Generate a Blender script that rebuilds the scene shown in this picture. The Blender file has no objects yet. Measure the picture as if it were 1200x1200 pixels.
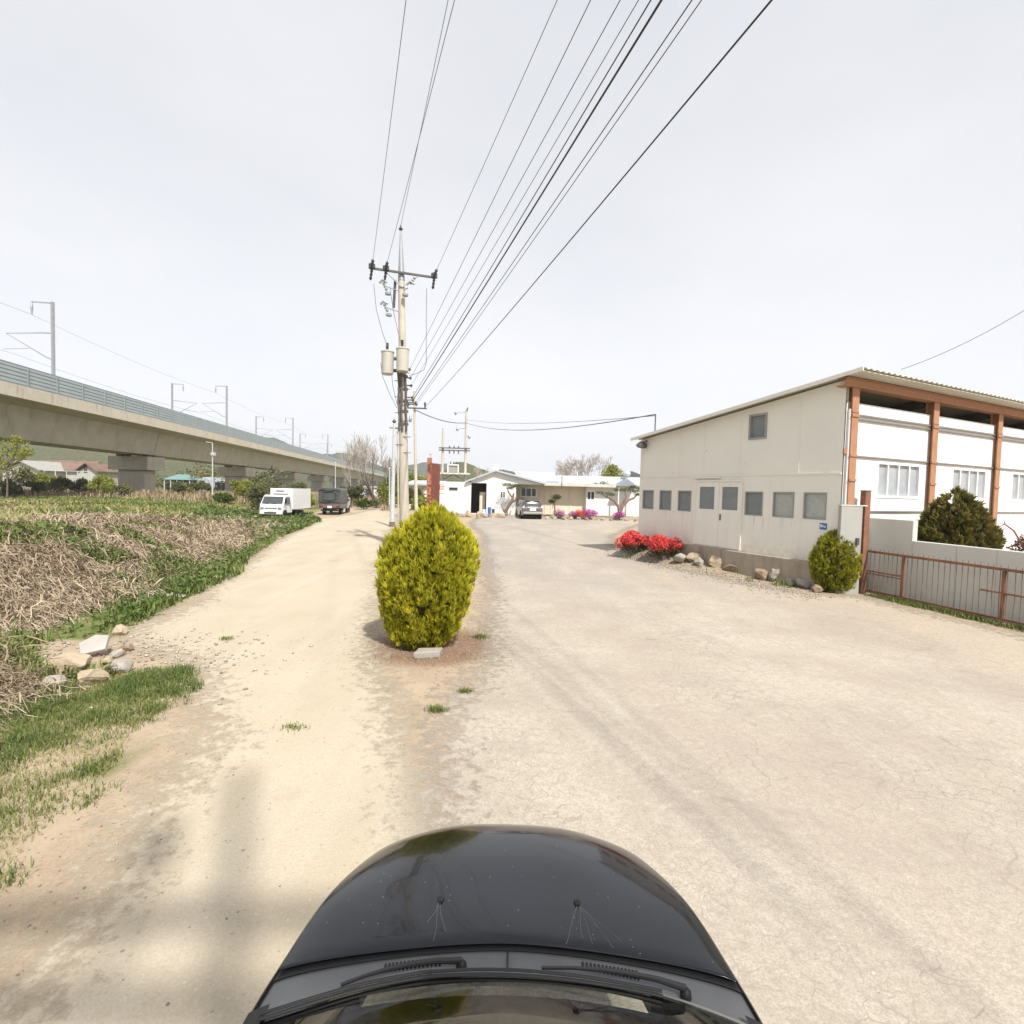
import bpy, bmesh, math, random
import numpy as np
from mathutils import Vector, Matrix, noise as mnoise

R_ = math.radians
SC = bpy.context.scene
COL = SC.collection
RNG = np.random.default_rng(7)
random.seed(7)

# ---------------------------------------------------------------- camera
CAM_H = 2.5
PITCH = math.atan(25.0 / 600.0)
ROLL = math.atan(0.0244)
F_ = np.array((0, math.cos(PITCH), -math.sin(PITCH)))
R0 = np.array((1.0, 0, 0))
U0 = np.array((0, math.sin(PITCH), math.cos(PITCH)))
CR = R0 * math.cos(ROLL) + U0 * math.sin(ROLL)
CU = -R0 * math.sin(ROLL) + U0 * math.cos(ROLL)


def ray(px, py):
    return F_ + (px - 600) / 600 * CR + (600 - py) / 600 * CU


def G(px, py, z=0.0):
    d = ray(px, py)
    t = (z - CAM_H) / d[2]
    return Vector((d[0] * t, d[1] * t, z))


def at(px, py, Y):
    d = ray(px, py)
    t = Y / d[1]
    return Vector((d[0] * t, Y, CAM_H + d[2] * t))


cd = bpy.data.cameras.new('camera')
cam = bpy.data.objects.new('camera', cd)
COL.objects.link(cam)
cd.sensor_width = 36
cd.lens = 18
cd.clip_start = 0.05
cd.clip_end = 6000
mw = Matrix.Identity(4)
for i in range(3):
    mw[i][0] = CR[i]
    mw[i][1] = CU[i]
    mw[i][2] = -F_[i]
mw[2][3] = CAM_H
cam.matrix_world = mw
SC.camera = cam

# ---------------------------------------------------------------- tags
BASE = {}


def tag(o, label=None, cat=None, group=None, kind=None):
    if label:
        o['label'] = label
    if cat:
        o['category'] = cat
    if group:
        o['group'] = group
    if kind:
        o['kind'] = kind
    return o


def thing(name, label, cat, loc=(0, 0, 0), rz=0.0, group=None):
    o = bpy.data.objects.new(name, None)
    o.empty_display_size = 0.2
    COL.objects.link(o)
    o.location = loc
    o.rotation_euler = (0, 0, rz)
    BASE[o] = Vector(loc)
    return tag(o, label, cat, group)


def copy_tree(o, parent=None):
    c = o.copy()
    COL.objects.link(c)
    if parent is not None:
        c.parent = parent
    for ch in list(o.children):
        copy_tree(ch, c)
    return c


def link(name, me, mat, parent=None, smooth=False):
    o = bpy.data.objects.new(name, me)
    COL.objects.link(o)
    if mat is not None:
        for m_ in (mat if isinstance(mat, (list, tuple)) else [mat]):
            me.materials.append(m_)
    if parent is not None:
        o.parent = parent
        BASE[o] = BASE.get(parent, Vector((0, 0, 0)))
    if smooth:
        me.polygons.foreach_set('use_smooth', [True] * len(me.polygons))
    return o


class MB:
    """collects shapes into one mesh"""

    def __init__(s):
        s.v = []
        s.f = []
        s.m = []
        s.mi = 0

    def add(s, vs, fs):
        b = len(s.v)
        s.v += [tuple(v) for v in vs]
        s.f += [tuple(i + b for i in f) for f in fs]
        s.m += [s.mi] * len(fs)
        return s

    def box(s, c, size, rz=0.0, mat=None):
        x, y, z = [k / 2 for k in size]
        pts = [Vector((i * x, j * y, k * z)) for k in (-1, 1) for i, j in ((-1, -1), (1, -1), (1, 1), (-1, 1))]
        m = mat if mat is not None else Matrix.Rotation(rz, 3, 'Z')
        c = Vector(c)
        pts = [m @ p + c for p in pts]
        return s.add(pts, [(3, 2, 1, 0), (4, 5, 6, 7), (0, 1, 5, 4), (1, 2, 6, 5), (2, 3, 7, 6), (3, 0, 4, 7)])

    def bar(s, a, b, w, h=None, up=(0, 0, 1)):
        """rectangular bar from a to b"""
        a = Vector(a)
        b = Vector(b)
        h = h or w
        d = (b - a)
        L = d.length
        d.normalize()
        u = Vector(up)
        if abs(d.dot(u)) > 0.98:
            u = Vector((0, 1, 0))
        x = d.cross(u).normalized()
        u = x.cross(d).normalized()
        m = Matrix((x, d, u)).transposed()
        return s.box((a + b) / 2, (w, L, h), mat=m)

    def tube(s, pts, r, n=8, cap=True):
        pts = [Vector(p) for p in pts]
        k = len(pts)
        rr = list(r) if isinstance(r, (list, tuple)) else [r] * k
        vs = []
        fs = []
        prev = None
        for i, p in enumerate(pts):
            d = (pts[min(i + 1, k - 1)] - pts[max(i - 1, 0)])
            if d.length < 1e-9:
                d = Vector((0, 0, 1))
            d.normalize()
            if prev is None:
                ref = Vector((0, 0, 1)) if abs(d.z) < 0.9 else Vector((1, 0, 0))
                x = d.cross(ref).normalized()
            else:
                x = (prev - d * prev.dot(d))
                if x.length < 1e-6:
                    x = d.cross(Vector((0, 0, 1)))
                x.normalize()
            prev = x
            y = d.cross(x)
            for j in range(n):
                a = 2 * math.pi * j / n
                vs.append(p + (x * math.cos(a) + y * math.sin(a)) * rr[i])
        for i in range(k - 1):
            for j in range(n):
                j2 = (j + 1) % n
                fs.append((i * n + j, i * n + j2, (i + 1) * n + j2, (i + 1) * n + j))
        if cap:
            fs.append(tuple(range(n - 1, -1, -1)))
            fs.append(tuple((k - 1) * n + j for j in range(n)))
        return s.add(vs, fs)

    def lathe(s, c, prof, n=20, axis='Z', rot=None):
        c = Vector(c)
        vs = []
        fs = []
        for (r, z) in prof:
            for j in range(n):
                a = 2 * math.pi * j / n
                if axis == 'Z':
                    p = Vector((r * math.cos(a), r * math.sin(a), z))
                elif axis == 'X':
                    p = Vector((z, r * math.cos(a), r * math.sin(a)))
                else:
                    p = Vector((r * math.sin(a), z, r * math.cos(a)))
                if rot is not None:
                    p = rot @ p
                vs.append(c + p)
        for i in range(len(prof) - 1):
            for j in range(n):
                j2 = (j + 1) % n
                fs.append((i * n + j, i * n + j2, (i + 1) * n + j2, (i + 1) * n + j))
        fs.append(tuple(range(n - 1, -1, -1)))
        fs.append(tuple((len(prof) - 1) * n + j for j in range(n)))
        return s.add(vs, fs)

    def prism(s, poly, d):
        """planar polygon (3d pts) extruded by vector d"""
        d = Vector(d)
        a = [Vector(p) for p in poly]
        n = len(a)
        return s.add(a + [p + d for p in a],
                     [tuple(range(n - 1, -1, -1)), tuple(range(n, 2 * n))] +
                     [(i, (i + 1) % n, n + (i + 1) % n, n + i) for i in range(n)])

    def quad(s, a, b, c, d):
        return s.add([a, b, c, d], [(0, 1, 2, 3)])

    def grid(s, P):
        """P: [rows][cols] of points"""
        r = len(P)
        c = len(P[0])
        return s.add([p for row in P for p in row],
                     [(i * c + j, i * c + j + 1, (i + 1) * c + j + 1, (i + 1) * c + j) for i in range(r - 1) for j in range(c - 1)])

    def build(s, name, mat, parent=None, world=True, smooth=False, bevel=0, seg=2, recalc=True):
        off = BASE.get(parent, Vector((0, 0, 0))) if (parent is not None and world) else Vector((0, 0, 0))
        me = bpy.data.meshes.new(name)
        me.from_pydata([(v[0] - off[0], v[1] - off[1], v[2] - off[2]) for v in s.v], [], s.f)
        if recalc:
            bm = bmesh.new()
            bm.from_mesh(me)
            bmesh.ops.recalc_face_normals(bm, faces=bm.faces)
            bm.to_mesh(me)
            bm.free()
        o = link(name, me, mat, parent, False)
        if max(s.m or [0]) > 0:
            me.polygons.foreach_set('material_index', s.m)
        if smooth:
            me.polygons.foreach_set('use_smooth', [True] * len(me.polygons))
            try:
                me.set_sharp_from_angle(angle=R_(38))
            except Exception:
                pass
        if bevel:
            b = o.modifiers.new('bevel', 'BEVEL')
            b.width = bevel
            b.segments = seg
            b.limit_method = 'ANGLE'
            b.angle_limit = R_(35)
        return o


def np_mesh(name, V, F, mat, parent=None, attrs=None, smooth=False, world=True):
    V = np.asarray(V, np.float32).copy()
    F = np.asarray(F, np.int32)
    if parent is not None and world:
        V -= np.array(BASE.get(parent, Vector((0, 0, 0))), np.float32)
    me = bpy.data.meshes.new(name)
    k = F.shape[1]
    me.vertices.add(len(V))
    me.vertices.foreach_set('co', V.ravel())
    me.loops.add(F.size)
    me.loops.foreach_set('vertex_index', F.ravel())
    me.polygons.add(len(F))
    me.polygons.foreach_set('loop_start', np.arange(0, F.size, k, dtype=np.int32))
    me.update(calc_edges=True)
    for a, arr in (attrs or {}).items():
        at_ = me.attributes.new(a, 'FLOAT', 'POINT')
        at_.data.foreach_set('value', np.asarray(arr, np.float32))
    return link(name, me, mat, parent, smooth)


# ---------------------------------------------------------------- materials
def srgb(r, g, b):
    f = lambda c: (c / 255 / 12.92) if c / 255 <= 0.04045 else ((c / 255 + 0.055) / 1.055) ** 2.4
    return (f(r), f(g), f(b))


class NT:
    def __init__(s, name):
        s.mat = bpy.data.materials.new(name)
        s.mat.use_nodes = True
        s.t = s.mat.node_tree
        s.bsdf = s.t.nodes['Principled BSDF']
        s.out = s.t.nodes['Material Output']
        s.tc = None

    def n(s, typ, **kw):
        nd = s.t.nodes.new(typ)
        for k, v in kw.items():
            setattr(nd, k, v)
        return nd

    def l(s, a, b):
        s.t.links.new(a, b)

    def coord(s, scale=(1, 1, 1)):
        if s.tc is None:
            s.tc = s.n('ShaderNodeTexCoord')
        if tuple(scale) == (1, 1, 1):
            return s.tc.outputs['Object']
        m = s.n('ShaderNodeMapping')
        m.inputs['Scale'].default_value = scale
        s.l(s.tc.outputs['Object'], m.inputs['Vector'])
        return m.outputs['Vector']

    def noise(s, scale, detail=4, rough=0.6, sc=(1, 1, 1), dist=0.0):
        nd = s.n('ShaderNodeTexNoise')
        nd.inputs['Scale'].default_value = scale
        nd.inputs['Detail'].default_value = detail
        nd.inputs['Roughness'].default_value = rough
        nd.inputs['Distortion'].default_value = dist
        s.l(s.coord(sc), nd.inputs['Vector'])
        return nd.outputs['Fac']

    def ramp(s, fac, stops):
        r = s.n('ShaderNodeValToRGB')
        els = r.color_ramp.elements
        while len(els) < len(stops):
            els.new(0.5)
        for e, (p, c) in zip(els, stops):
            e.position = p
            e.color = (c[0], c[1], c[2], 1) if isinstance(c, (tuple, list)) else (c, c, c, 1)
        s.l(fac, r.inputs['Fac'])
        return r.outputs['Color']

    def mix(s, fac, a, b, mode='MIX'):
        m = s.n('ShaderNodeMix', data_type='RGBA', blend_type=mode)
        for ix, v in ((0, fac), (6, a), (7, b)):
            sock = m.inputs[ix]
            if hasattr(v, 'links'):
                s.l(v, sock)
            elif isinstance(v, (int, float)):
                sock.default_value = v if ix == 0 else (v, v, v, 1)
            else:
                sock.default_value = (v[0], v[1], v[2], 1)
        return m.outputs[2]

    def math(s, op, a, b=0.5):
        m = s.n('ShaderNodeMath', operation=op)
        for sock, v in ((m.inputs[0], a), (m.inputs[1], b)):
            if hasattr(v, 'links'):
                s.l(v, sock)
            else:
                sock.default_value = v
        return m.outputs[0]

    def attr(s, name):
        a = s.n('ShaderNodeAttribute')
        a.attribute_name = name
        return a.outputs['Fac']

    def bump(s, h, strength=0.3, dist=0.02):
        b = s.n('ShaderNodeBump')
        b.inputs['Strength'].default_value = strength
        b.inputs['Distance'].default_value = dist
        s.l(h, b.inputs['Height'])
        s.l(b.outputs['Normal'], s.bsdf.inputs['Normal'])

    def set(s, col=None, rough=None, metal=None, spec=None, coat=None):
        B = s.bsdf.inputs
        if col is not None:
            if hasattr(col, 'links'):
                s.l(col, B['Base Color'])
            else:
                B['Base Color'].default_value = (col[0], col[1], col[2], 1)
        if rough is not None:
            if hasattr(rough, 'links'):
                s.l(rough, B['Roughness'])
            else:
                B['Roughness'].default_value = rough
        if metal is not None:
            B['Metallic'].default_value = metal
        if spec is not None:
            B['Specular IOR Level'].default_value = spec
        if coat is not None:
            B['Coat Weight'].default_value = coat
            B['Coat Roughness'].default_value = 0.03
        return s.mat


def k(c, f):
    return tuple(min(1, x * f) for x in c)


def M(name, col, rough=0.7, var=0.15, scale=2.0, dirt=None, dirt_lo=0.55, dirt_hi=0.75, streak=False, bump=0.0, bscale=40,
      metal=0.0, spec=0.4, coat=None, dscale=3.0):
    t = NT(name)
    n1 = t.noise(scale, 5)
    c = t.ramp(n1, [(0.3, k(col, 1 - var)), (0.7, k(col, 1 + var))])
    if dirt is not None:
        n2 = t.noise(dscale, 6, 0.65, (1, 1, 0.12) if streak else (1, 1, 1))
        c = t.mix(t.ramp(n2, [(dirt_lo, 0.0), (dirt_hi, 1.0)]), c, dirt)
    if bump:
        t.bump(t.noise(bscale, 4), bump, 0.02)
    return t.set(c, rough, metal, spec, coat)


def leafmat(name, cols, rough=0.65, trans=0.25, attr='rnd', spec=0.25):
    t = NT(name)
    f = t.attr(attr)
    st = [(i / max(1, len(cols) - 1), c) for i, c in enumerate(cols)]
    c = t.ramp(f, st)
    t.set(c, rough, 0, spec)
    tr = t.n('ShaderNodeBsdfTranslucent')
    t.l(c, tr.inputs['Color'])
    mx = t.n('ShaderNodeMixShader')
    mx.inputs[0].default_value = trans
    t.l(t.bsdf.outputs[0], mx.inputs[1])
    t.l(tr.outputs[0], mx.inputs[2])
    t.l(mx.outputs[0], t.out.inputs['Surface'])
    return t.mat


def glassmat(name, tint=(0.6, 0.65, 0.6), rough=0.02, dark=0.75):
    t = NT(name)
    gl = t.n('ShaderNodeBsdfGlossy')
    gl.inputs['Roughness'].default_value = rough
    tr = t.n('ShaderNodeBsdfTransparent')
    tr.inputs['Color'].default_value = (*k(tint, dark), 1)
    fr = t.n('ShaderNodeFresnel')
    fr.inputs['IOR'].default_value = 1.5
    mx = t.n('ShaderNodeMixShader')
    t.l(fr.outputs[0], mx.inputs[0])
    t.l(tr.outputs[0], mx.inputs[1])
    t.l(gl.outputs[0], mx.inputs[2])
    t.l(mx.outputs[0], t.out.inputs['Surface'])
    return t.mat


MAT = {}
MAT['white_panel'] = M('white_panel', (0.76, 0.76, 0.745), 0.5, 0.03, 0.7, dirt=(0.55, 0.50, 0.42), dirt_lo=0.62, dirt_hi=0.9, streak=True)
MAT['cream_panel'] = M('cream_panel', (0.77, 0.755, 0.69), 0.55, 0.04, 0.6, dirt=(0.62, 0.56, 0.48), dirt_lo=0.55, dirt_hi=0.85, streak=True, dscale=3.2, bump=0.08, bscale=3)
MAT['rust_steel'] = M('rust_steel', (0.25, 0.115, 0.07), 0.8, 0.25, 4, dirt=(0.15, 0.075, 0.05), dirt_lo=0.5, dirt_hi=0.7, bump=0.2)
MAT['rust_orange'] = M('rust_orange', (0.39, 0.20, 0.115), 0.75, 0.15, 3, dirt=(0.27, 0.13, 0.08), dirt_lo=0.52, dirt_hi=0.75, bump=0.15)
MAT['dark_steel'] = M('dark_steel', (0.10, 0.09, 0.085), 0.6, 0.2, 3)
MAT['grey_steel'] = M('grey_steel', (0.33, 0.35, 0.37), 0.5, 0.12, 3, metal=0.3)
MAT['pale_steel'] = M('pale_steel', (0.52, 0.54, 0.55), 0.45, 0.1, 3, metal=0.2)
MAT['insulator'] = M('insulator', (0.07, 0.075, 0.08), 0.35, 0.2, 5)
MAT['concrete'] = M('concrete', (0.42, 0.385, 0.325), 0.9, 0.12, 0.6, dirt=(0.27, 0.24, 0.20), dirt_lo=0.55, dirt_hi=0.8, streak=True, bump=0.15, dscale=1.2)
MAT['parapet'] = M('parapet_concrete', (0.60, 0.54, 0.45), 0.9, 0.08, 0.5, dirt=(0.36, 0.30, 0.24), dirt_lo=0.55, dirt_hi=0.72, streak=True, bump=0.1, dscale=2.5)
MAT['pole_concrete'] = M('pole_concrete', (0.50, 0.46, 0.385), 0.9, 0.1, 2.0, dirt=(0.33, 0.29, 0.23), dirt_lo=0.55, dirt_hi=0.8, streak=True, bump=0.2, dscale=6)
MAT['plinth'] = M('plinth_concrete', (0.36, 0.31, 0.25), 0.95, 0.15, 1.2, dirt=(0.20, 0.13, 0.09), dirt_lo=0.5, dirt_hi=0.75, streak=True, bump=0.4, dscale=2.5)
MAT['bar_steel'] = M('bar_steel', (0.17, 0.13, 0.105), 0.8, 0.25, 5)
MAT['girt'] = M('girt_steel', (0.20, 0.185, 0.17), 0.6, 0.1, 3)
MAT['grey_wall'] = M('grey_wall_paint', (0.58, 0.58, 0.54), 0.8, 0.05, 0.8, dirt=(0.38, 0.36, 0.31), dirt_lo=0.6, dirt_hi=0.9, streak=True, bump=0.1)
MAT['roof_sheet'] = M('roof_sheet', (0.56, 0.55, 0.47), 0.5, 0.08, 1, dirt=(0.36, 0.31, 0.23), dirt_lo=0.6, dirt_hi=0.85)
MAT['blue_roof'] = M('blue_roof', (0.25, 0.295, 0.35), 0.5, 0.1, 1)
MAT['pale_roof'] = M('pale_roof', (0.43, 0.45, 0.47), 0.5, 0.06, 0.5, dirt=(0.45, 0.45, 0.44), dirt_lo=0.6, dirt_hi=0.9)
MAT['brown_roof'] = M('brown_roof', (0.19, 0.125, 0.095), 0.8, 0.2, 0.7)
MAT['white_paint'] = M('white_paint', (0.70, 0.70, 0.69), 0.6, 0.03, 0.8, dirt=(0.68, 0.66, 0.60), dirt_lo=0.6, dirt_hi=0.9, streak=True)
MAT['cream_wall'] = M('cream_wall', (0.66, 0.60, 0.48), 0.8, 0.06, 1)
MAT['dark_inside'] = M('dark_interior', (0.035, 0.034, 0.03), 0.9, 0.2, 1)
MAT['window_dark'] = M('window_dark', (0.06, 0.065, 0.07), 0.12, 0.25, 1.0, spec=0.6)
MAT['screen_pane'] = M('screen_pane', (0.20, 0.225, 0.235), 0.45, 0.12, 2.5, bump=0.12, bscale=8)
MAT['foil_pane'] = M('foil_pane', (0.38, 0.40, 0.375), 0.35, 0.12, 9, bump=0.7, bscale=14, spec=0.6)
MAT['curtain_pane'] = M('curtain_pane', (0.36, 0.385, 0.41), 0.2, 0.14, 3, spec=0.6)
MAT['frame_white'] = M('frame_white', (0.80, 0.80, 0.80), 0.4, 0.03, 2)
MAT['frame_grey'] = M('frame_grey', (0.30, 0.305, 0.295), 0.5, 0.08, 2)
MAT['truck_white'] = M('truck_white', (0.72, 0.72, 0.72), 0.3, 0.02, 1, coat=0.4)
MAT['tarp'] = M('dark_tarpaulin', (0.06, 0.067, 0.07), 0.6, 0.2, 2, bump=0.8, bscale=3)
MAT['tarp_side'] = M('tarp_side', (0.12, 0.12, 0.115), 0.65, 0.2, 2, bump=0.5, bscale=3)
MAT['rubber'] = M('rubber', (0.025, 0.025, 0.026), 0.85, 0.15, 4)
MAT['rim'] = M('rim_metal', (0.45, 0.45, 0.46), 0.35, 0.1, 4, metal=0.6)
MAT['lamp_clear'] = M('lamp_clear', (0.70, 0.72, 0.74), 0.12, 0.1, 6, spec=0.7)
MAT['lamp_grey'] = M('lamp_grey', (0.22, 0.23, 0.24), 0.1, 0.1, 6, spec=0.7)
MAT['lamp_red'] = M('lamp_red', (0.15, 0.03, 0.025), 0.2, 0.1, 6, spec=0.6)
MAT['lamp_orange'] = M('lamp_orange', (0.22, 0.10, 0.05), 0.2, 0.1, 6, spec=0.6)
MAT['car_grey'] = M('car_silver_paint', (0.17, 0.16, 0.155), 0.3, 0.04, 1, metal=0.6, coat=0.6)
MAT['car_silver'] = M('car_bumper_paint', (0.40, 0.385, 0.36), 0.3, 0.04, 1, metal=0.4, coat=0.5)
MAT['plate'] = M('plate_white', (0.82, 0.83, 0.80), 0.5, 0.02, 2)
MAT['blue'] = M('blue_enamel', (0.05, 0.16, 0.45), 0.4, 0.1, 4)
MAT['bark'] = M('bark', (0.155, 0.125, 0.10), 0.95, 0.3, 5, bump=0.5)
MAT['bark_pale'] = M('bark_pale', (0.36, 0.325, 0.29), 0.95, 0.2, 5)
MAT['pine_bark'] = M('pine_bark', (0.20, 0.13, 0.10), 0.95, 0.3, 4, bump=0.4)
MAT['rock_tan'] = M('rock_tan', (0.44, 0.355, 0.25), 0.95, 0.2, 4, dirt=(0.28, 0.20, 0.135), dirt_lo=0.42, dirt_hi=0.8, bump=0.5, bscale=18)
MAT['rock_grey'] = M('rock_grey', (0.37, 0.34, 0.305), 0.95, 0.2, 4, dirt=(0.24, 0.19, 0.15), dirt_lo=0.42, dirt_hi=0.8, bump=0.5, bscale=18)
MAT['rock_brown'] = M('rock_brown', (0.28, 0.20, 0.145), 0.95, 0.2, 3, dirt=(0.42, 0.36, 0.28), dirt_lo=0.55, dirt_hi=0.75, bump=0.5, bscale=18)
MAT['slab_white'] = M('slab_white', (0.40, 0.365, 0.34), 0.8, 0.12, 2, dirt=(0.5, 0.42, 0.36), dirt_lo=0.55, dirt_hi=0.8, bump=0.2)
MAT['wire'] = M('wire_black', (0.035, 0.036, 0.04), 0.6, 0.1, 1)
MAT['wire_grey'] = M('wire_grey', (0.18, 0.185, 0.20), 0.5, 0.1, 1)
MAT['teal_roof'] = M('teal_roof', (0.15, 0.26, 0.25), 0.5, 0.1, 1)
MAT['barrier'] = M('barrier_blue_grey', (0.335, 0.385, 0.40), 0.6, 0.06, 0.4)
MAT['barrier_post'] = M('barrier_post', (0.26, 0.30, 0.32), 0.5, 0.08, 1)

# ---------------------------------------------------------------- light
SUN_AZ = np.array((0.44, -0.90))
SUN_AZ = SUN_AZ / np.linalg.norm(SUN_AZ)
SUN_EL = R_(51)
SDIR = Vector((SUN_AZ[0] * math.cos(SUN_EL), SUN_AZ[1] * math.cos(SUN_EL), math.sin(SUN_EL)))
ld = bpy.data.lights.new('sun', 'SUN')
ld.energy = 4.9
ld.angle = R_(1.25)
ld.color = (1.0, 0.965, 0.90)
lo = bpy.data.objects.new('sun', ld)
COL.objects.link(lo)
lo.rotation_euler = SDIR.to_track_quat('Z', 'Y').to_euler()
lo.location = (20, -30, 60)

W = bpy.data.worlds.new('World')
SC.world = W
W.use_nodes = True
wt = W.node_tree
bg = wt.nodes['Background']
sky = wt.nodes.new('ShaderNodeTexSky')
sky.sky_type = 'NISHITA'
sky.sun_disc = False
sky.sun_elevation = SUN_EL
sky.sun_rotation = math.atan2(SDIR.x, SDIR.y)
sky.air_density = 1.2
sky.dust_density = 5.0
mixn = wt.nodes.new('ShaderNodeMix')
mixn.data_type = 'RGBA'
# thin white overcast in front of the blue sky, a little uneven
wtc = wt.nodes.new('ShaderNodeTexCoord')
wmap = wt.nodes.new('ShaderNodeMapping')
wmap.inputs['Scale'].default_value = (1, 1, 2.2)
wno = wt.nodes.new('ShaderNodeTexNoise')
wno.inputs['Scale'].default_value = 1.6
wno.inputs['Detail'].default_value = 5
wt.links.new(wtc.outputs['Generated'], wmap.inputs['Vector'])
wt.links.new(wmap.outputs['Vector'], wno.inputs['Vector'])
wr = wt.nodes.new('ShaderNodeMapRange')
wr.inputs['From Min'].default_value = 0.3
wr.inputs['From Max'].default_value = 0.7
wr.inputs['To Min'].default_value = 0.80
wr.inputs['To Max'].default_value = 0.97
wt.links.new(wno.outputs['Fac'], wr.inputs['Value'])
wt.links.new(wr.outputs['Result'], mixn.inputs[0])
wt.links.new(sky.outputs['Color'], mixn.inputs[6])
mixn.inputs[7].default_value = (7.4, 7.5, 7.82, 1)
# the overcast is brighter low down
wsep = wt.nodes.new('ShaderNodeSeparateXYZ')
wt.links.new(wtc.outputs['Generated'], wsep.inputs[0])
wmr = wt.nodes.new('ShaderNodeMapRange')
wmr.interpolation_type = 'SMOOTHSTEP'
wmr.inputs['From Min'].default_value = 0.0
wmr.inputs['From Max'].default_value = 0.6
wmr.inputs['To Min'].default_value = 1.2
wmr.inputs['To Max'].default_value = 1.0
wt.links.new(wsep.outputs['Z'], wmr.inputs['Value'])
wmul = wt.nodes.new('ShaderNodeVectorMath')
wmul.operation = 'SCALE'
wt.links.new(mixn.outputs[2], wmul.inputs[0])
wt.links.new(wmr.outputs['Result'], wmul.inputs['Scale'])
wt.links.new(wmul.outputs[0], bg.inputs['Color'])
bg.inputs['Strength'].default_value = 0.1

SC.view_settings.view_transform = 'Standard'
SC.view_settings.look = 'None'
SC.view_settings.exposure = 0.27
SC.view_settings.gamma = 1.0
SC.render.engine = 'CYCLES'
SC.cycles.max_bounces = 6
SC.cycles.transparent_max_bounces = 12
SC.cycles.use_denoising = True
# ---------------------------------------------------------------- terrain
EY = np.array([-60, -6, 0, 3.2, 5.2, 6.4, 7.0, 7.6, 8.5, 10.3, 12, 14.6, 18, 24, 30, 36, 44, 55, 80, 200])
EX = np.array([-2.9, -2.9, -2.85, -2.98, -3.55, -3.95, -4.5, -5.9, -6.3, -6.6, -7.1, -7.8, -9.0, -10.8, -12.2, -13.6, -17.2, -20, -24, -40])


def edge(y):
    return np.interp(y, EY, EX)


def sm(a, b, x):
    t = np.clip((x - a) / (b - a), 0, 1)
    return t * t * (3 - 2 * t)


def vnoise(x, y, s, seed=0):
    """cheap smooth value noise on arrays"""
    x = np.asarray(x, float) / s
    y = np.asarray(y, float) / s
    xi = np.floor(x)
    yi = np.floor(y)
    fx = x - xi
    fy = y - yi
    fx = fx * fx * (3 - 2 * fx)
    fy = fy * fy * (3 - 2 * fy)

    def h(a, b):
        v = np.sin(a * 127.1 + b * 311.7 + seed * 74.7) * 43758.5453
        return v - np.floor(v)
    return (h(xi, yi) * (1 - fx) + h(xi + 1, yi) * fx) * (1 - fy) + (h(xi, yi + 1) * (1 - fx) + h(xi + 1, yi + 1) * fx) * fy


def fnoise(x, y, s, seed=0):
    return 0.55 * vnoise(x, y, s, seed) + 0.3 * vnoise(x, y, s / 2.1, seed + 1) + 0.15 * vnoise(x, y, s / 4.3, seed + 2)


OY, OX = [0, 6.0, 7.5, 9.0, 12, 20], [1.45, 1.5, 1.7, 1.0, 0.55, 0.35]


def hfix():
    pass


def inlet(x, y):
    return np.exp(-(((x + 5.5) / 1.25) ** 2 + ((y - 7.3) / 0.7) ** 2) ** 2)


def height(x, y):
    x = np.asarray(x, float)
    y = np.asarray(y, float)
    d = edge(y) - x
    amp = np.interp(y, [-10, 6, 14, 22, 30, 36], [1.1, 1.15, 1.05, 0.72, 0.3, 0.0])
    off = np.interp(y, OY, OX)
    bank = amp * sm(off - 0.1, off + 3.6, d) * (1 - 0.62 * sm(off + 4.2, off + 10, d))
    field = 0.42 * sm(3, 12, d) * sm(20, 40, y)
    z = np.maximum(bank, field)
    z = z * (1 - 0.9 * inlet(x, y))
    bump = (fnoise(x, y, 2.4, 3) - 0.5) * 1.0 * np.clip(bank, 0, 1)
    z = z + bump
    trk = np.exp(-(((x + 17.6) / 3.5) ** 2 + ((y - 40) / 5) ** 2))
    z = z * (1 - trk) - 0.12 * trk
    house = 0.30 * sm(46.5, 48.5, y) * sm(-12, -9, x)
    # raised stone bed along the warehouse plinth
    bs = (x - 8.3) * -0.439 + (y - 14.4) * 0.898
    bd = -(x - 8.3) * 0.898 - (y - 14.4) * 0.439
    bed = 0.34 * sm(1.0, 5.5, bs) * sm(-1.0, -0.3, -np.abs(bd)) * (1 - sm(7.6, 8.6, bs))
    z = z + bed
    z = z + house + 0.5 * sm(55, 75, y) * sm(2, -4, x) * (1 - sm(-30, -60, x))
    z = z + (fnoise(x, y, 1.1, 9) - 0.5) * 0.035 * sm(-0.2, 0.6, d)
    return z


def hz(x, y):
    return float(height(np.array([x]), np.array([y]))[0])


def seg_coords(parts):
    out = []
    for a, b, st in parts:
        n = max(1, int(round((b - a) / st)))
        out += list(np.linspace(a, b, n, endpoint=False))
    out.append(parts[-1][1])
    return np.array(out)


XS = seg_coords([(-2500, -600, 190), (-600, -160, 40), (-160, -60, 8), (-60, -25, 2.0), (-25, -14, 0.5), (-14, 12, 0.16), (12, 26, 0.5), (26, 60, 3), (60, 160, 12), (160, 600, 44), (600, 2500, 190)])
YS = seg_coords([(-600, -60, 60), (-60, -8, 6), (-8, 0, 0.5), (0, 16, 0.16), (16, 30, 0.3), (30, 60, 0.7), (60, 130, 5), (130, 400, 27), (400, 3000, 200)])


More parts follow.
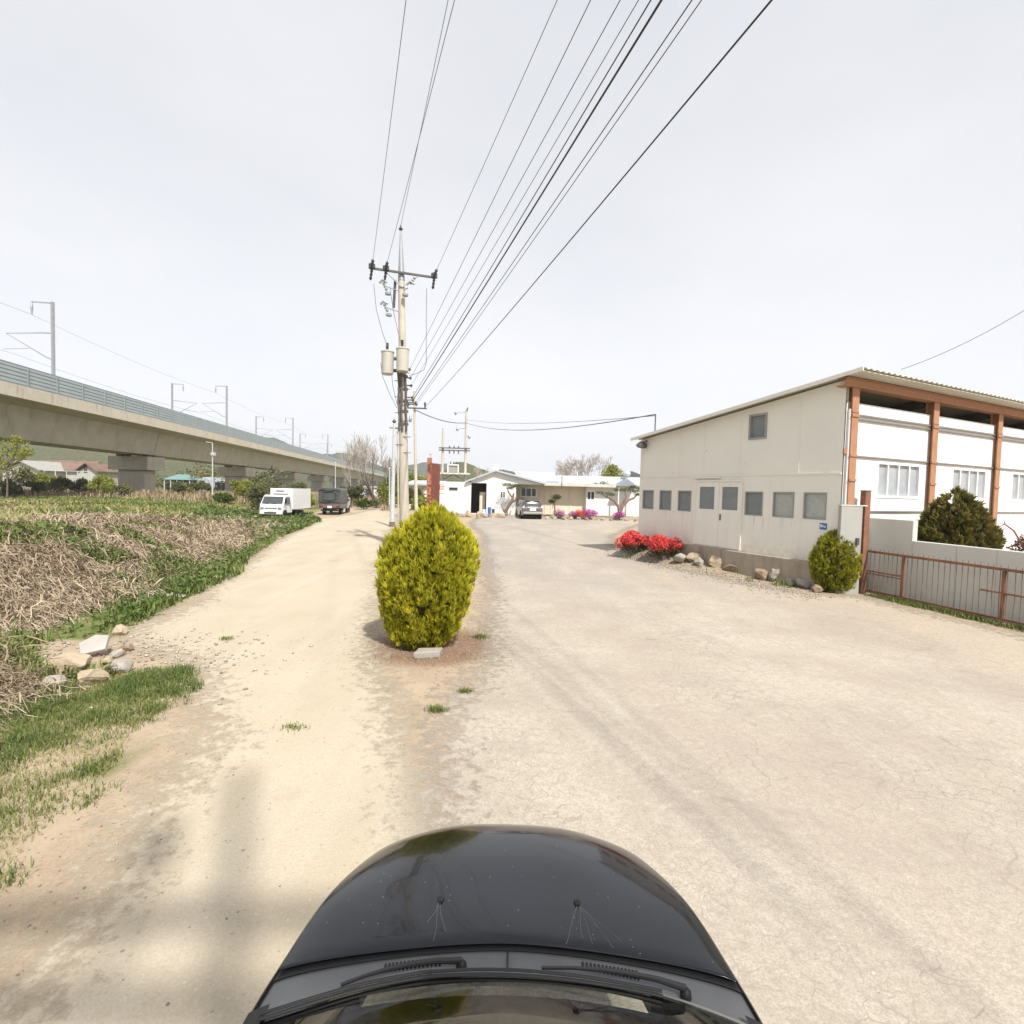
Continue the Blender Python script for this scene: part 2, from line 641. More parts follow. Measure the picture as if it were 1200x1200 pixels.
def in_poly(x, y, P):
    """signed distance to polygon, positive inside"""
    P = np.asarray(P, float)
    n = len(P)
    inside = np.zeros(x.shape, bool)
    d2 = np.full(x.shape, 1e18)
    for i in range(n):
        x1, y1 = P[i]
        x2, y2 = P[(i + 1) % n]
        c = ((y1 > y) != (y2 > y)) & (x < (x2 - x1) * (y - y1) / ((y2 - y1) if abs(y2 - y1) > 1e-12 else 1e-12) + x1)
        inside ^= c
        dx, dy = x2 - x1, y2 - y1
        t = np.clip(((x - x1) * dx + (y - y1) * dy) / (dx * dx + dy * dy + 1e-12), 0, 1)
        d2 = np.minimum(d2, (x - x1 - t * dx) ** 2 + (y - y1 - t * dy) ** 2)
    d = np.sqrt(d2)
    return np.where(inside, d, -d)


def Gh(px, py):
    z = 0.0
    for _ in range(8):
        q = G(px, py, z)
        z = 0.5 * z + 0.5 * hz(q.x, q.y)
    return G(px, py, z)


def gl(L):
    return [tuple(G(a, b)[:2]) for a, b in L]


island_c = G(505, 768)
ISX, ISY = island_c.x, island_c.y + 0.45
XX, YY = np.meshgrid(XS, YS)
ZZ = height(XX, YY)
DD = edge(YY) - XX

# vegetation masks (1 = plants cover the soil)
offv = np.interp(YY, OY, OX)
nz = fnoise(XX, YY, 1.6, 21)
vspot = np.where(YY < 8, sm(0.40, 0.60, fnoise(XX, YY, 0.55, 61)) * 0.85, 1.0)
veg = vspot * sm(0.0, 0.25, DD + (nz - 0.5) * 0.7) * (1 - np.clip(1.6 * inlet(XX, YY), 0, 1))
dry = sm(offv, offv + 0.6, DD + (nz - 0.5) * 1.2) * (1 - sm(6.5, 8.5, DD + (nz - 0.5) * 2)) * (1 - sm(26, 34, YY))
litter = 1 - sm(0.8, 1.15, np.sqrt((XX - ISX) ** 2 + ((YY - ISY) / 1.0) ** 2) + (nz - 0.5) * 0.5)
gravel = sm(0.0, 0.6, XX - 2.2) * sm(8, 12, YY)


def grid_faces(nr, nc):
    a = np.arange(nr * nc).reshape(nr, nc)
    return np.stack([a[:-1, :-1], a[:-1, 1:], a[1:, 1:], a[1:, :-1]], -1).reshape(-1, 4)


GV = np.stack([XX, YY, ZZ], -1).reshape(-1, 3)
GF = grid_faces(len(YS), len(XS))

t = NT('ground_soil')
soil = t.ramp(t.noise(1.3, 6), [(0.3, (0.33, 0.24, 0.165)), (0.7, (0.44, 0.345, 0.245))])
fine = t.noise(38, 3, 0.7)
soil = t.mix(t.ramp(fine, [(0.35, 0.0), (0.75, 0.55)]), soil, (0.46, 0.40, 0.31))
grn = t.ramp(t.noise(2.2, 6, 0.7), [(0.3, (0.09, 0.125, 0.03)), (0.5, (0.16, 0.18, 0.055)), (0.68, (0.32, 0.26, 0.15))])
far_g = t.ramp(t.noise(0.16, 6, 0.7), [(0.38, (0.11, 0.15, 0.045)), (0.55, (0.30, 0.23, 0.14)), (0.7, (0.42, 0.33, 0.22))])
grn = t.mix(0.45, grn, far_g)
dryc = t.ramp(t.noise(9, 6, 0.75), [(0.3, (0.12, 0.085, 0.06)), (0.7, (0.32, 0.255, 0.185))])
lit = t.ramp(t.noise(22, 5, 0.7), [(0.3, (0.16, 0.09, 0.06)), (0.7, (0.34, 0.22, 0.155))])
grv = t.ramp(t.noise(14, 5, 0.75), [(0.3, (0.25, 0.20, 0.15)), (0.7, (0.42, 0.345, 0.25))])
c = t.mix(t.attr('gravel'), soil, grv)
c = t.mix(t.attr('veg'), c, grn)
c = t.mix(t.attr('dry'), c, dryc)
c = t.mix(t.attr('litter'), c, lit)
t.bump(t.noise(26, 6, 0.75), 0.5, 0.03)
t.set(c, 0.95, 0, 0.1)
ground = np_mesh('ground', GV, GF, t.mat, None,
                 {'veg': veg.ravel(), 'dry': dry.ravel(), 'litter': litter.ravel(), 'gravel': gravel.ravel()}, smooth=True)
tag(ground, 'sandy soil and rough field', None, None, 'structure')

# ---- roads: thin sheets on the ground, with ragged edges
e_pts = [(float(edge(y)) + (0.42 if y < 6.2 else 0.0), float(y)) for y in (-8, -2, 0, 1.6, 3.2, 4.2, 5.2, 6.4, 7.0, 7.6, 8.5, 10.3, 12, 14.6, 18, 21, 24, 30, 36, 40)]
dirt_poly = [(-1.0, -8)] + [(-0.75, 0)] + gl([(520, 1150), (518, 960), (478, 850), (450, 800), (440, 760), (446, 700), (452, 650), (462, 618), (470, 600)]) + \
    [(-10.5, 66), (-13, 74), (-17.5, 74), (-16, 60), (-14.6, 46)] + e_pts[::-1]
conc_poly = [(-0.95, -8)] + [(-0.8, 0)] + gl([(516, 1150), (514, 960), (520, 850), (545, 800), (575, 765), (572, 720), (570, 660), (564, 624), (550, 613)]) + \
    [(-3.0, 47.4), (14, 47.4), (16, 44)] + gl([(752, 613), (716, 628), (720, 640), (750, 656), (805, 669), (868, 683), (948, 697), (1005, 699), (1050, 711), (1200, 744), (1330, 790)]) + [(12.5, 3), (13.5, -8)]


def road(name, label, poly, lift, mat, fade=1.3):
    sx = XS[(XS > -26) & (XS < 26)]
    sy = YS[(YS > -9) & (YS < 76)]
    X, Y = np.meshgrid(sx, sy)
    sd = in_poly(X, Y, poly)
    sd = sd + (fnoise(X, Y, 1.2, 40) - 0.5) * 0.5
    Z = height(X, Y) + lift
    F = grid_faces(len(sy), len(sx))
    keep = (sd.ravel()[F] > -0.75).any(1)
    F = F[keep]
    used = np.unique(F)
    rm = -np.ones(X.size, int)
    rm[used] = np.arange(len(used))
    V = np.stack([X, Y, Z], -1).reshape(-1, 3)[used]
    o = np_mesh(name, V, rm[F], mat, None, {'edge': np.clip(sd.ravel()[used] / fade * 0.5 + 0.5, 0, 1), 'sand': ((1 - sm(0.6, 3.2, sd)) * sm(2.5, 5, X)).ravel()[used], 'far': sm(10, 17, Y).ravel()[used]}, smooth=True)
    return tag(o, label, None, None, 'structure')


def edge_alpha(t):
    n = t.noise(7, 5, 0.7)
    f = t.math('ADD', t.attr('edge'), t.math('MULTIPLY', t.math('SUBTRACT', n, 0.5), 0.9))
    a = t.ramp(f, [(0.38, 0.0), (0.66, 1.0)])
    tr = t.n('ShaderNodeBsdfTransparent')
    mx = t.n('ShaderNodeMixShader')
    t.l(a, mx.inputs[0])
    t.l(tr.outputs[0], mx.inputs[1])
    t.l(t.bsdf.outputs[0], mx.inputs[2])
    t.l(mx.outputs[0], t.out.inputs['Surface'])


t = NT('dirt_road')
c = t.ramp(t.noise(0.55, 5), [(0.3, (0.43, 0.37, 0.28)), (0.7, (0.51, 0.445, 0.345))])
trk = t.noise(1.0, 4, 0.6, (1.3, 0.10, 1))
c = t.mix(t.ramp(trk, [(0.50, 0.0), (0.68, 0.6)]), c, (0.52, 0.47, 0.385))
c = t.mix(t.ramp(t.noise(0.9, 6, 0.7), [(0.60, 0.0), (0.80, 0.75)]), c, (0.37, 0.29, 0.205))
# pebbles
vo = t.n('ShaderNodeTexVoronoi')
vo.inputs['Scale'].default_value = 26
t.l(t.coord(), vo.inputs['Vector'])
peb = t.math('LESS_THAN', vo.outputs['Distance'], 0.22)
sep = t.n('ShaderNodeSeparateColor')
t.l(vo.outputs['Color'], sep.inputs[0])
few = t.math('GREATER_THAN', sep.outputs[0], 0.72)
pm = t.math('MULTIPLY', peb, few)
pm = t.math('MULTIPLY', pm, t.ramp(t.noise(0.8, 4), [(0.42, 0.15), (0.62, 1.0)]))
pcol = t.ramp(sep.outputs[1], [(0.0, (0.30, 0.26, 0.21)), (0.6, (0.50, 0.43, 0.33)), (1.0, (0.62, 0.57, 0.48))])
c = t.mix(pm, c, pcol)
gr = t.noise(60, 3, 0.8)
c = t.mix(t.ramp(gr, [(0.40, 0.45), (0.62, 0.0)]), c, (0.36, 0.30, 0.215))
h = t.math('ADD', t.math('MULTIPLY', gr, 0.6), t.math('MULTIPLY', pm, 0.8))
h = t.math('ADD', h, t.math('MULTIPLY', t.noise(5, 5, 0.7), 1.2))
t.bump(h, 0.35, 0.02)
t.set(c, 0.95, 0, 0.1)
edge_alpha(t)
road('dirt_road', 'pale sandy dirt road', dirt_poly, 0.004, t.mat, 1.2)

t = NT('concrete_road')
c = t.ramp(t.noise(0.35, 6, 0.65), [(0.34, (0.375, 0.322, 0.265)), (0.5, (0.445, 0.39, 0.322)), (0.66, (0.52, 0.468, 0.39))])
trk = t.noise(0.9, 5, 0.6, (1.0, 0.14, 1))
c = t.mix(t.ramp(trk, [(0.50, 0.0), (0.66, 0.7)]), c, (0.50, 0.46, 0.385))
c = t.mix(t.ramp(t.noise(0.8, 7, 0.72), [(0.48, 0.0), (0.66, 0.6)]), c, (0.335, 0.285, 0.24))
c = t.mix(t.ramp(t.noise(0.6, 7, 0.7, (1.15, 0.95, 1)), [(0.60, 0.0), (0.72, 0.55)]), c, (0.46, 0.365, 0.255))
c = t.mix(t.ramp(t.noise(1.7, 7, 0.8), [(0.62, 0.0), (0.69, 0.65)]), c, (0.66, 0.63, 0.56))
wv = t.noise(0.7, 6, 0.7)
c = t.mix(t.math('MULTIPLY', t.attr('sand'), t.ramp(wv, [(0.35, 0.25), (0.6, 0.95)])), c, (0.50, 0.405, 0.30))
c = t.mix(t.math('MULTIPLY', t.attr('far'), t.ramp(t.noise(0.5, 5, 0.7, (1, 0.25, 1)), [(0.42, 0.75), (0.58, 0.0)])), c, (0.33, 0.31, 0.29))
# crazing: fine broken cracks
wob = t.n('ShaderNodeTexNoise')
wob.inputs['Scale'].default_value = 3.0
wob.inputs['Detail'].default_value = 4
t.l(t.coord(), wob.inputs['Vector'])
vadd = t.n('ShaderNodeVectorMath', operation='MULTIPLY_ADD')
t.l(wob.outputs['Color'], vadd.inputs[0])
vadd.inputs[1].default_value = (0.35, 0.35, 0.0)
t.l(t.coord(), vadd.inputs[2])


def cracks(scale, w):
    v = t.n('ShaderNodeTexVoronoi', feature='DISTANCE_TO_EDGE')
    v.inputs['Scale'].default_value = scale
    t.l(vadd.outputs[0], v.inputs['Vector'])
    return t.ramp(v.outputs['Distance'], [(0.0, 1.0), (w, 0.0)])


cm1 = t.math('MULTIPLY', cracks(2.6, 0.022), t.ramp(t.noise(0.5, 4, 0.6), [(0.40, 0.0), (0.60, 0.6)]))
cm2 = t.math('MULTIPLY', cracks(6.0, 0.035), t.ramp(t.noise(0.45, 4, 0.6, (1.1, 0.8, 1)), [(0.46, 0.0), (0.62, 0.8)]))
cm = t.math('MAXIMUM', cm1, cm2)
cm = t.math('MULTIPLY', cm, t.ramp(t.noise(5, 3), [(0.32, 0.30), (0.55, 1.0)]))
c = t.mix(cm, c, (0.20, 0.165, 0.13))
med = t.noise(13, 6, 0.8)
c = t.mix(t.ramp(med, [(0.36, 0.55), (0.52, 0.0)]), c, (0.30, 0.255, 0.215))
c = t.mix(t.ramp(med, [(0.55, 0.0), (0.72, 0.45)]), c, (0.55, 0.50, 0.42))
gr = t.noise(75, 3, 0.8)
c = t.mix(t.ramp(gr, [(0.40, 0.7), (0.58, 0.0)]), c, (0.30, 0.26, 0.215))
c = t.mix(t.ramp(t.noise(48, 3, 0.8), [(0.60, 0.0), (0.72, 0.4)]), c, (0.56, 0.52, 0.44))
h = t.math('SUBTRACT', t.math('MULTIPLY', gr, 0.8), t.math('MULTIPLY', cm, 1.0))
t.bump(h, 0.3, 0.015)
t.set(c, 0.92, 0, 0.12)
edge_alpha(t)
road('concrete_road', 'cracked dusty concrete road and yard', conc_poly, 0.008, t.mat, 1.2)


# ---------------------------------------------------------------- foliage helpers
def norm(a):
    return a / np.maximum(np.linalg.norm(a, axis=1, keepdims=True), 1e-9)


def leaf_quads(P, D, Nn, L, Wd, fold=0.0):
    """diamond leaves: base P, axis D, side = D x Nn"""
    S = norm(np.cross(D, Nn))
    L = np.asarray(L).reshape(-1, 1)
    Wd = np.asarray(Wd).reshape(-1, 1)
    mid = P + D * L * 0.5 + Nn * L * fold
    V = np.stack([P, mid + S * Wd * 0.5, P + D * L, mid - S * Wd * 0.5], 1).reshape(-1, 3)
    F = np.arange(len(V)).reshape(-1, 4)
    return V, F


def rand_unit(n, rng=RNG):
    return norm(rng.normal(size=(n, 3)))


def leaf_cloud(centers, radii, per, L, Wd, rng=RNG, shell=0.55, up=0.2, squash=1.0, jit=1.0):
    """leaves spread through ellipsoidal clumps"""
    Ps = []
    rn = []
    for c, r in zip(centers, radii):
        u = rand_unit(per, rng)
        rr = (shell + (1 - shell) * rng.random(per)) ** 0.8
        p = u * rr[:, None] * r
        p[:, 2] *= squash
        Ps.append(np.array(c) + p)
        rn.append(np.clip(rng.normal(rng.uniform(0.3, 0.7), 0.2, per), 0, 1))
    P = np.concatenate(Ps)
    rn = np.concatenate(rn)
    n = len(P)
    D = rand_unit(n, rng) * jit
    D[:, 2] += up
    D = norm(D)
    Nn = norm(np.cross(D, rand_unit(n, rng)))
    l = L * rng.uniform(0.6, 1.3, n)
    w = Wd * rng.uniform(0.6, 1.3, n)
    V, F = leaf_quads(P, D, Nn, l, w, 0.1)
    return V, F, np.repeat(rn, 4)


def blades(x, y, z, h, w, rng=RNG, lean=0.5, drop=None):
    """grass blades as two quads each (bent), returns V,F,rnd"""
    n = len(x)
    a = rng.uniform(0, 2 * np.pi, n)
    dx, dy = np.cos(a), np.sin(a)
    ln = rng.uniform(0.1, 1.0, n) * lean
    P0 = np.stack([x, y, z], 1)
    side = np.stack([-dy, dx, np.zeros(n)], 1)
    mid = P0 + np.stack([dx * ln * h * 0.35, dy * ln * h * 0.35, h * 0.62], 1)
    tip = P0 + np.stack([dx * ln * h * 1.1, dy * ln * h * 1.1, h * (1.0 - 0.35 * ln)], 1)
    w = w[:, None]
    V = np.stack([P0 - side * w / 2, P0 + side * w / 2, mid + side * w * 0.4, mid - side * w * 0.4, tip + side * w * 0.06, tip - side * w * 0.06], 1)
    b = np.arange(n)[:, None] * 6
    F = np.concatenate([b + np.array([0, 1, 2, 3]), b + np.array([3, 2, 4, 5])])
    return V.reshape(-1, 3), F


GRASS_COLS = [(0.085, 0.13, 0.03), (0.125, 0.18, 0.042), (0.19, 0.235, 0.06), (0.28, 0.27, 0.10), (0.44, 0.365, 0.21)]
MAT['grass'] = leafmat('grass_blade', GRASS_COLS, 0.6, 0.3)
MAT['straw'] = leafmat('dry_stem', [(0.19, 0.135, 0.09), (0.31, 0.235, 0.16), (0.41, 0.33, 0.235), (0.54, 0.45, 0.32)], 0.8, 0.1)
MAT['weed'] = leafmat('weed_leaf', [(0.075, 0.12, 0.03), (0.12, 0.165, 0.045), (0.19, 0.23, 0.075)], 0.6, 0.3)

# --- dry brush on the bank: arching dead stems
def scatter(n, y0, y1, d0, d1, rng=RNG, pw=1.0):
    y = y0 + (y1 - y0) * rng.random(n) ** pw
    d = rng.uniform(d0, d1, n)
    return edge(y) - d, y, d


def strands(n, y0, y1, rng):
    x, y, d = scatter(n, y0, y1, 0.0, 8.0, rng, 1.35)
    off = np.interp(y, OY, OX)
    nn = fnoise(x, y, 1.6, 21)
    p = sm(off + 0.1, off + 0.8, d + (nn - 0.5) * 1.2) * (1 - sm(6.2, 8.2, d))
    p *= 1 - np.clip(2.0 * inlet(x, y), 0, 1)
    p *= np.where(fnoise(x, y, 2.3, 77) > 0.50, 0.12, 1.0)
    ok = rng.random(n) < p
    x, y = x[ok], y[ok]
    n = len(x)
    z = height(x, y)
    a = rng.uniform(0, 2 * np.pi, n)
    # most stems lie downhill towards the road
    dx = np.cos(a) + 0.45
    dy = np.sin(a) - 0.1
    l_ = np.hypot(dx, dy) + 1e-6
    dx /= l_
    dy /= l_
    sz = rng.uniform(0.12, 0.62, n)
    straight = rng.random(n) < 0.45
    hgt = rng.uniform(0.015, 0.22, n) ** 1.15 * np.where(straight, 0.25, 1.0)
    rise = np.where(rng.random(n) < 0.03, rng.uniform(0.1, 0.4, n), 0.0) * (0.6 + 0.8 * fnoise(x, y, 1.3, 5))
    wdt = (0.0024 + 0.00050 * np.hypot(x, y)) * rng.uniform(0.35, 1.9, n) ** 1.2
    K = 5
    V = []
    for i in range(K):
        s = i / (K - 1)
        px = x + dx * sz * s + rng.normal(0, 0.03, n)
        py = y + dy * sz * s + rng.normal(0, 0.03, n)
        gz = height(px, py)
        pz = np.maximum(gz + 0.01, z + hgt * 4 * s * (1 - s) * 0.9 + (gz - z) * s + hgt * 0.25 * s + rise * s + rng.normal(0, 0.015, n)) + 0.05 * rng.random(n)
        tw = rng.normal(0, 0.6, n)
        V.append(np.stack([px - dy * wdt / 2, py + dx * wdt / 2, pz + tw * wdt * 0.5], 1))
        V.append(np.stack([px + dy * wdt / 2, py - dx * wdt / 2, pz - tw * wdt * 0.5], 1))
    V = np.stack(V, 1)
    b = np.arange(n)[:, None] * (2 * K)
    F = np.concatenate([b + np.array([2 * i, 2 * i + 1, 2 * i + 3, 2 * i + 2]) for i in range(K - 1)])
    r = np.clip(rng.normal(0.5, 0.22, n) + (fnoise(x, y, 1.2, 31) - 0.5) * 0.9, 0, 1)
    return V.reshape(-1, 3), F, np.repeat(r, 2 * K)


rg = np.random.default_rng(11)
V, F, r = strands(210000, 2.0, 30.0, rg)
o = np_mesh('dry_brush', V, F, MAT['straw'], None, {'rnd': r})
tag(o, 'tangle of dead brown stems covering the roadside bank', 'brush', None, 'stuff')


def litter_mesh(rng):
    n = 60000
    x, y, d = scatter(n, 2.0, 26, 0.8, 8.0, rng, 1.3)
    off = np.interp(y, OY, OX)
    p = sm(off, off + 0.8, d) * (1 - np.clip(2.0 * inlet(x, y), 0, 1)) * sm(0.3, 0.6, fnoise(x, y, 0.9, 91))
    ok = rng.random(n) < p
    x, y = x[ok], y[ok]
    n = len(x)
    dist = np.hypot(x, y)
    P = np.stack([x, y, height(x, y) + rng.uniform(0.0, 0.16, n) * (0.4 + fnoise(x, y, 1.3, 5))], 1)
    D = rand_unit(n, rng)
    D[:, 2] *= 0.5
    D = norm(D)
    Nn = norm(np.cross(D, rand_unit(n, rng)))
    L = (0.035 + 0.003 * dist) * rng.uniform(0.5, 1.5, n)
    V, F = leaf_quads(P, D, Nn, L, L * 0.45, 0.15)
    return V, F, np.repeat(rng.random(n), 4)


V, F, r = litter_mesh(np.random.default_rng(12))
o = np_mesh('leaf_litter', V, F, leafmat('dead_leaf', [(0.10, 0.065, 0.045), (0.22, 0.15, 0.10), (0.35, 0.27, 0.18), (0.20, 0.19, 0.08)], 0.85, 0.1), None, {'rnd': r})
tag(o, 'dead leaves caught in the brush of the bank', 'litter', None, 'stuff')


# --- green grass: verge, patches on the bank, far field
def grass_mesh(rng):
    Vs, Fs, Rs = [], [], []
    nb = 0

    def push(x, y, h, w, r, lean=0.6):
        nonlocal nb
        V, F = blades(x, y, height(x, y) - 0.005, h, w, rng, lean)
        Vs.append(V)
        Fs.append(F + nb)
        nb += len(V)
        Rs.append(np.repeat(r, 6))
    # near verge
    n = 80000
    x, y, d = scatter(n, 1.2, 8.0, -0.15, 1.9, rng, 0.9)
    off = np.interp(y, OY, OX)
    nn = fnoise(x, y, 0.5, 61)
    p = sm(-0.05, 0.25, d + (nn - 0.5) * 0.7) * (1 - sm(off - 0.1, off + 0.7, d)) * (0.40 + 0.60 * sm(0.34, 0.54, nn)) * (1 - sm(7.0, 7.3, y))
    p *= 1 - np.clip(2.5 * inlet(x, y), 0, 1)
    ok = rng.random(n) < p
    x, y, nn = x[ok], y[ok], nn[ok]
    n = len(x)
    push(x, y, rng.uniform(0.02, 0.10, n) * (0.35 + 1.2 * nn), rng.uniform(0.003, 0.009, n), np.clip(1.1 - 1.3 * nn + rng.normal(0, 0.24, n), 0, 1), 1.0)
    # green foot of the bank and patches within the brush
    n = 85000
    x, y, d = scatter(n, 6.0, 40.0, -0.2, 7.5, rng, 1.2)
    nn = fnoise(x, y, 2.3, 77)
    foot = (1 - sm(0.5, 1.5, d + (fnoise(x, y, 1.5, 14) - 0.5) * 1.5)) * sm(-0.1, 0.15, d + (nn - 0.5) * 0.8) * (0.25 + 0.75 * sm(0.42, 0.55, fnoise(x, y, 1.1, 58)))
    patch = sm(0.48, 0.56, nn) * sm(0, 0.3, d) * (0.35 + 0.65 * sm(0.4, 0.55, fnoise(x, y, 0.7, 78)))
    far = sm(24, 32, y) * sm(0, 0.5, d) * (0.4 + 0.6 * sm(0.4, 0.55, fnoise(x, y, 3, 15)))
    p = np.clip(foot * sm(8.0, 9.0, y) + patch + far, 0, 1) * (1 - np.clip(2.0 * inlet(x, y), 0, 1))
    ok = rng.random(n) < p
    x, y, nn = x[ok], y[ok], nn[ok]
    n = len(x)
    dist = np.hypot(x, y)
    push(x, y, rng.uniform(0.08, 0.24, n) * (1 + dist * 0.01), 0.012 + 0.0016 * dist * rng.uniform(0.6, 1.3, n), np.clip(rng.normal(0.38, 0.2, n) + (fnoise(x, y, 2, 8) - 0.5) * 0.7, 0, 1), 0.9)
    # field behind the bank
    n = 60000
    y = rng.uniform(8, 62, n)
    d = rng.uniform(5.5, 46, n)
    x = edge(y) - d
    nn = fnoise(x, y, 5, 90)
    p = (0.3 + 0.7 * sm(0.36, 0.52, nn)) * sm(5.5, 8, d)
    p *= 1 - np.exp(-(((x + 17.9) / 1.6) ** 2 + ((y - 40.2) / 2.8) ** 2))
    ok = rng.random(n) < p
    x, y, nn = x[ok], y[ok], nn[ok]
    n = len(x)
    dist = np.hypot(x, y)
    push(x, y, rng.uniform(0.1, 0.32, n), 0.014 + 0.0017 * dist * rng.uniform(0.6, 1.3, n), np.clip(rng.normal(0.48, 0.2, n) + (0.55 - nn) * 1.8, 0, 1), 0.9)
    # strip below the iron gate
    a, b = G(1018, 699), G(1215, 745)
    n = 6500
    s = rng.random(n)
    q = rng.normal(0, 0.09, n)
    x = a.x + (b.x - a.x) * s + q + 0.13
    y = a.y + (b.y - a.y) * s + rng.normal(0, 0.03, n) + 0.05
    ok = rng.random(n) < 0.25 + 0.75 * sm(0.4, 0.55, fnoise(x, y, 0.5, 3))
    x, y = x[ok], y[ok]
    n = len(x)
    push(x, y, rng.uniform(0.03, 0.14, n), rng.uniform(0.008, 0.02, n), np.clip(rng.normal(0.5, 0.2, n), 0, 1))
    # a few blades along the island and the stone row
    n = 1500
    a = rng.uniform(0, 2 * np.pi, n)
    rr = rng.uniform(0.3, 1.2, n)
    x = ISX + rr * np.cos(a)
    y = ISY + rr * np.sin(a)
    ok = rng.random(n) < 0.08 + sm(0.6, 0.7, fnoise(x, y, 0.5, 44))
    x, y = x[ok], y[ok]
    n = len(x)
    push(x, y, rng.uniform(0.02, 0.07, n), rng.uniform(0.005, 0.01, n), np.clip(rng.normal(0.6, 0.25, n), 0, 1))
    a, b = G(735, 655), G(935, 692)
    n = 2200
    s = rng.random(n)
    x = a.x + (b.x - a.x) * s + rng.normal(0, 0.25, n)
    y = a.y + (b.y - a.y) * s + rng.normal(0, 0.25, n)
    ok = rng.random(n) < sm(0.50, 0.62, fnoise(x, y, 0.9, 19))
    x, y = x[ok], y[ok]
    n = len(x)
    push(x, y, rng.uniform(0.05, 0.28, n), rng.uniform(0.012, 0.026, n), np.clip(rng.normal(0.4, 0.25, n), 0, 1))
    return np.concatenate(Vs), np.concatenate(Fs), np.concatenate(Rs)


V, F, r = grass_mesh(np.random.default_rng(5))
o = np_mesh('grass', V, F, MAT['grass'], None, {'rnd': r})
tag(o, 'green grass along the road edge and over the field', 'grass', None, 'stuff')


def weed_mesh(rng):
    """broad leaved ground cover"""
    n = 42000
    x, y, d = scatter(n, 6.5, 45, 0.0, 9, rng, 1.3)
    nn = fnoise(x, y, 2.3, 77)
    foot = (1 - sm(0.4, 1.4, d + (fnoise(x, y, 1.5, 14) - 0.5) * 2)) * sm(0.0, 0.25, d) * sm(0.48, 0.62, fnoise(x, y, 1.3, 51)) * sm(7.5, 8.5, y)
    p = np.clip(foot + 0.8 * sm(0.51, 0.60, nn) + 0.5 * sm(22, 30, y) * sm(0.45, 0.6, fnoise(x, y, 2.6, 53)), 0, 1) * (1 - np.clip(2.0 * inlet(x, y), 0, 1))
    ok = rng.random(n) < p
    x, y = x[ok], y[ok]
    n = len(x)
    dist = np.hypot(x, y)
    hh = rng.uniform(0.01, 0.24, n) * (0.2 + 1.2 * fnoise(x, y, 0.8, 55))
    P = np.stack([x, y, height(x, y) + hh], 1)
    D = rand_unit(n, rng)
    D[:, 2] = np.abs(D[:, 2]) * 0.6 + 0.1
    D = norm(D)
    up = norm(np.stack([rng.normal(0, 0.5, n), rng.normal(0, 0.5, n), np.ones(n)], 1))
    L = (0.05 + 0.004 * dist) * rng.uniform(0.6, 1.4, n)
    V, F = leaf_quads(P, D, up, L, L * 0.7, 0.12)
    r = np.clip(rng.normal(0.5, 0.22, n) + (fnoise(x, y, 1.2, 57) - 0.5), 0, 1)
    return V, F, np.repeat(r, 4)


V, F, r = weed_mesh(np.random.default_rng(6))
o = np_mesh('weeds', V, F, MAT['weed'], None, {'rnd': r})
tag(o, 'low leafy weeds growing through the roadside bank', 'weeds', None, 'stuff')


# ---- loose gravel and clods (stuff)
def gravel_mesh(rng):
    n = 2200
    a, b = G(720, 648), G(945, 700)
    s = rng.random(n)
    x = a.x + (b.x - a.x) * s + rng.normal(0, 0.42, n)
    y = a.y + (b.y - a.y) * s + rng.normal(0, 0.42, n)
    sz = rng.uniform(0.008, 0.035, n)
    m = 1100
    y2 = rng.uniform(2.0, 16, m)
    x2 = edge(y2) + np.abs(rng.normal(0, 0.55, m)) - 0.1
    m3 = 600
    x3 = -5.4 + rng.normal(0, 0.9, m3)
    y3 = 7.2 + rng.normal(0, 0.6, m3)
    m4 = 1500
    x4 = ISX + rng.normal(0, 0.7, m4)
    y4 = ISY - 0.2 + rng.normal(0, 0.7, m4)
    m5 = 1800
    x5 = rng.uniform(-3.2, 7, m5)
    y5 = rng.uniform(2.2, 10, m5)
    x = np.concatenate([x, x2, x3, x4, x5])
    y = np.concatenate([y, y2, y3, y4, y5])
    sz = np.concatenate([sz, rng.uniform(0.003, 0.011, m), rng.uniform(0.008, 0.035, m3), rng.uniform(0.004, 0.012, m4), rng.uniform(0.003, 0.009, m5)])
    n = len(x)
    z = height(x, y) + sz * 0.35 + 0.004
    base = np.array([[1, 0, 0], [-1, 0, 0], [0, 1, 0], [0, -1, 0], [0, 0, 0.7], [0, 0, -0.7]], float)
    Vv = base[None] * (sz[:, None, None] * rng.uniform(0.6, 1.2, (n, 6, 1)))
    ang = rng.uniform(0, 6.3, n)
    ca, sa = np.cos(ang)[:, None], np.sin(ang)[:, None]
    X = Vv[:, :, 0] * ca - Vv[:, :, 1] * sa
    Y = Vv[:, :, 0] * sa + Vv[:, :, 1] * ca
    Vv = np.stack([X + x[:, None], Y + y[:, None], Vv[:, :, 2] + z[:, None]], -1).reshape(-1, 3)
    f = np.array([[0, 2, 4], [2, 1, 4], [1, 3, 4], [3, 0, 4], [2, 0, 5], [1, 2, 5], [3, 1, 5], [0, 3, 5]])
    F = (np.arange(n)[:, None, None] * 6 + f[None]).reshape(-1, 3)
    return Vv, F, np.repeat(rng.random(n), 6)


V, F, r = gravel_mesh(np.random.default_rng(8))
MAT['gravel'] = leafmat('gravel_stone', [(0.20, 0.17, 0.145), (0.31, 0.27, 0.225), (0.41, 0.355, 0.285), (0.50, 0.46, 0.40)], 0.95, 0.0)
o = np_mesh('gravel', V, F, MAT['gravel'], None, {'rnd': r})
tag(o, 'loose gravel and pebbles strewn beside the roads', 'gravel', None, 'stuff')
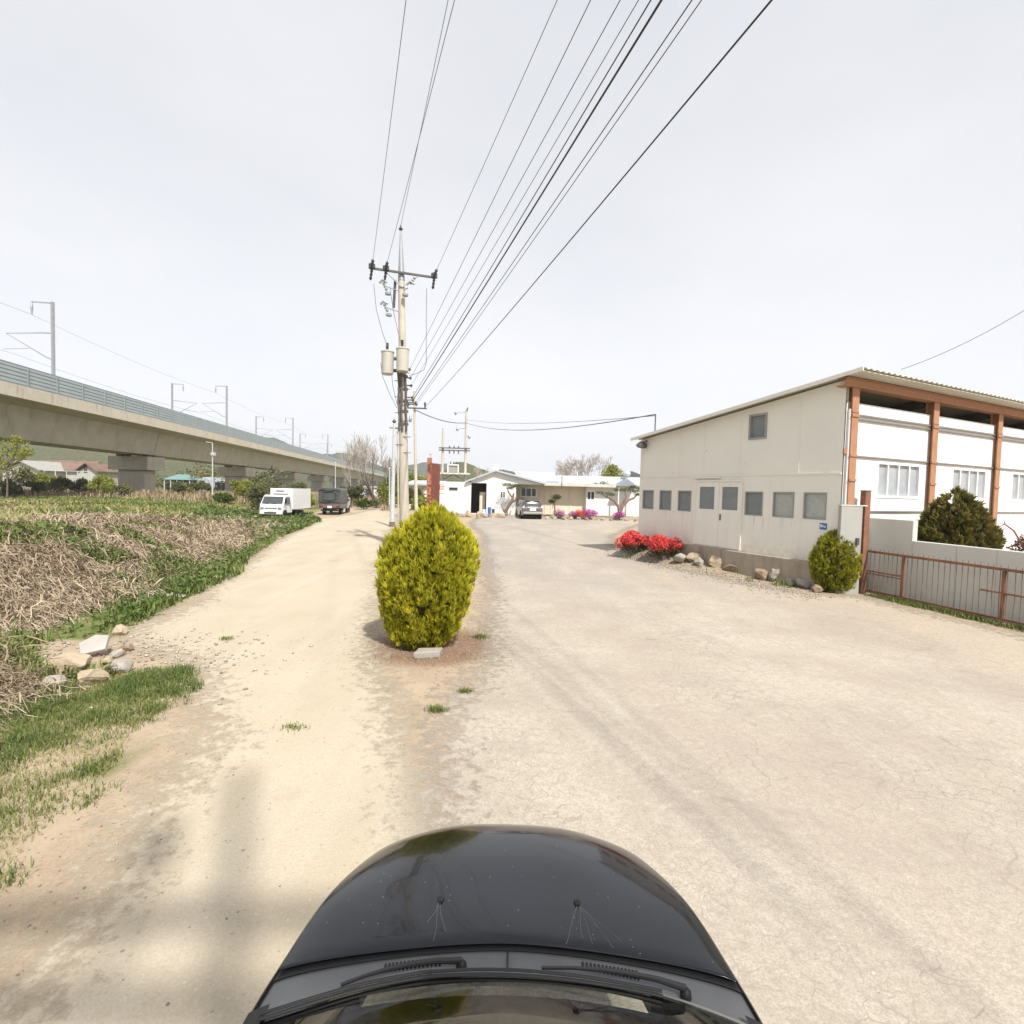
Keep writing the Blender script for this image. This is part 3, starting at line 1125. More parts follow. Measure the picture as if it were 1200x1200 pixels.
# ---------------------------------------------------------------- planes / facades
class Plane:
    """vertical plane: origin o, horizontal unit u, outward normal n"""

    def __init__(s, o, u):
        s.o = Vector((o[0], o[1], 0))
        s.u = Vector((u[0], u[1], 0)).normalized()
        n = Vector((s.u.y, -s.u.x, 0))
        if n.dot(Vector((0, 0, 0)) - s.o) < 0:
            n = -n
        s.n = n

    def p(s, a, z, d=0.0):
        q = s.o + s.u * a + s.n * d
        return Vector((q.x, q.y, z))

    def hit(s, px, py):
        d = ray(px, py)
        r = Vector(d)
        o = Vector((0, 0, CAM_H))
        tt = (s.o - o).dot(s.n) / r.dot(s.n)
        q = o + r * tt
        return (q - s.o).dot(s.u), q.z

    def rect(s, x0, x1, y0a, y1a, y0b=None, y1b=None):
        """px rectangle, left top/bottom and right top/bottom -> s0,s1,z0,z1"""
        y0b = y0a if y0b is None else y0b
        y1b = y1a if y1b is None else y1b
        A = s.hit(x0, y0a)
        B = s.hit(x0, y1a)
        C_ = s.hit(x1, y0b)
        D_ = s.hit(x1, y1b)
        s0 = (A[0] + B[0]) / 2
        s1 = (C_[0] + D_[0]) / 2
        return (min(s0, s1), max(s0, s1), (B[1] + D_[1]) / 2, (A[1] + C_[1]) / 2)


def holed_wall(mb, pl, s0, s1, zb, ztop, holes, d=0.0, rev=0.08):
    """wall face with rectangular openings (s0,s1,z0,z1); ztop(s) may slope; adds reveals"""
    ss = sorted(set([s0, s1] + [h[0] for h in holes] + [h[1] for h in holes]))
    ss = [a for a in ss if s0 - 1e-6 <= a <= s1 + 1e-6]
    for a, b in zip(ss[:-1], ss[1:]):
        if b - a < 1e-5:
            continue
        m = (a + b) / 2
        hs = sorted([h for h in holes if h[0] - 1e-6 <= m <= h[1] + 1e-6], key=lambda h: h[2])
        z = zb
        for h in hs:
            mb.quad(pl.p(a, z, d), pl.p(b, z, d), pl.p(b, h[2], d), pl.p(a, h[2], d))
            z = h[3]
        mb.quad(pl.p(a, z, d), pl.p(b, z, d), pl.p(b, ztop(b), d), pl.p(a, ztop(a), d))
    for h in holes:
        a, b, z0, z1 = h
        e = d - rev
        mb.quad(pl.p(a, z0, d), pl.p(b, z0, d), pl.p(b, z0, e), pl.p(a, z0, e))
        mb.quad(pl.p(a, z1, d), pl.p(b, z1, d), pl.p(b, z1, e), pl.p(a, z1, e))
        mb.quad(pl.p(a, z0, d), pl.p(a, z1, d), pl.p(a, z1, e), pl.p(a, z0, e))
        mb.quad(pl.p(b, z0, d), pl.p(b, z1, d), pl.p(b, z1, e), pl.p(b, z0, e))
    return mb


def pbox(mb, pl, s0, s1, z0, z1, d0, d1):
    a = [pl.p(s, z, d) for d in (d0, d1) for s, z in ((s0, z0), (s1, z0), (s1, z1), (s0, z1))]
    return mb.add(a, [(3, 2, 1, 0), (4, 5, 6, 7), (0, 1, 5, 4), (1, 2, 6, 5), (2, 3, 7, 6), (3, 0, 4, 7)])


def window(pl, h, parent, frame_mat, pane_mat, d=0.0, fw=0.05, panes=1, proud=0.02, rev=0.08, name='window', label=None):
    """frame part with a pane sub-part"""
    a, b, z0, z1 = h
    m = MB()
    lo, hi = d - rev + 0.004, d + proud
    pbox(m, pl, a, b, z0, z0 + fw, lo, hi)
    pbox(m, pl, a, b, z1 - fw, z1, lo, hi)
    pbox(m, pl, a, a + fw, z0 + fw, z1 - fw, lo, hi)
    pbox(m, pl, b - fw, b, z0 + fw, z1 - fw, lo, hi)
    for i in range(1, panes):
        c_ = a + (b - a) * i / panes
        pbox(m, pl, c_ - fw * 0.5, c_ + fw * 0.5, z0 + fw, z1 - fw, lo, hi - 0.012)
    f = m.build(name, frame_mat, parent)
    g = MB()
    pbox(g, pl, a + fw * 0.5, b - fw * 0.5, z0 + fw * 0.5, z1 - fw * 0.5, d - rev + 0.012, d - rev + 0.03)
    g.build('pane', pane_mat, f)
    if label:
        f['label'] = label
    return f


# ---------------------------------------------------------------- the big warehouse on the right
WU = Vector((-0.44, 0.90, 0)).normalized()      # along the gable wall, away from camera
WV = Vector((WU.y, -WU.x, 0))                     # along the long side wall, to the right
q = G(946, 688)
tmp = Plane((q.x, q.y), WU)
sN = tmp.hit(984.5, 600)[0]
C0 = tmp.p(sN, 0)
GP = Plane(C0, WU)                                # gable plane, s grows away from us
SP = Plane(C0, WV)                                # side wall plane, s grows to the right
GL = GP.hit(750, 560)[0]
zH = GP.hit(984.5, 446)[1]
zL = GP.hit(750.5, 516)[1]
slope = (zL - zH) / GL
PLZ = (GP.hit(787, 635)[1] + GP.hit(946, 657)[1]) / 2
SLEN = 26.0
wh = thing('warehouse', 'large pale metal clad warehouse with rust brown columns, high side open under its roof', 'warehouse', C0)
ztop = lambda s: zH + slope * s
wins = [(753.2, 766, 574.2, 596.3, 574.2, 596.7), (773, 786.7, 574.2, 597.6, 574.4, 598.2), (794.5, 810, 574.7, 598.7, 575, 599.4),
        (873, 894, 576, 602.8, 576.3, 604.2), (905.7, 930.5, 576.5, 605.8, 577, 607.4), (941.5, 969, 577, 608.2, 577.3, 610)]
holes = [GP.rect(a, b, y0, y1, y2, y3) for a, b, y0, y1, y2, y3 in wins]
z0m = sum(h[2] for h in holes) / 6
z1m = sum(h[3] for h in holes) / 6
holes = [(h[0], h[1], z0m, z1m) for h in holes]
up = GP.rect(878, 899, 485.5, 515.5, 484.5, 514)
door = GP.rect(814.5, 870, 562.5, 634, 562.5, 641)
mb = MB()
holed_wall(mb, GP, 0, GL, PLZ, ztop, holes + [up], 0.0, 0.09)
mb.quad(GP.p(0, PLZ, -0.12), GP.p(GL, PLZ, -0.12), GP.p(GL, zL, -0.12), GP.p(0, zH, -0.12))
# sheet seams
zs = GP.hit(860, 558)[1]
pbox(mb, GP, 0.02, GL - 0.02, zs, zs + 0.05, 0.0, 0.022)
for px in (870, 939):
    s_ = GP.hit(px, 480)[0]
    pbox(mb, GP, s_ - 0.012, s_ + 0.012, zs + 0.06, ztop(s_) - 0.2, 0.0, 0.012)
for i in range(1, 8):
    s_ = GL * i / 8 + 0.1
    if not any(h[0] - 0.1 < s_ < h[1] + 0.1 for h in holes + [door]):
        pbox(mb, GP, s_ - 0.006, s_ + 0.006, PLZ + 0.02, zs - 0.01, 0.0, 0.006)
t = NT('gable_sheet')
c = t.ramp(t.noise(0.6, 5), [(0.3, (0.74, 0.725, 0.66)), (0.7, (0.79, 0.775, 0.71))])
c = t.mix(t.ramp(t.noise(2.6, 6, 0.65, (1, 1, 0.10)), [(0.55, 0.0), (0.82, 0.7)]), c, (0.63, 0.58, 0.50))
sx = t.n('ShaderNodeSeparateXYZ')
t.l(t.coord(), sx.inputs[0])
zw0 = t.n('ShaderNodeMapRange')
zw0.inputs['From Min'].default_value = z0m - 0.75
zw0.inputs['From Max'].default_value = z0m - 0.03
t.l(sx.outputs['Z'], zw0.inputs['Value'])
below = t.math('LESS_THAN', sx.outputs['Z'], z0m)
run = t.ramp(t.noise(9.0, 5, 0.7, (1, 1, 0.06)), [(0.56, 0.0), (0.66, 1.0)])
run = t.math('MULTIPLY', run, t.math('MULTIPLY', zw0.outputs['Result'], below))
c = t.mix(t.math('MULTIPLY', run, 0.55), c, (0.46, 0.37, 0.30))
low = t.n('ShaderNodeMapRange')
low.inputs['From Min'].default_value = PLZ + 0.55
low.inputs['From Max'].default_value = PLZ
t.l(sx.outputs['Z'], low.inputs['Value'])
c = t.mix(t.math('MULTIPLY', low.outputs['Result'], t.ramp(t.noise(5, 6, 0.7), [(0.42, 0.0), (0.62, 0.55)])), c, (0.55, 0.45, 0.37))
dot = t.n('ShaderNodeTexVoronoi')
dot.inputs['Scale'].default_value = 1.6
t.l(t.coord(), dot.inputs['Vector'])
c = t.mix(t.math('MULTIPLY', t.math('LESS_THAN', dot.outputs['Distance'], 0.045), 0.6), c, (0.38, 0.34, 0.29))
t.bump(t.noise(2.2, 3), 0.10, 0.05)
t.set(c, 0.5, 0, 0.4)
gw = mb.build('gable_wall', t.mat, wh)
for i, h in enumerate(holes):
    window(GP, h, wh, MAT['frame_grey'], MAT['foil_pane'] if i >= 4 else MAT['screen_pane'], fw=0.035, proud=0.012)
window(GP, up, wh, MAT['frame_grey'], MAT['screen_pane'], fw=0.06, proud=0.03)
# double door
mb = MB()
pbox(mb, GP, door[0], door[0] + 0.06, PLZ + 0.02, door[3], 0.0, 0.06)
pbox(mb, GP, door[1] - 0.06, door[1], PLZ + 0.02, door[3], 0.0, 0.06)
pbox(mb, GP, door[0] + 0.06, door[1] - 0.06, door[3] - 0.06, door[3], 0.0, 0.06)
pbox(mb, GP, door[0] + 0.9, door[1] + 0.05, door[3] + 0.06, door[3] + 0.11, 0.0, 0.1)
df = mb.build('door', MAT['cream_panel'], wh)
dm = (GP.hit(843, 600)[0])
for a, b, wpx in ((door[0] + 0.06, dm - 0.005, (847, 865.5, 570.7, 597, 570.7, 598.5)), (dm + 0.005, door[1] - 0.06, (820.7, 838, 570.5, 596, 570.5, 597))):
    h = GP.rect(*wpx)
    mb = MB()
    pbox(mb, GP, a, b, PLZ + 0.05, h[2], 0.004, 0.04)
    pbox(mb, GP, a, b, h[3], door[3] - 0.065, 0.004, 0.04)
    pbox(mb, GP, a, h[0], h[2], h[3], 0.004, 0.04)
    pbox(mb, GP, h[1], b, h[2], h[3], 0.004, 0.04)
    mb.build('door_leaf', MAT['cream_panel'], df)
    g = MB()
    pbox(g, GP, h[0] - 0.01, h[1] + 0.01, h[2] - 0.01, h[3] + 0.01, 0.006, 0.018)
    g.build('pane', MAT['screen_pane'], df)
mb = MB()
pbox(mb, GP, dm - 0.10, dm - 0.07, PLZ + 0.95, PLZ + 1.15, 0.04, 0.075)
mb.build('door_handle', MAT['dark_steel'], df)
# plinth
mb = MB()
mb.prism([GP.p(-0.02, -0.1, 0.16), GP.p(GL + 0.1, -0.1, 0.16), GP.p(GL + 0.1, PLZ, 0.16), GP.p(-0.02, PLZ, 0.16)], -GP.n * 0.4)
mb.build('plinth', MAT['plinth'], wh, bevel=0.02)
mb = MB()
mb.prism([SP.p(0.25, -0.1, 0.03), SP.p(SLEN, -0.1, 0.03), SP.p(SLEN, 0.45, 0.03), SP.p(0.25, 0.45, 0.03)], -SP.n * 0.3)
mb.build('side_plinth', MAT['plinth'], wh)
# side wall of white panels between the columns
colpx = [993, 1089, 1163.5]
cols_s = [SP.hit(x, 560)[0] for x in colpx]
step = (cols_s[2] - cols_s[0]) / 2
cols_s = [cols_s[0] + step * i for i in range(7)]
wtop = SP.hit(1040, 478)[1]
swin = [SP.rect(1027, 1077, 541, 582.5, 544.5, 584), SP.rect(1113, 1151.5, 548, 586, 551, 587.5)]
wz0 = sum(h[2] for h in swin) / 2
wz1 = sum(h[3] for h in swin) / 2
ww = swin[0][1] - swin[0][0]
wo = swin[0][0] - cols_s[0]
swin = [(cols_s[i] + wo, cols_s[i] + wo + ww, wz0, wz1) for i in range(6)]
mb = MB()
holed_wall(mb, SP, 0.05, SLEN, 0.3, lambda s: wtop, swin, 0.0, 0.09)
mb.quad(SP.p(0.05, wtop, 0), SP.p(SLEN, wtop, 0), SP.p(SLEN, wtop, -0.15), SP.p(0.05, wtop, -0.15))
zg1 = SP.hit(1040, 494)[1]
zg2 = SP.hit(1040, 538)[1]
zg3 = SP.hit(1060, 599.5)[1]
mb.build('side_wall', MAT['white_panel'], wh)
for i, h in enumerate(swin):
    window(SP, h, wh, MAT['frame_white'], MAT['curtain_pane'], fw=0.06, panes=4, proud=0.02)
for zz, hh in ((zg1 + 0.05, 0.05), (zg1 - 0.06, 0.035), (zg2, 0.04), (zg3, 0.03)):
    mb = MB()
    pbox(mb, SP, cols_s[0] + 0.13, SLEN, zz - hh / 2, zz + hh / 2, 0.002, 0.05)
    mb.build('girt', MAT['girt'], wh)
zbeam = SP.hit(993, 452)[1]
for s_ in cols_s:
    mb = MB()
    w_ = 0.145
    pbox(mb, SP, s_ - w_, s_ + w_, 0.2, zbeam - 0.02, 0.10, 0.125)
    pbox(mb, SP, s_ - w_, s_ + w_, 0.2, zbeam - 0.02, -0.1, -0.075)
    pbox(mb, SP, s_ - 0.02, s_ + 0.02, 0.2, zbeam - 0.02, -0.075, 0.10)
    pbox(mb, SP, s_ - w_, s_ + w_, zbeam - 0.7, zbeam - 0.66, 0.125, 0.14)
    for zz in (zg1, zg2, 1.6, 3.0):
        pbox(mb, SP, s_ - w_ - 0.01, s_ + w_ + 0.01, zz - 0.03, zz + 0.03, 0.125, 0.15)
    mb.build('column', MAT['rust_orange'], wh)
mb = MB()
pbox(mb, SP, -0.25, SLEN, zbeam - 0.02, zbeam + 0.15, 0.13, 0.16)
pbox(mb, SP, -0.25, SLEN, zbeam + 0.15, zbeam + 0.175, -0.10, 0.2)
pbox(mb, SP, -0.25, SLEN, zbeam - 0.05, zbeam - 0.02, -0.10, 0.2)
mb.build('eave_beam', MAT['rust_orange'], wh)
# roof sheets: corrugated along the slope, overhanging on three sides
e0 = -0.60
zr = lambda s: zH + 0.06 + slope * s
NW = 420
rows = [e0, 0.4, 2, 4, GL * 0.6, GL + 0.24]
P = []
for s_ in rows:
    row = []
    for j in range(NW + 1):
        v = -0.32 + (SLEN + 0.9) * j / NW
        qv = GP.o + WU * s_ + WV * v
        row.append(Vector((qv.x, qv.y, zr(s_) + 0.025 * math.sin(j * math.pi / 2) + 0.03)))
    P.append(row)
mb = MB()
mb.grid(P)
rf = mb.build('roof', MAT['roof_sheet'], wh, recalc=False)
so = rf.modifiers.new('thick', 'SOLIDIFY')
so.thickness = 0.02
# soffit boards under the overhang and verge trim
mb = MB()
for a0, a1 in ((e0 + 0.05, -0.2),):
    A = [GP.o + WU * a + WV * v for a, v in ((a0, -0.28), (a0, SLEN), (a1, SLEN), (a1, -0.28))]
    zz = [zr(a0) - 0.05, zr(a0) - 0.05, zr(a1) - 0.05, zr(a1) - 0.05]
    mb.prism([Vector((p_.x, p_.y, z_)) for p_, z_ in zip(A, zz)], (0, 0, 0.03))
mb.build('soffit', MAT['roof_sheet'], wh)
mb = MB()
a = GP.o + WU * e0 - WV * 0.34
b = GP.o + WU * (GL + 0.24) - WV * 0.34
mb.bar(Vector((a.x, a.y, zr(e0) - 0.01)), Vector((b.x, b.y, zr(GL + 0.24) - 0.01)), 0.03, 0.10)
mb.build('verge_trim', MAT['cream_panel'], wh)
# purlins and rafters seen through the open clerestory
for s_ in cols_s:
    mb = MB()
    a = SP.p(s_, zr(0.2) - 0.22, -0.2)
    b = SP.p(s_, zr(6.5) - 0.22, -6.5)
    mb.bar(a, b, 0.1, 0.25)
    mb.build('rafter', MAT['dark_steel'], wh)
mb = MB()
mb.quad(SP.p(0.2, 0.3, -7), SP.p(SLEN, 0.3, -7), SP.p(SLEN, zr(7), -7), SP.p(0.2, zr(7), -7))
mb.quad(SP.p(SLEN, 0.3, 0), SP.p(SLEN, 0.3, -GL), SP.p(SLEN, zr(GL), -GL), SP.p(SLEN, zr(0), 0))
mb.quad(SP.p(0.05, 0.3, -GL), SP.p(SLEN, 0.3, -GL), SP.p(SLEN, zr(GL), -GL), SP.p(0.05, zr(GL), -GL))
mb.build('back_wall', MAT['cream_panel'], wh)
# floodlight, mast, bracket, plate
a = GP.p(GL - 0.35, GP.hit(754, 521)[1], 0.25)
mb = MB()
mb.lathe(a, [(0.04, -0.08), (0.13, -0.05), (0.21, 0.06), (0.22, 0.10), (0.19, 0.11)], 16, 'Y', rot=Matrix.Rotation(R_(-60), 3, 'X'))
mb.bar(a, GP.p(GL - 0.35, a.z + 0.15, 0.0), 0.04)
mb.build('floodlight', MAT['dark_steel'], wh, smooth=True)
mb = MB()
p0 = GP.p(GL - 0.9, zr(GL - 0.9), 0.1)
mast_top = p0 + Vector((0.0, 0, 0.75))
mb.tube([p0, mast_top], 0.025, 6)
mb.build('cable_mast', MAT['dark_steel'], wh)
mb = MB()
h = GP.rect(961, 969, 613, 620.5)
pbox(mb, GP, h[0], h[1], h[2], h[3], 0.004, 0.02)
pl_ = mb.build('number_plate', MAT['blue'], wh)
mb = MB()
w_ = h[1] - h[0]
for i, (x0, x1) in enumerate(((0.12, 0.38), (0.45, 0.6), (0.68, 0.9))):
    pbox(mb, GP, h[0] + w_ * x0, h[0] + w_ * x1, h[2] + 0.06, h[2] + 0.10 + 0.02 * i, 0.02, 0.023)
mb.build('plate_marks', MAT['white_paint'], pl_)
mb = MB()
a = SP.p(0.03, SP.hit(981, 528)[1], 0.02)
mb.box(a, (0.08, 0.08, 0.14))
mb.build('alarm_box', MAT['rust_orange'], wh)
mb = MB()
mb.tube([SP.p(0.12, 0.8, 0.05), SP.p(0.12, wtop - 0.2, 0.05)], 0.05, 8)
mb.build('downpipe', MAT['white_paint'], wh)

# ---------------------------------------------------------------- iron gate, post, wall
ga, gb = G(1011, 694.5), G(1200, 737.5)
gd = (gb - ga).normalized()
GT = Plane(ga, gd)
gate_len = (gb - ga).length + 2.6
gt = thing('sliding_gate', 'long rusty iron bar gate standing in front of the grey wall', 'gate', ga)
zt = 1.13
mb = MB()
pbox(mb, GT, 0, gate_len, zt - 0.03, zt + 0.03, -0.03, 0.03)
mb.build('top_rail', MAT['rust_steel'], gt)
mb = MB()
pbox(mb, GT, 0.0, gate_len, 0.08, 0.125, -0.025, 0.025)
mb.build('bottom_rail', MAT['rust_steel'], gt)
mb = MB()
s1 = GT.hit(1056, 650)[0]
pbox(mb, GT, 0.0, s1, 0.60, 0.635, -0.02, 0.02)
mb.build('middle_rail', MAT['rust_steel'], gt)
mb = MB()
pbox(mb, GT, 0.0, s1 + 0.08, 0.54, 0.565, 0.02, 0.045)
mb.build('latch_bar', MAT['rust_steel'], gt)
mb = MB()
s2 = GT.hit(1150, 680)[0]
pbox(mb, GT, s2, gate_len, 0.62, 0.655, -0.02, 0.02)
mb.build('middle_rail', MAT['rust_steel'], gt)
rg = random.Random(4)
s_ = 0.06
pos = []
while s_ < gate_len - 0.05:
    pos.append(s_)
    s_ += 0.125
for s_ in pos:
    mb = MB()
    j = rg.uniform(-0.012, 0.012)
    mb.tube([GT.p(s_, 0.12, 0), GT.p(s_ + j * 1.5, 0.6, rg.uniform(-.012, .012)), GT.p(s_ + j, zt, 0), GT.p(s_ + j, zt + 0.09, 0)], [0.0075, 0.0075, 0.0075, 0.005], 6)
    mb.build('bar', MAT['bar_steel'], gt)
for px in (1057, 1176):
    s_ = GT.hit(px, 690)[0]
    mb = MB()
    pbox(mb, GT, s_ - 0.028, s_ + 0.028, 0.13, zt - 0.035, -0.028, 0.028)
    mb.build('stile', MAT['rust_steel'], gt)
for s_ in (1.2, gate_len - 0.8):
    mb = MB()
    mb.lathe(GT.p(s_, 0.055, 0), [(0.02, -0.03), (0.055, -0.02), (0.045, 0), (0.055, 0.02), (0.02, 0.03)], 14, 'Z', rot=Matrix((GT.u, Vector((0, 0, 1)), GT.n)).transposed())
    mb.build('wheel', MAT['dark_steel'], gt)

s_ = GT.hit(1014.5, 640)[0]
a = GT.p(s_, 0, 0.07)
gp = thing('gate_post', 'tall square red brown gate post at the left end of the iron gate', 'post', a)
mb = MB()
zt2 = at(1015, 575.5, a.y)[2]
pbox(mb, GT, s_ - 0.085, s_ + 0.085, 0, zt2, 0.0, 0.17)
mb.build('shaft', MAT['rust_steel'], gp, bevel=0.01)
mb = MB()
pbox(mb, GT, s_ - 0.095, s_ + 0.095, zt2 + 0.001, zt2 + 0.02, -0.01, 0.18)
mb.build('cap', MAT['dark_steel'], gp)
for zz in (0.5, 1.05, 1.75):
    mb = MB()
    mb.tube([GT.p(s_ - 0.12, zz, 0.05), GT.p(s_ - 0.12, zz + 0.1, 0.05)], 0.028, 8)
    mb.box(GT.p(s_ - 0.10, zz + 0.05, 0.05), (0.05, 0.05, 0.03))
    mb.build('hinge', MAT['dark_steel'], gp)
mb = MB()
pbox(mb, GT, s_ - 0.16, s_ - 0.10, 1.28, 1.45, 0.02, 0.1)
mb.build('latch', MAT['insulator'], gp)

# stepped grey wall behind the gate
WP = Plane(GT.p(0, 0, -0.42), gd)
zw = (WP.hit(1076, 635)[1] + WP.hit(1195, 646)[1]) / 2
sA = WP.hit(1018, 640)[0]
sB = WP.hit(1069, 640)[0]
zB = WP.hit(1040, 608)[1]
bw = thing('boundary_wall', 'smooth grey boundary wall with one higher step behind the iron gate', 'wall', WP.p(0, 0))
mb = MB()
pbox(mb, WP, sB, gate_len + 3, -0.1, zw, -0.15, 0)
mb.build('low_wall', MAT['grey_wall'], bw, bevel=0.015)
mb = MB()
pbox(mb, WP, sA - 0.02, sB - 0.002, -0.1, zB, -0.15, 0.003)
mb.build('high_wall', MAT['grey_wall'], bw, bevel=0.015)
for px in (1168, 1120):
    mb = MB()
    s_ = WP.hit(px, 660)[0]
    pbox(mb, WP, s_ - 0.004, s_ + 0.004, 0.0, zw - 0.02, 0.0, 0.002)
    mb.build('joint', MAT['plinth'], bw)

sC = WP.hit(985, 640)[0]
PP = Plane((9.3, 13.40), (1, 0.06))
z1 = PP.hit(997, 593)[1]
pa, pb = PP.hit(984, 640)[0], PP.hit(1009, 640)[0]
pn = thing('wall_panel', 'tall narrow grey wall panel between the round yellow shrub and the red post', 'wall', PP.p(pa, 0))
mb = MB()
pbox(mb, PP, pa, pb, -0.1, z1, -0.12, 0)
mb.build('panel', M('panel_grey', (0.37, 0.37, 0.34), 0.8, 0.06, 1.5, dirt=(0.29, 0.27, 0.23), dirt_lo=0.55, dirt_hi=0.8, streak=True), pn, bevel=0.01)
mb = MB()
pbox(mb, PP, pa - 0.02, pb + 0.12, z1 + 0.002, z1 + 0.03, -0.13, 0.01)
mb.build('coping', MAT['grey_wall'], pn)
mb = MB()
pbox(mb, PP, pb - 0.16, pb - 0.09, 1.30, 1.48, 0.002, 0.05)
mb.build('meter_box', MAT['insulator'], pn)

# ---------------------------------------------------------------- white house behind the yard
HY = 48.0
FP = Plane((0, HY), (1, 0))


def frect(pl, x0, x1, y0, y1):
    return pl.rect(x0, x1, y0, y1)


hs = thing('white_annex', 'low white annex with a dark open doorway and a red and white round sign', 'house', at(540, 600, HY))
hs.location.z = 0
BASE[hs] = Vector(hs.location)
A = FP.hit(510.5, 564.5)
Bx = FP.hit(605, 566)
dr = FP.rect(552, 570, 566, 600)
w1 = FP.rect(526, 536.5, 571, 575)
w2 = FP.rect(586, 592.5, 575.5, 584)
zt_ = FP.hit(552, 565)[1]
mb = MB()
holed_wall(mb, FP, A[0], Bx[0], 0.15, lambda s: zt_, [(dr[0], dr[1], 0.3, dr[3]), w1, w2], 0, 0.12)
mb.quad(FP.p(A[0], 0.15, 0), FP.p(A[0], 0.15, -6), FP.p(A[0], zt_, -6), FP.p(A[0], zt_, 0))
mb.quad(FP.p(A[0], zt_, 0), FP.p(Bx[0], zt_, 0), FP.p(Bx[0], zt_, -6), FP.p(A[0], zt_, -6))
mb.build('wall', MAT['white_paint'], hs)
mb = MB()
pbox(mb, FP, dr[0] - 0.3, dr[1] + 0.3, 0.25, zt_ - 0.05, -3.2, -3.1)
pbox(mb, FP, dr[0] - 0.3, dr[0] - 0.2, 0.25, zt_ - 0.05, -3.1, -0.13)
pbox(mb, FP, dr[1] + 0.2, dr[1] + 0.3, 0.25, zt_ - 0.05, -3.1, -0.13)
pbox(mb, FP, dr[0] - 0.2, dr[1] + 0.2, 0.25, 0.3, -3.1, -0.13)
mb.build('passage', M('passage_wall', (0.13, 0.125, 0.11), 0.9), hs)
mb = MB()
pbox(mb, FP, dr[0] + 0.75, dr[0] + 1.3, 0.3, 2.3, -0.9, -0.85)
mb.build('open_door', MAT['cream_wall'], hs)
window(FP, w1, hs, MAT['frame_grey'], MAT['window_dark'], fw=0.04)
window(FP, w2, hs, MAT['frame_white'], MAT['window_dark'], fw=0.08, panes=2)
mb = MB()
c_ = FP.hit(518, 571)
mb.lathe(FP.p(c_[0], c_[1], 0.03), [(0.55, -0.025), (0.55, 0.025)], 28, 'Y')
sg = mb.build('round_sign', MAT['plate'], hs)
mb = MB()
pos = [(-.22, .22, .22, .26), (-.26, .05, .26, .10), (-.24, -.10, .24, -.05), (-.18, -.24, .18, -.19), (-.2, -.24, -.15, .24), (-.02, -.28, .03, .28), (.15, -.24, .2, .24)]
for x0, z0, x1, z1_ in pos:
    pbox(mb, FP, c_[0] + x0, c_[0] + x1, c_[1] + z0, c_[1] + max(z1_, z0 + 0.045), 0.056, 0.062)
mb.build('sign_marks', M('sign_red', (0.62, 0.10, 0.08), 0.5), sg)
# gable behind
gx0, gz0 = FP.hit(552, 563)
gxa, gza = FP.hit(581, 552.5)
gx1, gz1 = FP.hit(634, 567)
mb = MB()
mb.prism([FP.p(gx0, zt_ + 0.0, -0.05), FP.p(gx0, gz0, -0.05), FP.p(gxa, gza, -0.05), FP.p(gx1, gz1, -0.05), FP.p(gx1, zt_ - 0.1, -0.05)], -FP.n * 0.15)
mb.build('gable', MAT['white_paint'], hs)
mb = MB()
for (a0, b0), (a1, b1) in (((gx0 - 0.5, gz0 - 0.22), (gxa, gza)), ((gxa, gza), (gx1 + 0.4, gz1 - 0.05))):
    mb.prism([FP.p(a0, b0, 0.35), FP.p(a1, b1, 0.35), FP.p(a1, b1 + 0.16, 0.35), FP.p(a0, b0 + 0.16, 0.35)], -FP.n * 10)
rr = mb.build('roof', MAT['pale_roof'], hs)
mb = MB()
c_ = FP.hit(580.5, 549)
mb.box(FP.p(c_[0], c_[1] - 0.1, -1.5), (0.55, 0.5, 0.9))
mb.box(FP.p(c_[0], c_[1] + 0.38, -1.5), (0.65, 0.6, 0.08))
mb.build('chimney', MAT['white_paint'], rr)

HY2 = 50.5
F2 = Plane((0, HY2), (1, 0))
h2 = thing('long_house', 'long low white house with a flat overhanging eave facing the yard', 'house', (8, HY2, 0))
x0 = F2.hit(602, 580)[0]
x1 = F2.hit(686, 580)[0]
x2 = F2.hit(752, 580)[0]
ze = F2.hit(640, 569)[1]
wa = F2.rect(610, 629, 571.5, 582.5)
wb = F2.rect(686.5, 696, 575.5, 586)
mb = MB()
holed_wall(mb, F2, x0, x1 - 0.02, 0.1, lambda s: ze + 0.15, [wa], 0, 0.12)
mb.build('recessed_wall', MAT['cream_wall'], h2)
mb = MB()
holed_wall(mb, F2, x1, x2 + 6, 0.1, lambda s: ze + 0.05, [wb], 0.6, 0.12)
mb.quad(F2.p(x1, 0.1, 0.6), F2.p(x1, ze + 0.05, 0.6), F2.p(x1, ze + 0.05, -0.1), F2.p(x1, 0.1, -0.1))
mb.build('wing_wall', MAT['white_paint'], h2)
window(F2, wa, h2, MAT['frame_white'], MAT['window_dark'], fw=0.09, panes=3)
window(F2, wb, h2, MAT['frame_white'], MAT['window_dark'], d=0.6, fw=0.08, panes=2)
mb = MB()
for px in (633, 639, 646, 655, 668, 683):
    s_ = F2.hit(px, 585)[0]
    pbox(mb, F2, s_ - 0.06, s_ + 0.06, 0.2, ze + 0.1, 0.002, 0.05)
mb.build('pilaster', MAT['cream_wall'], h2)
mb = MB()
ex0, ex1 = F2.hit(597, 568)[0], F2.hit(720, 568)[0]
mb.prism([F2.p(ex0, ze, 1.4), F2.p(ex1, ze - 0.05, 1.4), F2.p(ex1, ze + 0.24, 1.4), F2.p(ex0, ze + 0.27, 1.4)], -F2.n * 2.2)
mb.build('eave', MAT['roof_sheet'], h2)
mb = MB()
pbox(mb, F2, x1 + 0.3, x2 + 6.4, ze + 0.06, ze + 0.24, -0.3, 0.95)
mb.build('wing_eave', MAT['roof_sheet'], h2)
mb = MB()
s_ = F2.hit(657, 560)[0]
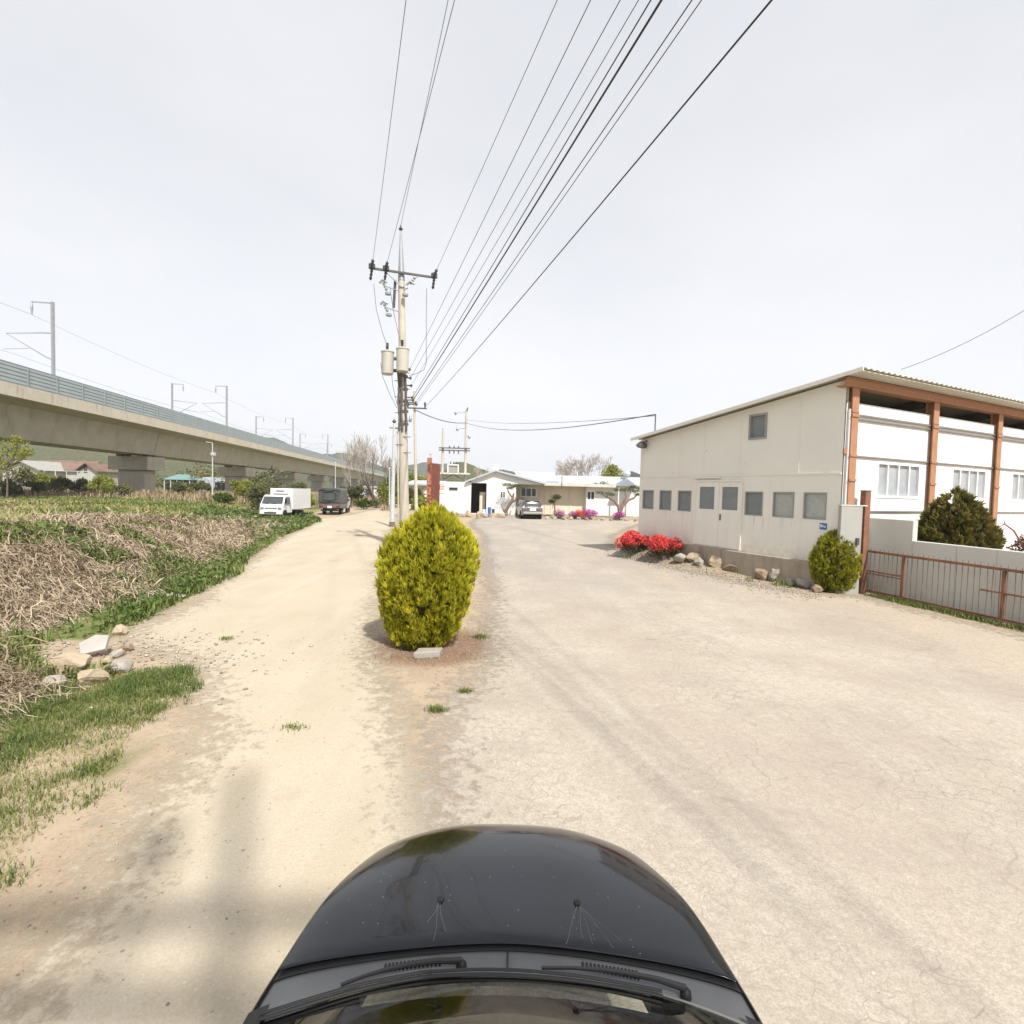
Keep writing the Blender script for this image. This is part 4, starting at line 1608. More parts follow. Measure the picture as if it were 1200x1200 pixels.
mb.tube([F2.p(s_, ze - 0.3, 1.42), F2.p(s_, ze + 0.9, 1.42)], 0.04, 6)
mb.build('vent_pipe', MAT['dark_steel'], h2)
# porch gable on the wing
px0, px1 = F2.hit(719, 570)[0], F2.hit(741, 570)[0]
zp = F2.hit(730, 570)[1]
zp2 = F2.hit(729, 562)[1]
mb = MB()
xm = (px0 + px1) / 2
mb.prism([F2.p(px0, zp, 2.0), F2.p(px1, zp, 2.0), F2.p(px1, zp + 0.06, 2.0), F2.p(xm, zp2, 2.0), F2.p(px0, zp + 0.06, 2.0)], -F2.n * 2.2)
mb.build('porch_roof', MAT['blue_roof'], h2)
for s_ in (px0 + 0.15, px1 - 0.15):
    mb = MB()
    mb.box(F2.p(s_, (zp + 0.2) / 2, 1.8), (0.1, 0.1, zp - 0.2))
    mb.build('porch_post', MAT['white_paint'], h2)

HY3 = 58.0
F3 = Plane((0, HY3), (1, 0))
h3 = thing('rear_house', 'rear house with a wide pale metal roof rising behind the long eave', 'house', (10, HY3, 0))
mb = MB()
a0 = F3.hit(604, 560)[0]
a1 = F3.hit(790, 560)[0]
zr0 = F3.hit(640, 569)[1]
zr1 = F3.hit(640, 551.5)[1]
zr2 = F3.hit(720, 557.5)[1]
am = F3.hit(654, 560)[0]
mb.prism([F3.p(a0 + 0.3, 0.2, -0.4), F3.p(a1 - 0.3, 0.2, -0.4), F3.p(a1 - 0.3, zr0, -0.4), F3.p(a0 + 0.3, zr0, -0.4)], -F3.n * 8)
mb.build('wall', MAT['white_paint'], h3)
mb = MB()
mb.prism([F3.p(a0, zr0, 0.4), F3.p(a0, zr1, -4.5), F3.p(a0, zr0, -9)], F3.u * (am - a0 - 0.02))
mb.build('roof', MAT['pale_roof'], h3)
mb = MB()
mb.prism([F3.p(am, zr0, 0.4), F3.p(am, zr2, -3.5), F3.p(am, zr0, -9)], F3.u * (a1 - am))
r2 = mb.build('lower_roof', MAT['pale_roof'], h3)
mb = MB()
c_ = F3.hit(740, 557)
mb.lathe(F3.p(c_[0], c_[1] - 0.5, -2.5), [(0.18, -0.3), (0.18, 0.4), (0.42, 0.55), (0.5, 0.8), (0.35, 1.05), (0.05, 1.15)], 14)
mb.build('roof_vent', MAT['pale_steel'], r2, smooth=True)
mb = MB()
b0 = F3.hit(641, 559)
for (x_, ) in ((F3.hit(681, 555)[0],), (F3.hit(700, 555)[0],)):
    mb.tube([F3.p(x_, zr2 - 0.2, -3.4), F3.p(x_, zr2 + 0.5, -3.4)], 0.05, 6)
mb.build('roof_pipe', MAT['white_paint'], r2)
# blue sheet lying low on the front roof
mb = MB()
a = F2.hit(640, 565.5)
b = F2.hit(654, 566)
mb.prism([F2.p(a[0], ze + 0.3, 0.9), F2.p(b[0], ze + 0.3, 0.9), F2.p(b[0], ze + 0.38, -0.5), F2.p(a[0], ze + 0.38, -0.5)], (0, 0, 0.05))
o = mb.build('blue_sheet', M('blue_sheet', (0.13, 0.27, 0.42), 0.5), None)
tag(o, 'dark blue sheet lying on the flat eave of the long house', 'sheet')

# small white shed far behind the bare tree, low wall to the right of the pole
HY4 = 88
F4 = Plane((0, HY4), (1, 0))
sh = thing('white_shed', 'small white shed far off between the viaduct and the bare tree', 'shed', at(432, 575, HY4))
sh.location.z = 0
BASE[sh] = Vector(sh.location)
a = F4.rect(422, 441, 571, 581)
mb = MB()
pbox(mb, F4, a[0], a[1], 0, a[3], -4, 0)
mb.build('wall', MAT['white_paint'], sh)
mb = MB()
pbox(mb, F4, a[0] - 0.2, a[1] + 0.2, a[3] + 0.002, a[3] + 0.2, -4.2, 0.3)
mb.build('roof', MAT['pale_roof'], sh)
mb = MB()
pbox(mb, F4, a[0] + 0.9, a[0] + 1.8, 0.6, a[3] - 0.3, 0.002, 0.03)
mb.build('window', MAT['window_dark'], sh)
HY5 = 60
F5 = Plane((0, HY5), (1, 0))
sh = thing('low_shed', 'low grey roofed shed behind the shrubs right of the concrete pole', 'shed', at(492, 580, HY5))
sh.location.z = 0
BASE[sh] = Vector(sh.location)
a = F5.rect(476, 512, 567, 592)
mb = MB()
pbox(mb, F5, a[0], a[1], 0, a[3] - 0.2, -5, 0)
mb.build('wall', MAT['cream_wall'], sh)
mb = MB()
mb.prism([F5.p(a[0] - 0.3, a[3] - 0.19, 0.4), F5.p(a[0] - 0.3, a[3] - 0.02, 0.4), F5.p(a[0] - 0.3, a[3] + 0.5, -5.4), F5.p(a[0] - 0.3, a[3] + 0.3, -5.4)], F5.u * (a[1] - a[0] + 0.6))
mb.build('roof', MAT['pale_roof'], sh)

# ---------------------------------------------------------------- houses beyond the viaduct
MAT['dull_wall'] = M('dull_wall', (0.46, 0.45, 0.41), 0.85, 0.1, 0.6, dirt=(0.3, 0.28, 0.25), dirt_lo=0.5, dirt_hi=0.8, streak=True)
def far_house(name, label, px0, px1, py_eave, py_ridge, py_base, Y, roofm, wallm, depth=9.0, gable=None, side='ridge'):
    Fp = Plane((0, Y), (1, 0))
    xa = Fp.hit(px0, 560)[0]
    xb = Fp.hit(px1, 560)[0]
    z_e = Fp.hit((px0 + px1) / 2, py_eave)[1]
    z_r = Fp.hit((px0 + px1) / 2, py_ridge)[1]
    r = thing(name, label, 'house', ((xa + xb) / 2, Y, 0))
    m = MB()
    if side == 'ridge':
        pbox(m, Fp, xa + 0.4, xb - 0.4, 0.2, z_e, -depth, -0.5)
        m.build('wall', wallm, r)
        m = MB()
        m.prism([Fp.p(xa, z_e, 0.2), Fp.p(xa, z_r, -depth / 2), Fp.p(xa, z_e, -depth - 0.2)], Fp.u * (xb - xa))
        m.build('roof', roofm, r)
    else:
        xm = (xa + xb) / 2
        m.prism([Fp.p(xa + 0.4, 0.2, -0.5), Fp.p(xb - 0.4, 0.2, -0.5), Fp.p(xb - 0.4, z_e, -0.5), Fp.p(xm, z_r - 0.25, -0.5), Fp.p(xa + 0.4, z_e, -0.5)], -Fp.n * depth)
        m.build('wall', wallm, r)
        m = MB()
        for (a0, b0), (a1, b1) in (((xa, z_e), (xm, z_r)), ((xm, z_r), (xb, z_e))):
            m.prism([Fp.p(a0, b0, 0.2), Fp.p(a1, b1, 0.2), Fp.p(a1, b1 + 0.2, 0.2), Fp.p(a0, b0 + 0.2, 0.2)], -Fp.n * (depth + 1))
        m.build('roof', roofm, r)
    n = 3
    for i in range(n):
        m = MB()
        c0_ = xa + (xb - xa) * (i + 0.5) / n
        pbox(m, Fp, c0_ - 0.6, c0_ + 0.6, 1.2, min(2.5, z_e - 0.3), -0.495, -0.45)
        m.build('window', MAT['window_dark'], r)
    return r, Fp


far_house('tiled_house', 'low house with a reddish brown tiled roof seen under the viaduct', 48, 98, 551, 539, 572, 110, MAT['brown_roof'], MAT['dull_wall'])
r, Fp = far_house('gabled_wing', 'white gabled house end with a small dark window beside the brown roof', 87, 114, 553, 543, 572, 107, MAT['brown_roof'], MAT['dull_wall'], 6, side='gable')
m = MB()
w_ = Fp.rect(96, 100, 546, 554)
pbox(m, Fp, w_[0], w_[1], w_[2], w_[3], -0.495, -0.45)
m.build('attic_window', MAT['window_dark'], r)
far_house('brown_house', 'dull brown roofed house between the white gable and the tiled house', 26, 70, 548, 538, 572, 118, MAT['brown_roof'], MAT['cream_wall'])
far_house('white_gable_house', 'grey roofed house with a white gable at the left edge under the viaduct', -2, 47, 551, 540, 572, 104, M('grey_tiles', (0.33, 0.32, 0.29), 0.8), MAT['dull_wall'], side='gable')
# porch fence in front
Fp = Plane((0, 102), (1, 0))
fe = thing('pipe_fence', 'pale pipe fence in front of the houses under the viaduct', 'fence', at(80, 570, 102))
fe.location.z = 0
BASE[fe] = Vector(fe.location)
a0, a1 = Fp.hit(52, 560)[0], Fp.hit(104, 560)[0]
zt_ = Fp.hit(80, 551.5)[1]
for i in range(5):
    s_ = a0 + (a1 - a0) * i / 4
    m = MB()
    m.tube([Fp.p(s_, 0.2, 0), Fp.p(s_, zt_, 0)], 0.09, 6)
    m.build('post', MAT['pale_steel'], fe)
m = MB()
for zz in (zt_ - 0.1, zt_ - 1.5):
    m.tube([Fp.p(a0, zz, 0), Fp.p(a1, zz, 0)], 0.08, 6)
m.build('rail', MAT['pale_steel'], fe)

# teal pavilion and grey tent-like roof
Y = 130
a, b = at(190, 562, Y), at(223, 562, Y)
pv = thing('teal_pavilion', 'small pavilion with a hipped teal roof beyond the first pier', 'pavilion', ((a.x + b.x) / 2, Y + 3, 0))
m = MB()
cx, cy = (a.x + b.x) / 2, Y + 3
hw = (b.x - a.x) / 2
z0 = at(205, 562, Y)[2]
z1 = at(205, 555.5, Y)[2]
m.add([(cx - hw, cy - 3, z0), (cx + hw, cy - 3, z0), (cx + hw, cy + 3, z0), (cx - hw, cy + 3, z0), (cx - hw * .45, cy, z1), (cx + hw * .45, cy, z1)],
      [(0, 1, 5, 4), (1, 2, 5), (2, 3, 4, 5), (3, 0, 4), (3, 2, 1, 0)])
m.build('roof', MAT['teal_roof'], pv)
for i in range(5):
    m = MB()
    m.tube([(cx - hw * .9 + hw * 1.8 * i / 4, cy - 2.7, 0.2), (cx - hw * .9 + hw * 1.8 * i / 4, cy - 2.7, z0)], 0.14, 6)
    m.build('post', MAT['pale_steel'], pv)
m = MB()
m.box((cx, cy + 1.5, z0 / 2 + 0.1), (hw * 1.7, 1.5, z0 - 0.3))
m.build('wall', M('teal_wall', (0.10, 0.17, 0.17), 0.8), pv)
a, b = at(228, 567, Y), at(250, 567, Y)
tn = thing('vinyl_greenhouse', 'grey blue arched greenhouse right of the teal pavilion', 'greenhouse', ((a.x + b.x) / 2, Y, 0))
m = MB()
hw = (b.x - a.x) / 2
cx = (a.x + b.x) / 2
zt_ = at(239, 559, Y)[2]
P = []
for j in range(2):
    P.append([(cx + hw * math.cos(math.pi * i / 10), Y + 12 * j, 0.1 + (zt_ - 0.1) * math.sin(math.pi * i / 10)) for i in range(11)])
m.grid(P)
m.add(P[0], [tuple(range(11))])
m.build('cover', M('vinyl_cover', (0.42, 0.46, 0.52), 0.4), tn)
m = MB()
m.box((cx, Y - 0.05, 1.0), (1.6, 0.06, 1.9))
m.build('door', MAT['grey_steel'], tn)
# ---------------------------------------------------------------- railway viaduct
VX0, VSL = -42.1, -0.14
VD = Vector((VSL, 1, 0)).normalized()
VN = Vector((1, -VSL, 0)).normalized()           # towards the road


def vp(y, a, z):
    """point at world-y station y, a metres in from the near edge"""
    return Vector((VX0 + VSL * y, y, z)) - VN * a


via = thing('railway_viaduct', 'long concrete railway viaduct with blue grey noise barriers crossing the left of the view', 'viaduct', vp(82.5, 6, 0))
SPAN = 40.0
st0 = -37.5
NSP = 13
GIRD = [(0.05, 10.62), (3.0, 10.25), (3.75, 6.75), (8.75, 6.75), (9.5, 10.25), (12.45, 10.62), (12.45, 10.95), (0.05, 10.95)]
for i in range(NSP):
    ya, yb = st0 + SPAN * i + 0.06, st0 + SPAN * (i + 1) - 0.06
    dv = vp(yb, 0, 0) - vp(ya, 0, 0)
    m = MB()
    m.prism([vp(ya, a, z) for a, z in GIRD], dv)
    m.build('girder', MAT['concrete'], via)
    for a0, a1, nm in ((0.0, 0.32, 'parapet'), (12.18, 12.5, 'parapet')):
        m = MB()
        m.prism([vp(ya, a, z) for a, z in ((a0, 10.55), (a1, 10.55), (a1, 11.8), (a0, 11.8))], dv)
        # small drain shadows / cable trough ledge
        m.build(nm, MAT['parapet'], via)
    for a0, nm in ((0.12, 'noise_barrier'), (12.3, 'noise_barrier')):
        m = MB()
        m.prism([vp(ya, a, z) for a, z in ((a0, 11.805), (a0 + 0.06, 11.805), (a0 + 0.06, 13.75), (a0, 13.75))], dv)
        if a0 < 1:
            for kz in range(5):
                z_ = 11.95 + 0.38 * kz
                m.prism([vp(ya, a, z) for a, z in ((a0 - 0.05, z_), (a0 - 0.003, z_), (a0 - 0.003, z_ + 0.3), (a0 - 0.02, z_ + 0.3))], dv)
        m.mi = 1
        n = 10
        for j in range(n):
            y_ = ya + (yb - ya) * (j + 0.5) / n
            c_ = vp(y_, a0, 12.81)
            m.box(c_ + VN * 0.02, (0.18, 0.18, 2.0), rz=math.atan2(-VSL, 1))
        m.prism([vp(ya, a, z) for a, z in ((a0 - 0.04, 13.753), (a0 + 0.1, 13.753), (a0 + 0.1, 13.83), (a0 - 0.04, 13.83))], dv)
        m.build(nm, [MAT['barrier'], MAT['barrier_post']], via)
rotv = math.atan2(-VSL, 1)
for i in range(NSP + 1):
    y_ = st0 + SPAN * i
    z0 = hz(vp(y_, 6, 0).x, y_) - 0.5 if y_ < 300 else 0
    m = MB()
    c_ = vp(y_, 6.25, 0)
    m.box((c_.x, c_.y, (4.3 + z0) / 2), (4.8, 2.3, 4.3 - z0), rz=-rotv)
    pr = m.build('pier', MAT['concrete'], via, bevel=0.25)
    m = MB()
    m.box((c_.x, c_.y, 5.36), (7.0, 3.4, 2.1), rz=-rotv)
    m.build('pier_cap', MAT['concrete'], pr, bevel=0.05)
    for sx in (-1.9, 1.9):
        for sy in (-0.8, 0.8):
            m = MB()
            q_ = c_ - VN * sx + VD * sy
            m.box((q_.x, q_.y, 6.585), (0.9, 0.7, 0.32), rz=-rotv)
            m.build('bearing', MAT['dark_steel'], pr)

# catenary masts: each a thing
def mast(y, a, sgn, label):
    base = vp(y, a, 10.95)
    r = thing('catenary_mast', label, 'mast', base, 0, 'overhead line masts on the viaduct')
    H = 11.1
    m = MB()
    m.box(base + Vector((0, 0, H / 2)), (0.27, 0.24, H), rz=-rotv)
    m.build('pole', MAT['grey_steel'], r)
    m = MB()
    t_ = base + Vector((0, 0, H - 0.12))
    m.bar(t_, t_ - VN * sgn * 2.1, 0.12, 0.12)
    arm = m.build('top_arm', MAT['grey_steel'], r)
    m = MB()
    e = t_ - VN * sgn * 2.05
    m.tube([e, e + Vector((0, 0, -0.6)), e + Vector((0, 0, -1.4))], [0.05, 0.14, 0.05], 6)
    m.build('insulator', MAT['grey_steel'], arm)
    m = MB()
    b0 = base + Vector((0, 0, H - 3.4))
    b1 = base + Vector((0, 0, H - 6.3))
    tip = base - VN * sgn * 4.6 + Vector((0, 0, H - 3.7))
    low = base - VN * sgn * 3.6 + Vector((0, 0, H - 5.4))
    m.tube([b0, b0 - VN * sgn * 0.9, tip], [0.07, 0.07, 0.04], 5)
    m.tube([b1, b1 - VN * sgn * 0.7 + Vector((0, 0, .25)), tip], [0.08, 0.08, 0.04], 5)
    m.tube([low + VN * sgn * 1.2 + Vector((0, 0, 0.2)), low - VN * sgn * 1.3], 0.035, 5)
    m.build('cantilever', MAT['grey_steel'], r)


ord_ = ['nearest', 'second', 'third', 'fourth', 'fifth', 'sixth', 'seventh']
for i, y_ in enumerate((57.5, 103.5, 149.5, 195.5, 241.5, 287.5)):
    mast(y_, 1.1, 1, 'grey overhead line mast, %s along the near side of the viaduct' % ord_[i])
for i, y_ in enumerate((103.5, 149.5, 195.5, 241.5)):
    mast(y_, 11.2, -1, 'grey overhead line mast, %s along the far side of the viaduct' % ord_[i])
for nm, a, dz, lb in (('catenary_wire', 3.2, 9.6, 'thin feeder wire hung from the tops of the near side masts'),
                      ('catenary_wire', 5.2, 5.3, 'thin contact wire held over the near viaduct track')):
    m = MB()
    pts = []
    for i in range(-1, 6):
        for j in range(6):
            y_ = 57.5 + 46 * i + 46 * j / 6
            f = j / 6
            pts.append(vp(y_, a, 10.95 + dz - 4 * 0.5 * f * (1 - f)))
    m.tube(pts, 0.016, 4)
    o = m.build(nm, MAT['wire_grey'], None)
    tag(o, lb, 'wire', 'wires over the viaduct')


# ---------------------------------------------------------------- utility poles
def crossarm_insul(m, p, axis, L=0.45):
    """strain insulator from p along axis"""
    axis = Vector(axis).normalized()
    pts, rr = [], []
    for i in range(7):
        pts.append(p + axis * (L * i / 6))
        rr.append(0.035 if i % 2 == 0 else 0.065)
    m.tube(pts, rr, 8)


PY = 21.0
pb = at(474, 604, PY)
pt = at(470.3, 322, PY)
pbase = Vector((pb.x + (pb.x - pt.x) / (pt.z - pb.z) * pb.z, PY, 0))
pz = lambda py: at(470, py, PY)[2]
pole = thing('utility_pole', 'tall concrete utility pole with crossarm and two pale transformers behind the big yellow shrub', 'utility pole', pbase)
ax = lambda z: pbase + (pt - pbase) * (z / pt.z)
m = MB()
m.tube([ax(-0.2), ax(pt.z * 0.5), ax(pt.z)], [0.20, 0.165, 0.125], 20)
m.build('shaft', MAT['pole_concrete'], pole, smooth=True)
ztip = pz(270)
m = MB()
top = ax(ztip)
m.tube([ax(pt.z - 0.25), ax(pt.z + 0.2), ax(ztip)], [0.14, 0.12, 0.03], 12)
m.build('top_extension', MAT['grey_steel'], pole, smooth=True)
m = MB()
m.tube([top, top + Vector((0, 0, 0.05)), top + Vector((0, 0, 0.1)), top + Vector((0, 0, 0.2))], [0.05, 0.09, 0.05, 0.03], 8)
m.build('pin_insulator', MAT['insulator'], pole)
DA = Vector((0.95, 0.30, 0)).normalized()     # crossarm direction
DW = Vector((0.33, -0.944, 0)).normalized()  # towards the pole behind us
zx = pz(320.5)
aL = at(436, 317.5, PY - 0.35)
aR = at(507, 327, PY + 0.45)
zx = (aL.z + aR.z) / 2
cpos = ax(zx) + DW * 0.18
cL = cpos - DA * ((cpos - aL).length)
cR = cpos + DA * ((aR - cpos).length)
m = MB()
m.bar(cL, cR, 0.075, 0.075)
m.build('crossarm', MAT['dark_steel'], pole)
m = MB()
m.bar(cpos + DA * 0.7, ax(zx - 0.55) + DW * 0.15, 0.04)
m.bar(cpos - DA * 0.7, ax(zx - 0.55) + DW * 0.15, 0.04)
m.build('arm_brace', MAT['grey_steel'], pole)
cM = cpos - DA * 0.62
ins_end = []
for c_ in (cL, cM, cR):
    m = MB()
    crossarm_insul(m, c_ + Vector((0, 0, 0.06)), DW + Vector((0, 0, 0.08)), 0.55)
    m.lathe(c_ + Vector((0, 0, 0.07)), [(0.05, -0.1), (0.13, -0.08), (0.13, 0.08), (0.05, 0.1)], 12)
    crossarm_insul(m, c_ + Vector((0, 0, -0.05)), Vector((-0.1, -0.1, -1)), 0.42)
    m.build('insulator', MAT['insulator'], pole)
    ins_end.append(c_ + DW * 0.6 + Vector((0, 0, 0.1)))
# cut-out switches
for (px, py, dy) in ((449, 331, -0.4), (481, 333, -0.25), (450, 356, -0.4)):
    p0 = at(px, py, PY + dy)
    m = MB()
    s_ = -1 if px < 470 else 1
    crossarm_insul(m, p0, Vector((-s_ * 0.55, 0, -0.85)) * -1 if px > 470 else Vector((0.45, 0, -0.9)), 0.34)
    m.tube([p0 + Vector((-0.14, -.05, -0.05)), p0 + Vector((0.0, -0.06, 0.08)), p0 + Vector((0.16, -0.06, -0.02))], 0.045, 6)
    e = p0 + Vector((0.2 if px < 470 else -0.2, 0, -0.42))
    m.lathe(e, [(0.05, -0.06), (0.12, -0.05), (0.12, 0.03), (0.04, 0.06)], 10)
    m.bar(p0 + Vector((0.1 if px < 470 else -.1, 0, -0.15)), ax(p0.z - 0.2), 0.03)
    m.build('cutout_switch', MAT['grey_steel'], pole)
m = MB()
m.tube([ax(pz(330)) + Vector((-0.22, -0.12, 0)), ax(pz(362)) + Vector((-0.30, -0.12, 0))], 0.055, 8)
m.build('arrester', MAT['insulator'], pole)
MAT['can'] = M('transformer_paint', (0.47, 0.455, 0.40), 0.5, 0.06, 2, dirt=(0.42, 0.33, 0.24), dirt_lo=0.62, dirt_hi=0.85, streak=True)
for (px, Y_, p0, p1) in ((454, PY - 0.15, 411, 439), (471.5, PY - 0.42, 407.5, 436)):
    b = at(px, p1, Y_)
    h_ = at(px, p0, Y_)[2] - b.z
    m = MB()
    m.lathe(b, [(0.20, 0), (0.235, 0.03), (0.245, h_ * 0.9), (0.265, h_ * 0.92), (0.265, h_ * 0.96), (0.2, h_), (0.05, h_ + 0.04)], 22)
    cn = m.build('transformer', MAT['can'], pole, smooth=True)
    m = MB()
    for i in range(5):
        z_ = h_ + 0.04 + 0.055 * i
        m.lathe(b + Vector((-0.02, 0, z_)), [(0.035, 0), (0.07, 0.02), (0.035, 0.05)], 10)
    m.build('bushing', MAT['insulator'], cn)
    m = MB()
    m.bar(b + Vector((0.2 if px < 460 else 0.0, 0.1, h_ * 0.7)), ax(b.z + h_ * 0.7), 0.08, 0.12)
    m.bar(b + Vector((0.2 if px < 460 else 0.0, 0.1, h_ * 0.2)), ax(b.z + h_ * 0.2), 0.08, 0.12)
    m.build('bracket', MAT['dark_steel'], cn)
# jumpers and cables down the pole
m = MB()
for a, b, c_ in (((438, 333), (442, 372), (454, 406)), ((457, 336), (462, 372), (470, 402)), ((500, 338), (499.5, 380), (499.6, 425)), ((499.6, 425), (496, 436), (480, 440)),
                 ((446, 425), (449, 446), (465, 478)), ((459, 438), (461, 458), (468, 482))):
    P3 = [at(*q_, PY - 0.3) for q_ in (a, b, c_)]
    m.tube([P3[0], P3[0] * .25 + P3[1] * .75, P3[1] * .5 + P3[2] * .5, P3[2]], 0.013, 5)
m.build('jumper', MAT['wire_grey'], pole)
m = MB()
for k_, (dx, r0) in enumerate(((-0.14, 0.04), (0.15, 0.045), (-0.02, 0.05))):
    zA = pz(436 if k_ != 1 else 442)
    m.tube([ax(z_) + Vector((dx + 0.02 * math.sin(z_ * 5 + k_), -0.17, 0)) for z_ in np.linspace(zA, pz(506), 9)], r0, 6)
m.build('riser_cable', MAT['dark_steel'], pole)
for i in range(11):
    m = MB()
    z_ = pz(438) - 0.32 * i
    m.bar(ax(z_) + Vector((-0.3 if i % 2 else 0.0, -0.16, 0)), ax(z_) + Vector((0.02 if i % 2 else 0.32, -0.16, 0)), 0.025)
    m.build('step_bolt', MAT['dark_steel'], pole)
m = MB()
for py in (441, 456, 470, 482, 497):
    z_ = pz(py)
    m.tube([ax(z_ - 0.04), ax(z_ + 0.04)], 0.21, 14)
m.build('clamp_band', MAT['dark_steel'], pole)
m = MB()
m.tube([ax(z_) + Vector((-0.22, -0.1, 0)) for z_ in (0.0, 2.2, pz(506))], 0.035, 8)
m.build('conduit', MAT['pole_concrete'], pole)


def slim_pole(name, label, px_b, py_b, px_t, py_t, Y, r0, r1, mat, z0=0.0):
    b = at(px_b, py_b, Y)
    t_ = at(px_t, py_t, Y)
    b = Vector((b.x, Y, z0))
    r = thing(name, label, 'pole', b)
    m = MB()
    m.tube([b + Vector((0, 0, -0.1)), (b + t_) / 2, t_], [r0, (r0 + r1) / 2, r1], 12)
    m.build('shaft', mat, r, smooth=True)
    return r, b, t_


r, b, t_ = slim_pole('slim_pole', 'slim grey steel pole left of the concrete utility pole', 459.5, 617, 462, 496, 32.8, 0.17, 0.07, MAT['pale_steel'])
m = MB()
m.tube([b, b + Vector((0, 0, 0.32))], 0.185, 12)
m.build('base_sleeve', MAT['bar_steel'], r)
m = MB()
m.lathe(t_, [(0.05, 0), (0.14, 0.1), (0.05, 0.25)], 10)
m.bar(t_ + Vector((-0.3, 0, -0.3)), t_ + Vector((0.3, 0, -0.3)), 0.06)
m.build('pole_head', MAT['dark_steel'], r)

r, b, t_ = slim_pole('slim_pole', 'thin pale pole with a short crossarm right of the concrete utility pole', 488.5, 585, 485.5, 458, 40, 0.15, 0.08, MAT['pole_concrete'])
sp_arm = at(489, 478.5, 39.8)
m = MB()
m.bar(at(477, 478, 39.8), at(500, 478.8, 39.8), 0.1)
m.build('crossarm', MAT['dark_steel'], r)
for px in (478, 498):
    m = MB()
    q_ = at(px, 478, 39.8)
    m.tube([q_, q_ + Vector((0, 0, 0.35)), q_ + Vector((0, 0, 0.45))], [0.05, 0.09, 0.03], 8)
    m.build('insulator', MAT['insulator'], r)
m = MB()
q_ = at(481, 491, 39.8)
m.lathe(q_, [(0.08, -0.25), (0.14, 0), (0.08, 0.25)], 8)
m.build('cutout_switch', MAT['grey_steel'], r)

# H-frame with transformer platform
HF = 56.0
hx0, hx1 = at(518.3, 560, HF).x, at(545.0, 560, HF).x
hf = thing('transformer_frame', 'two pole frame carrying a transformer platform behind the white annex', 'transformer frame', ((hx0 + hx1) / 2, HF, 0))
zz = lambda py: at(530, py, HF)[2]
for x_, py in ((hx0, 502), (hx1, 481)):
    m = MB()
    m.tube([(x_, HF, 0), (x_, HF, zz(py))], [0.17, 0.11], 12)
    m.build('pole', MAT['pole_concrete'], hf, smooth=True)
for py in (525.3, 528):
    m = MB()
    m.bar((hx0 - 0.4, HF - 0.2, zz(py)), (hx1 + 0.5, HF - 0.2, zz(py)), 0.12)
    m.build('crossbeam', MAT['dark_steel'], hf)
m = MB()
m.box(((hx0 + hx1) / 2, HF, zz(555)), (hx1 - hx0 + 1.0, 1.2, 0.16))
m.build('platform', MAT['roof_sheet'], hf)
m = MB()
m.bar((hx0, HF - 0.3, zz(563)), ((hx0 + hx1) / 2, HF - 0.3, zz(555.8)), 0.1)
m.bar((hx1, HF - 0.3, zz(563)), ((hx0 + hx1) / 2, HF - 0.3, zz(555.8)), 0.1)
m.build('platform_brace', MAT['dark_steel'], hf)
m = MB()
xa, xb = at(525.5, 550, HF).x, at(537.5, 550, HF).x
m.box(((xa + xb) / 2, HF, (zz(554) + zz(546)) / 2), (xb - xa, 0.8, zz(546) - zz(554)))
tr_ = m.build('transformer', M('transformer_grey', (0.30, 0.29, 0.27), 0.6), hf, bevel=0.05)
m = MB()
w_ = 0.12
m.box((xa, HF - 0.45, (zz(554) + zz(545)) / 2), (w_, w_, zz(545) - zz(554)))
m.box((xb, HF - 0.45, (zz(554) + zz(545)) / 2), (w_, w_, zz(545) - zz(554)))
m.box(((xa + xb) / 2, HF - 0.45, zz(545)), (xb - xa + w_, w_ + .004, w_))
m.build('guard_frame', MAT['white_paint'], tr_)
for i in range(3):
    m = MB()
    x_ = xa + (xb - xa) * (0.2 + 0.3 * i)
    m.tube([(x_, HF, zz(545.5)), (x_, HF, zz(541))], [0.09, 0.05], 6)
    m.build('bushing', MAT['insulator'], tr_)
for i in range(3):
    m = MB()
    x_ = hx0 + (hx1 - hx0) * (0.3 + 0.2 * i)
    m.tube([(x_, HF - 0.2, zz(525)), (x_, HF - 0.2, zz(522.5))], [0.08, 0.05], 6)
    m.tube([(x_, HF - 0.2, zz(528.5)), (x_, HF - 0.2, zz(532))], [0.08, 0.05], 6)
    m.build('insulator', MAT['insulator'], hf)
for px, py in ((534, 484), (536, 503), (550, 512)):
    m = MB()
    q_ = at(px, py, HF - 0.2)
    m.lathe(q_, [(0.05, -0.22), (0.17, 0), (0.05, 0.22)], 8)
    m.bar(q_, (hx1, HF, q_.z + 0.15), 0.06)
    m.build('cutout_switch', MAT['grey_steel'], hf)
m = MB()
q_ = at(546.5, 483, HF)
m.tube([q_, q_ + Vector((0.15, 0, 0.5))], [0.12, 0.06], 6)
m.build('pole_head', MAT['insulator'], hf)

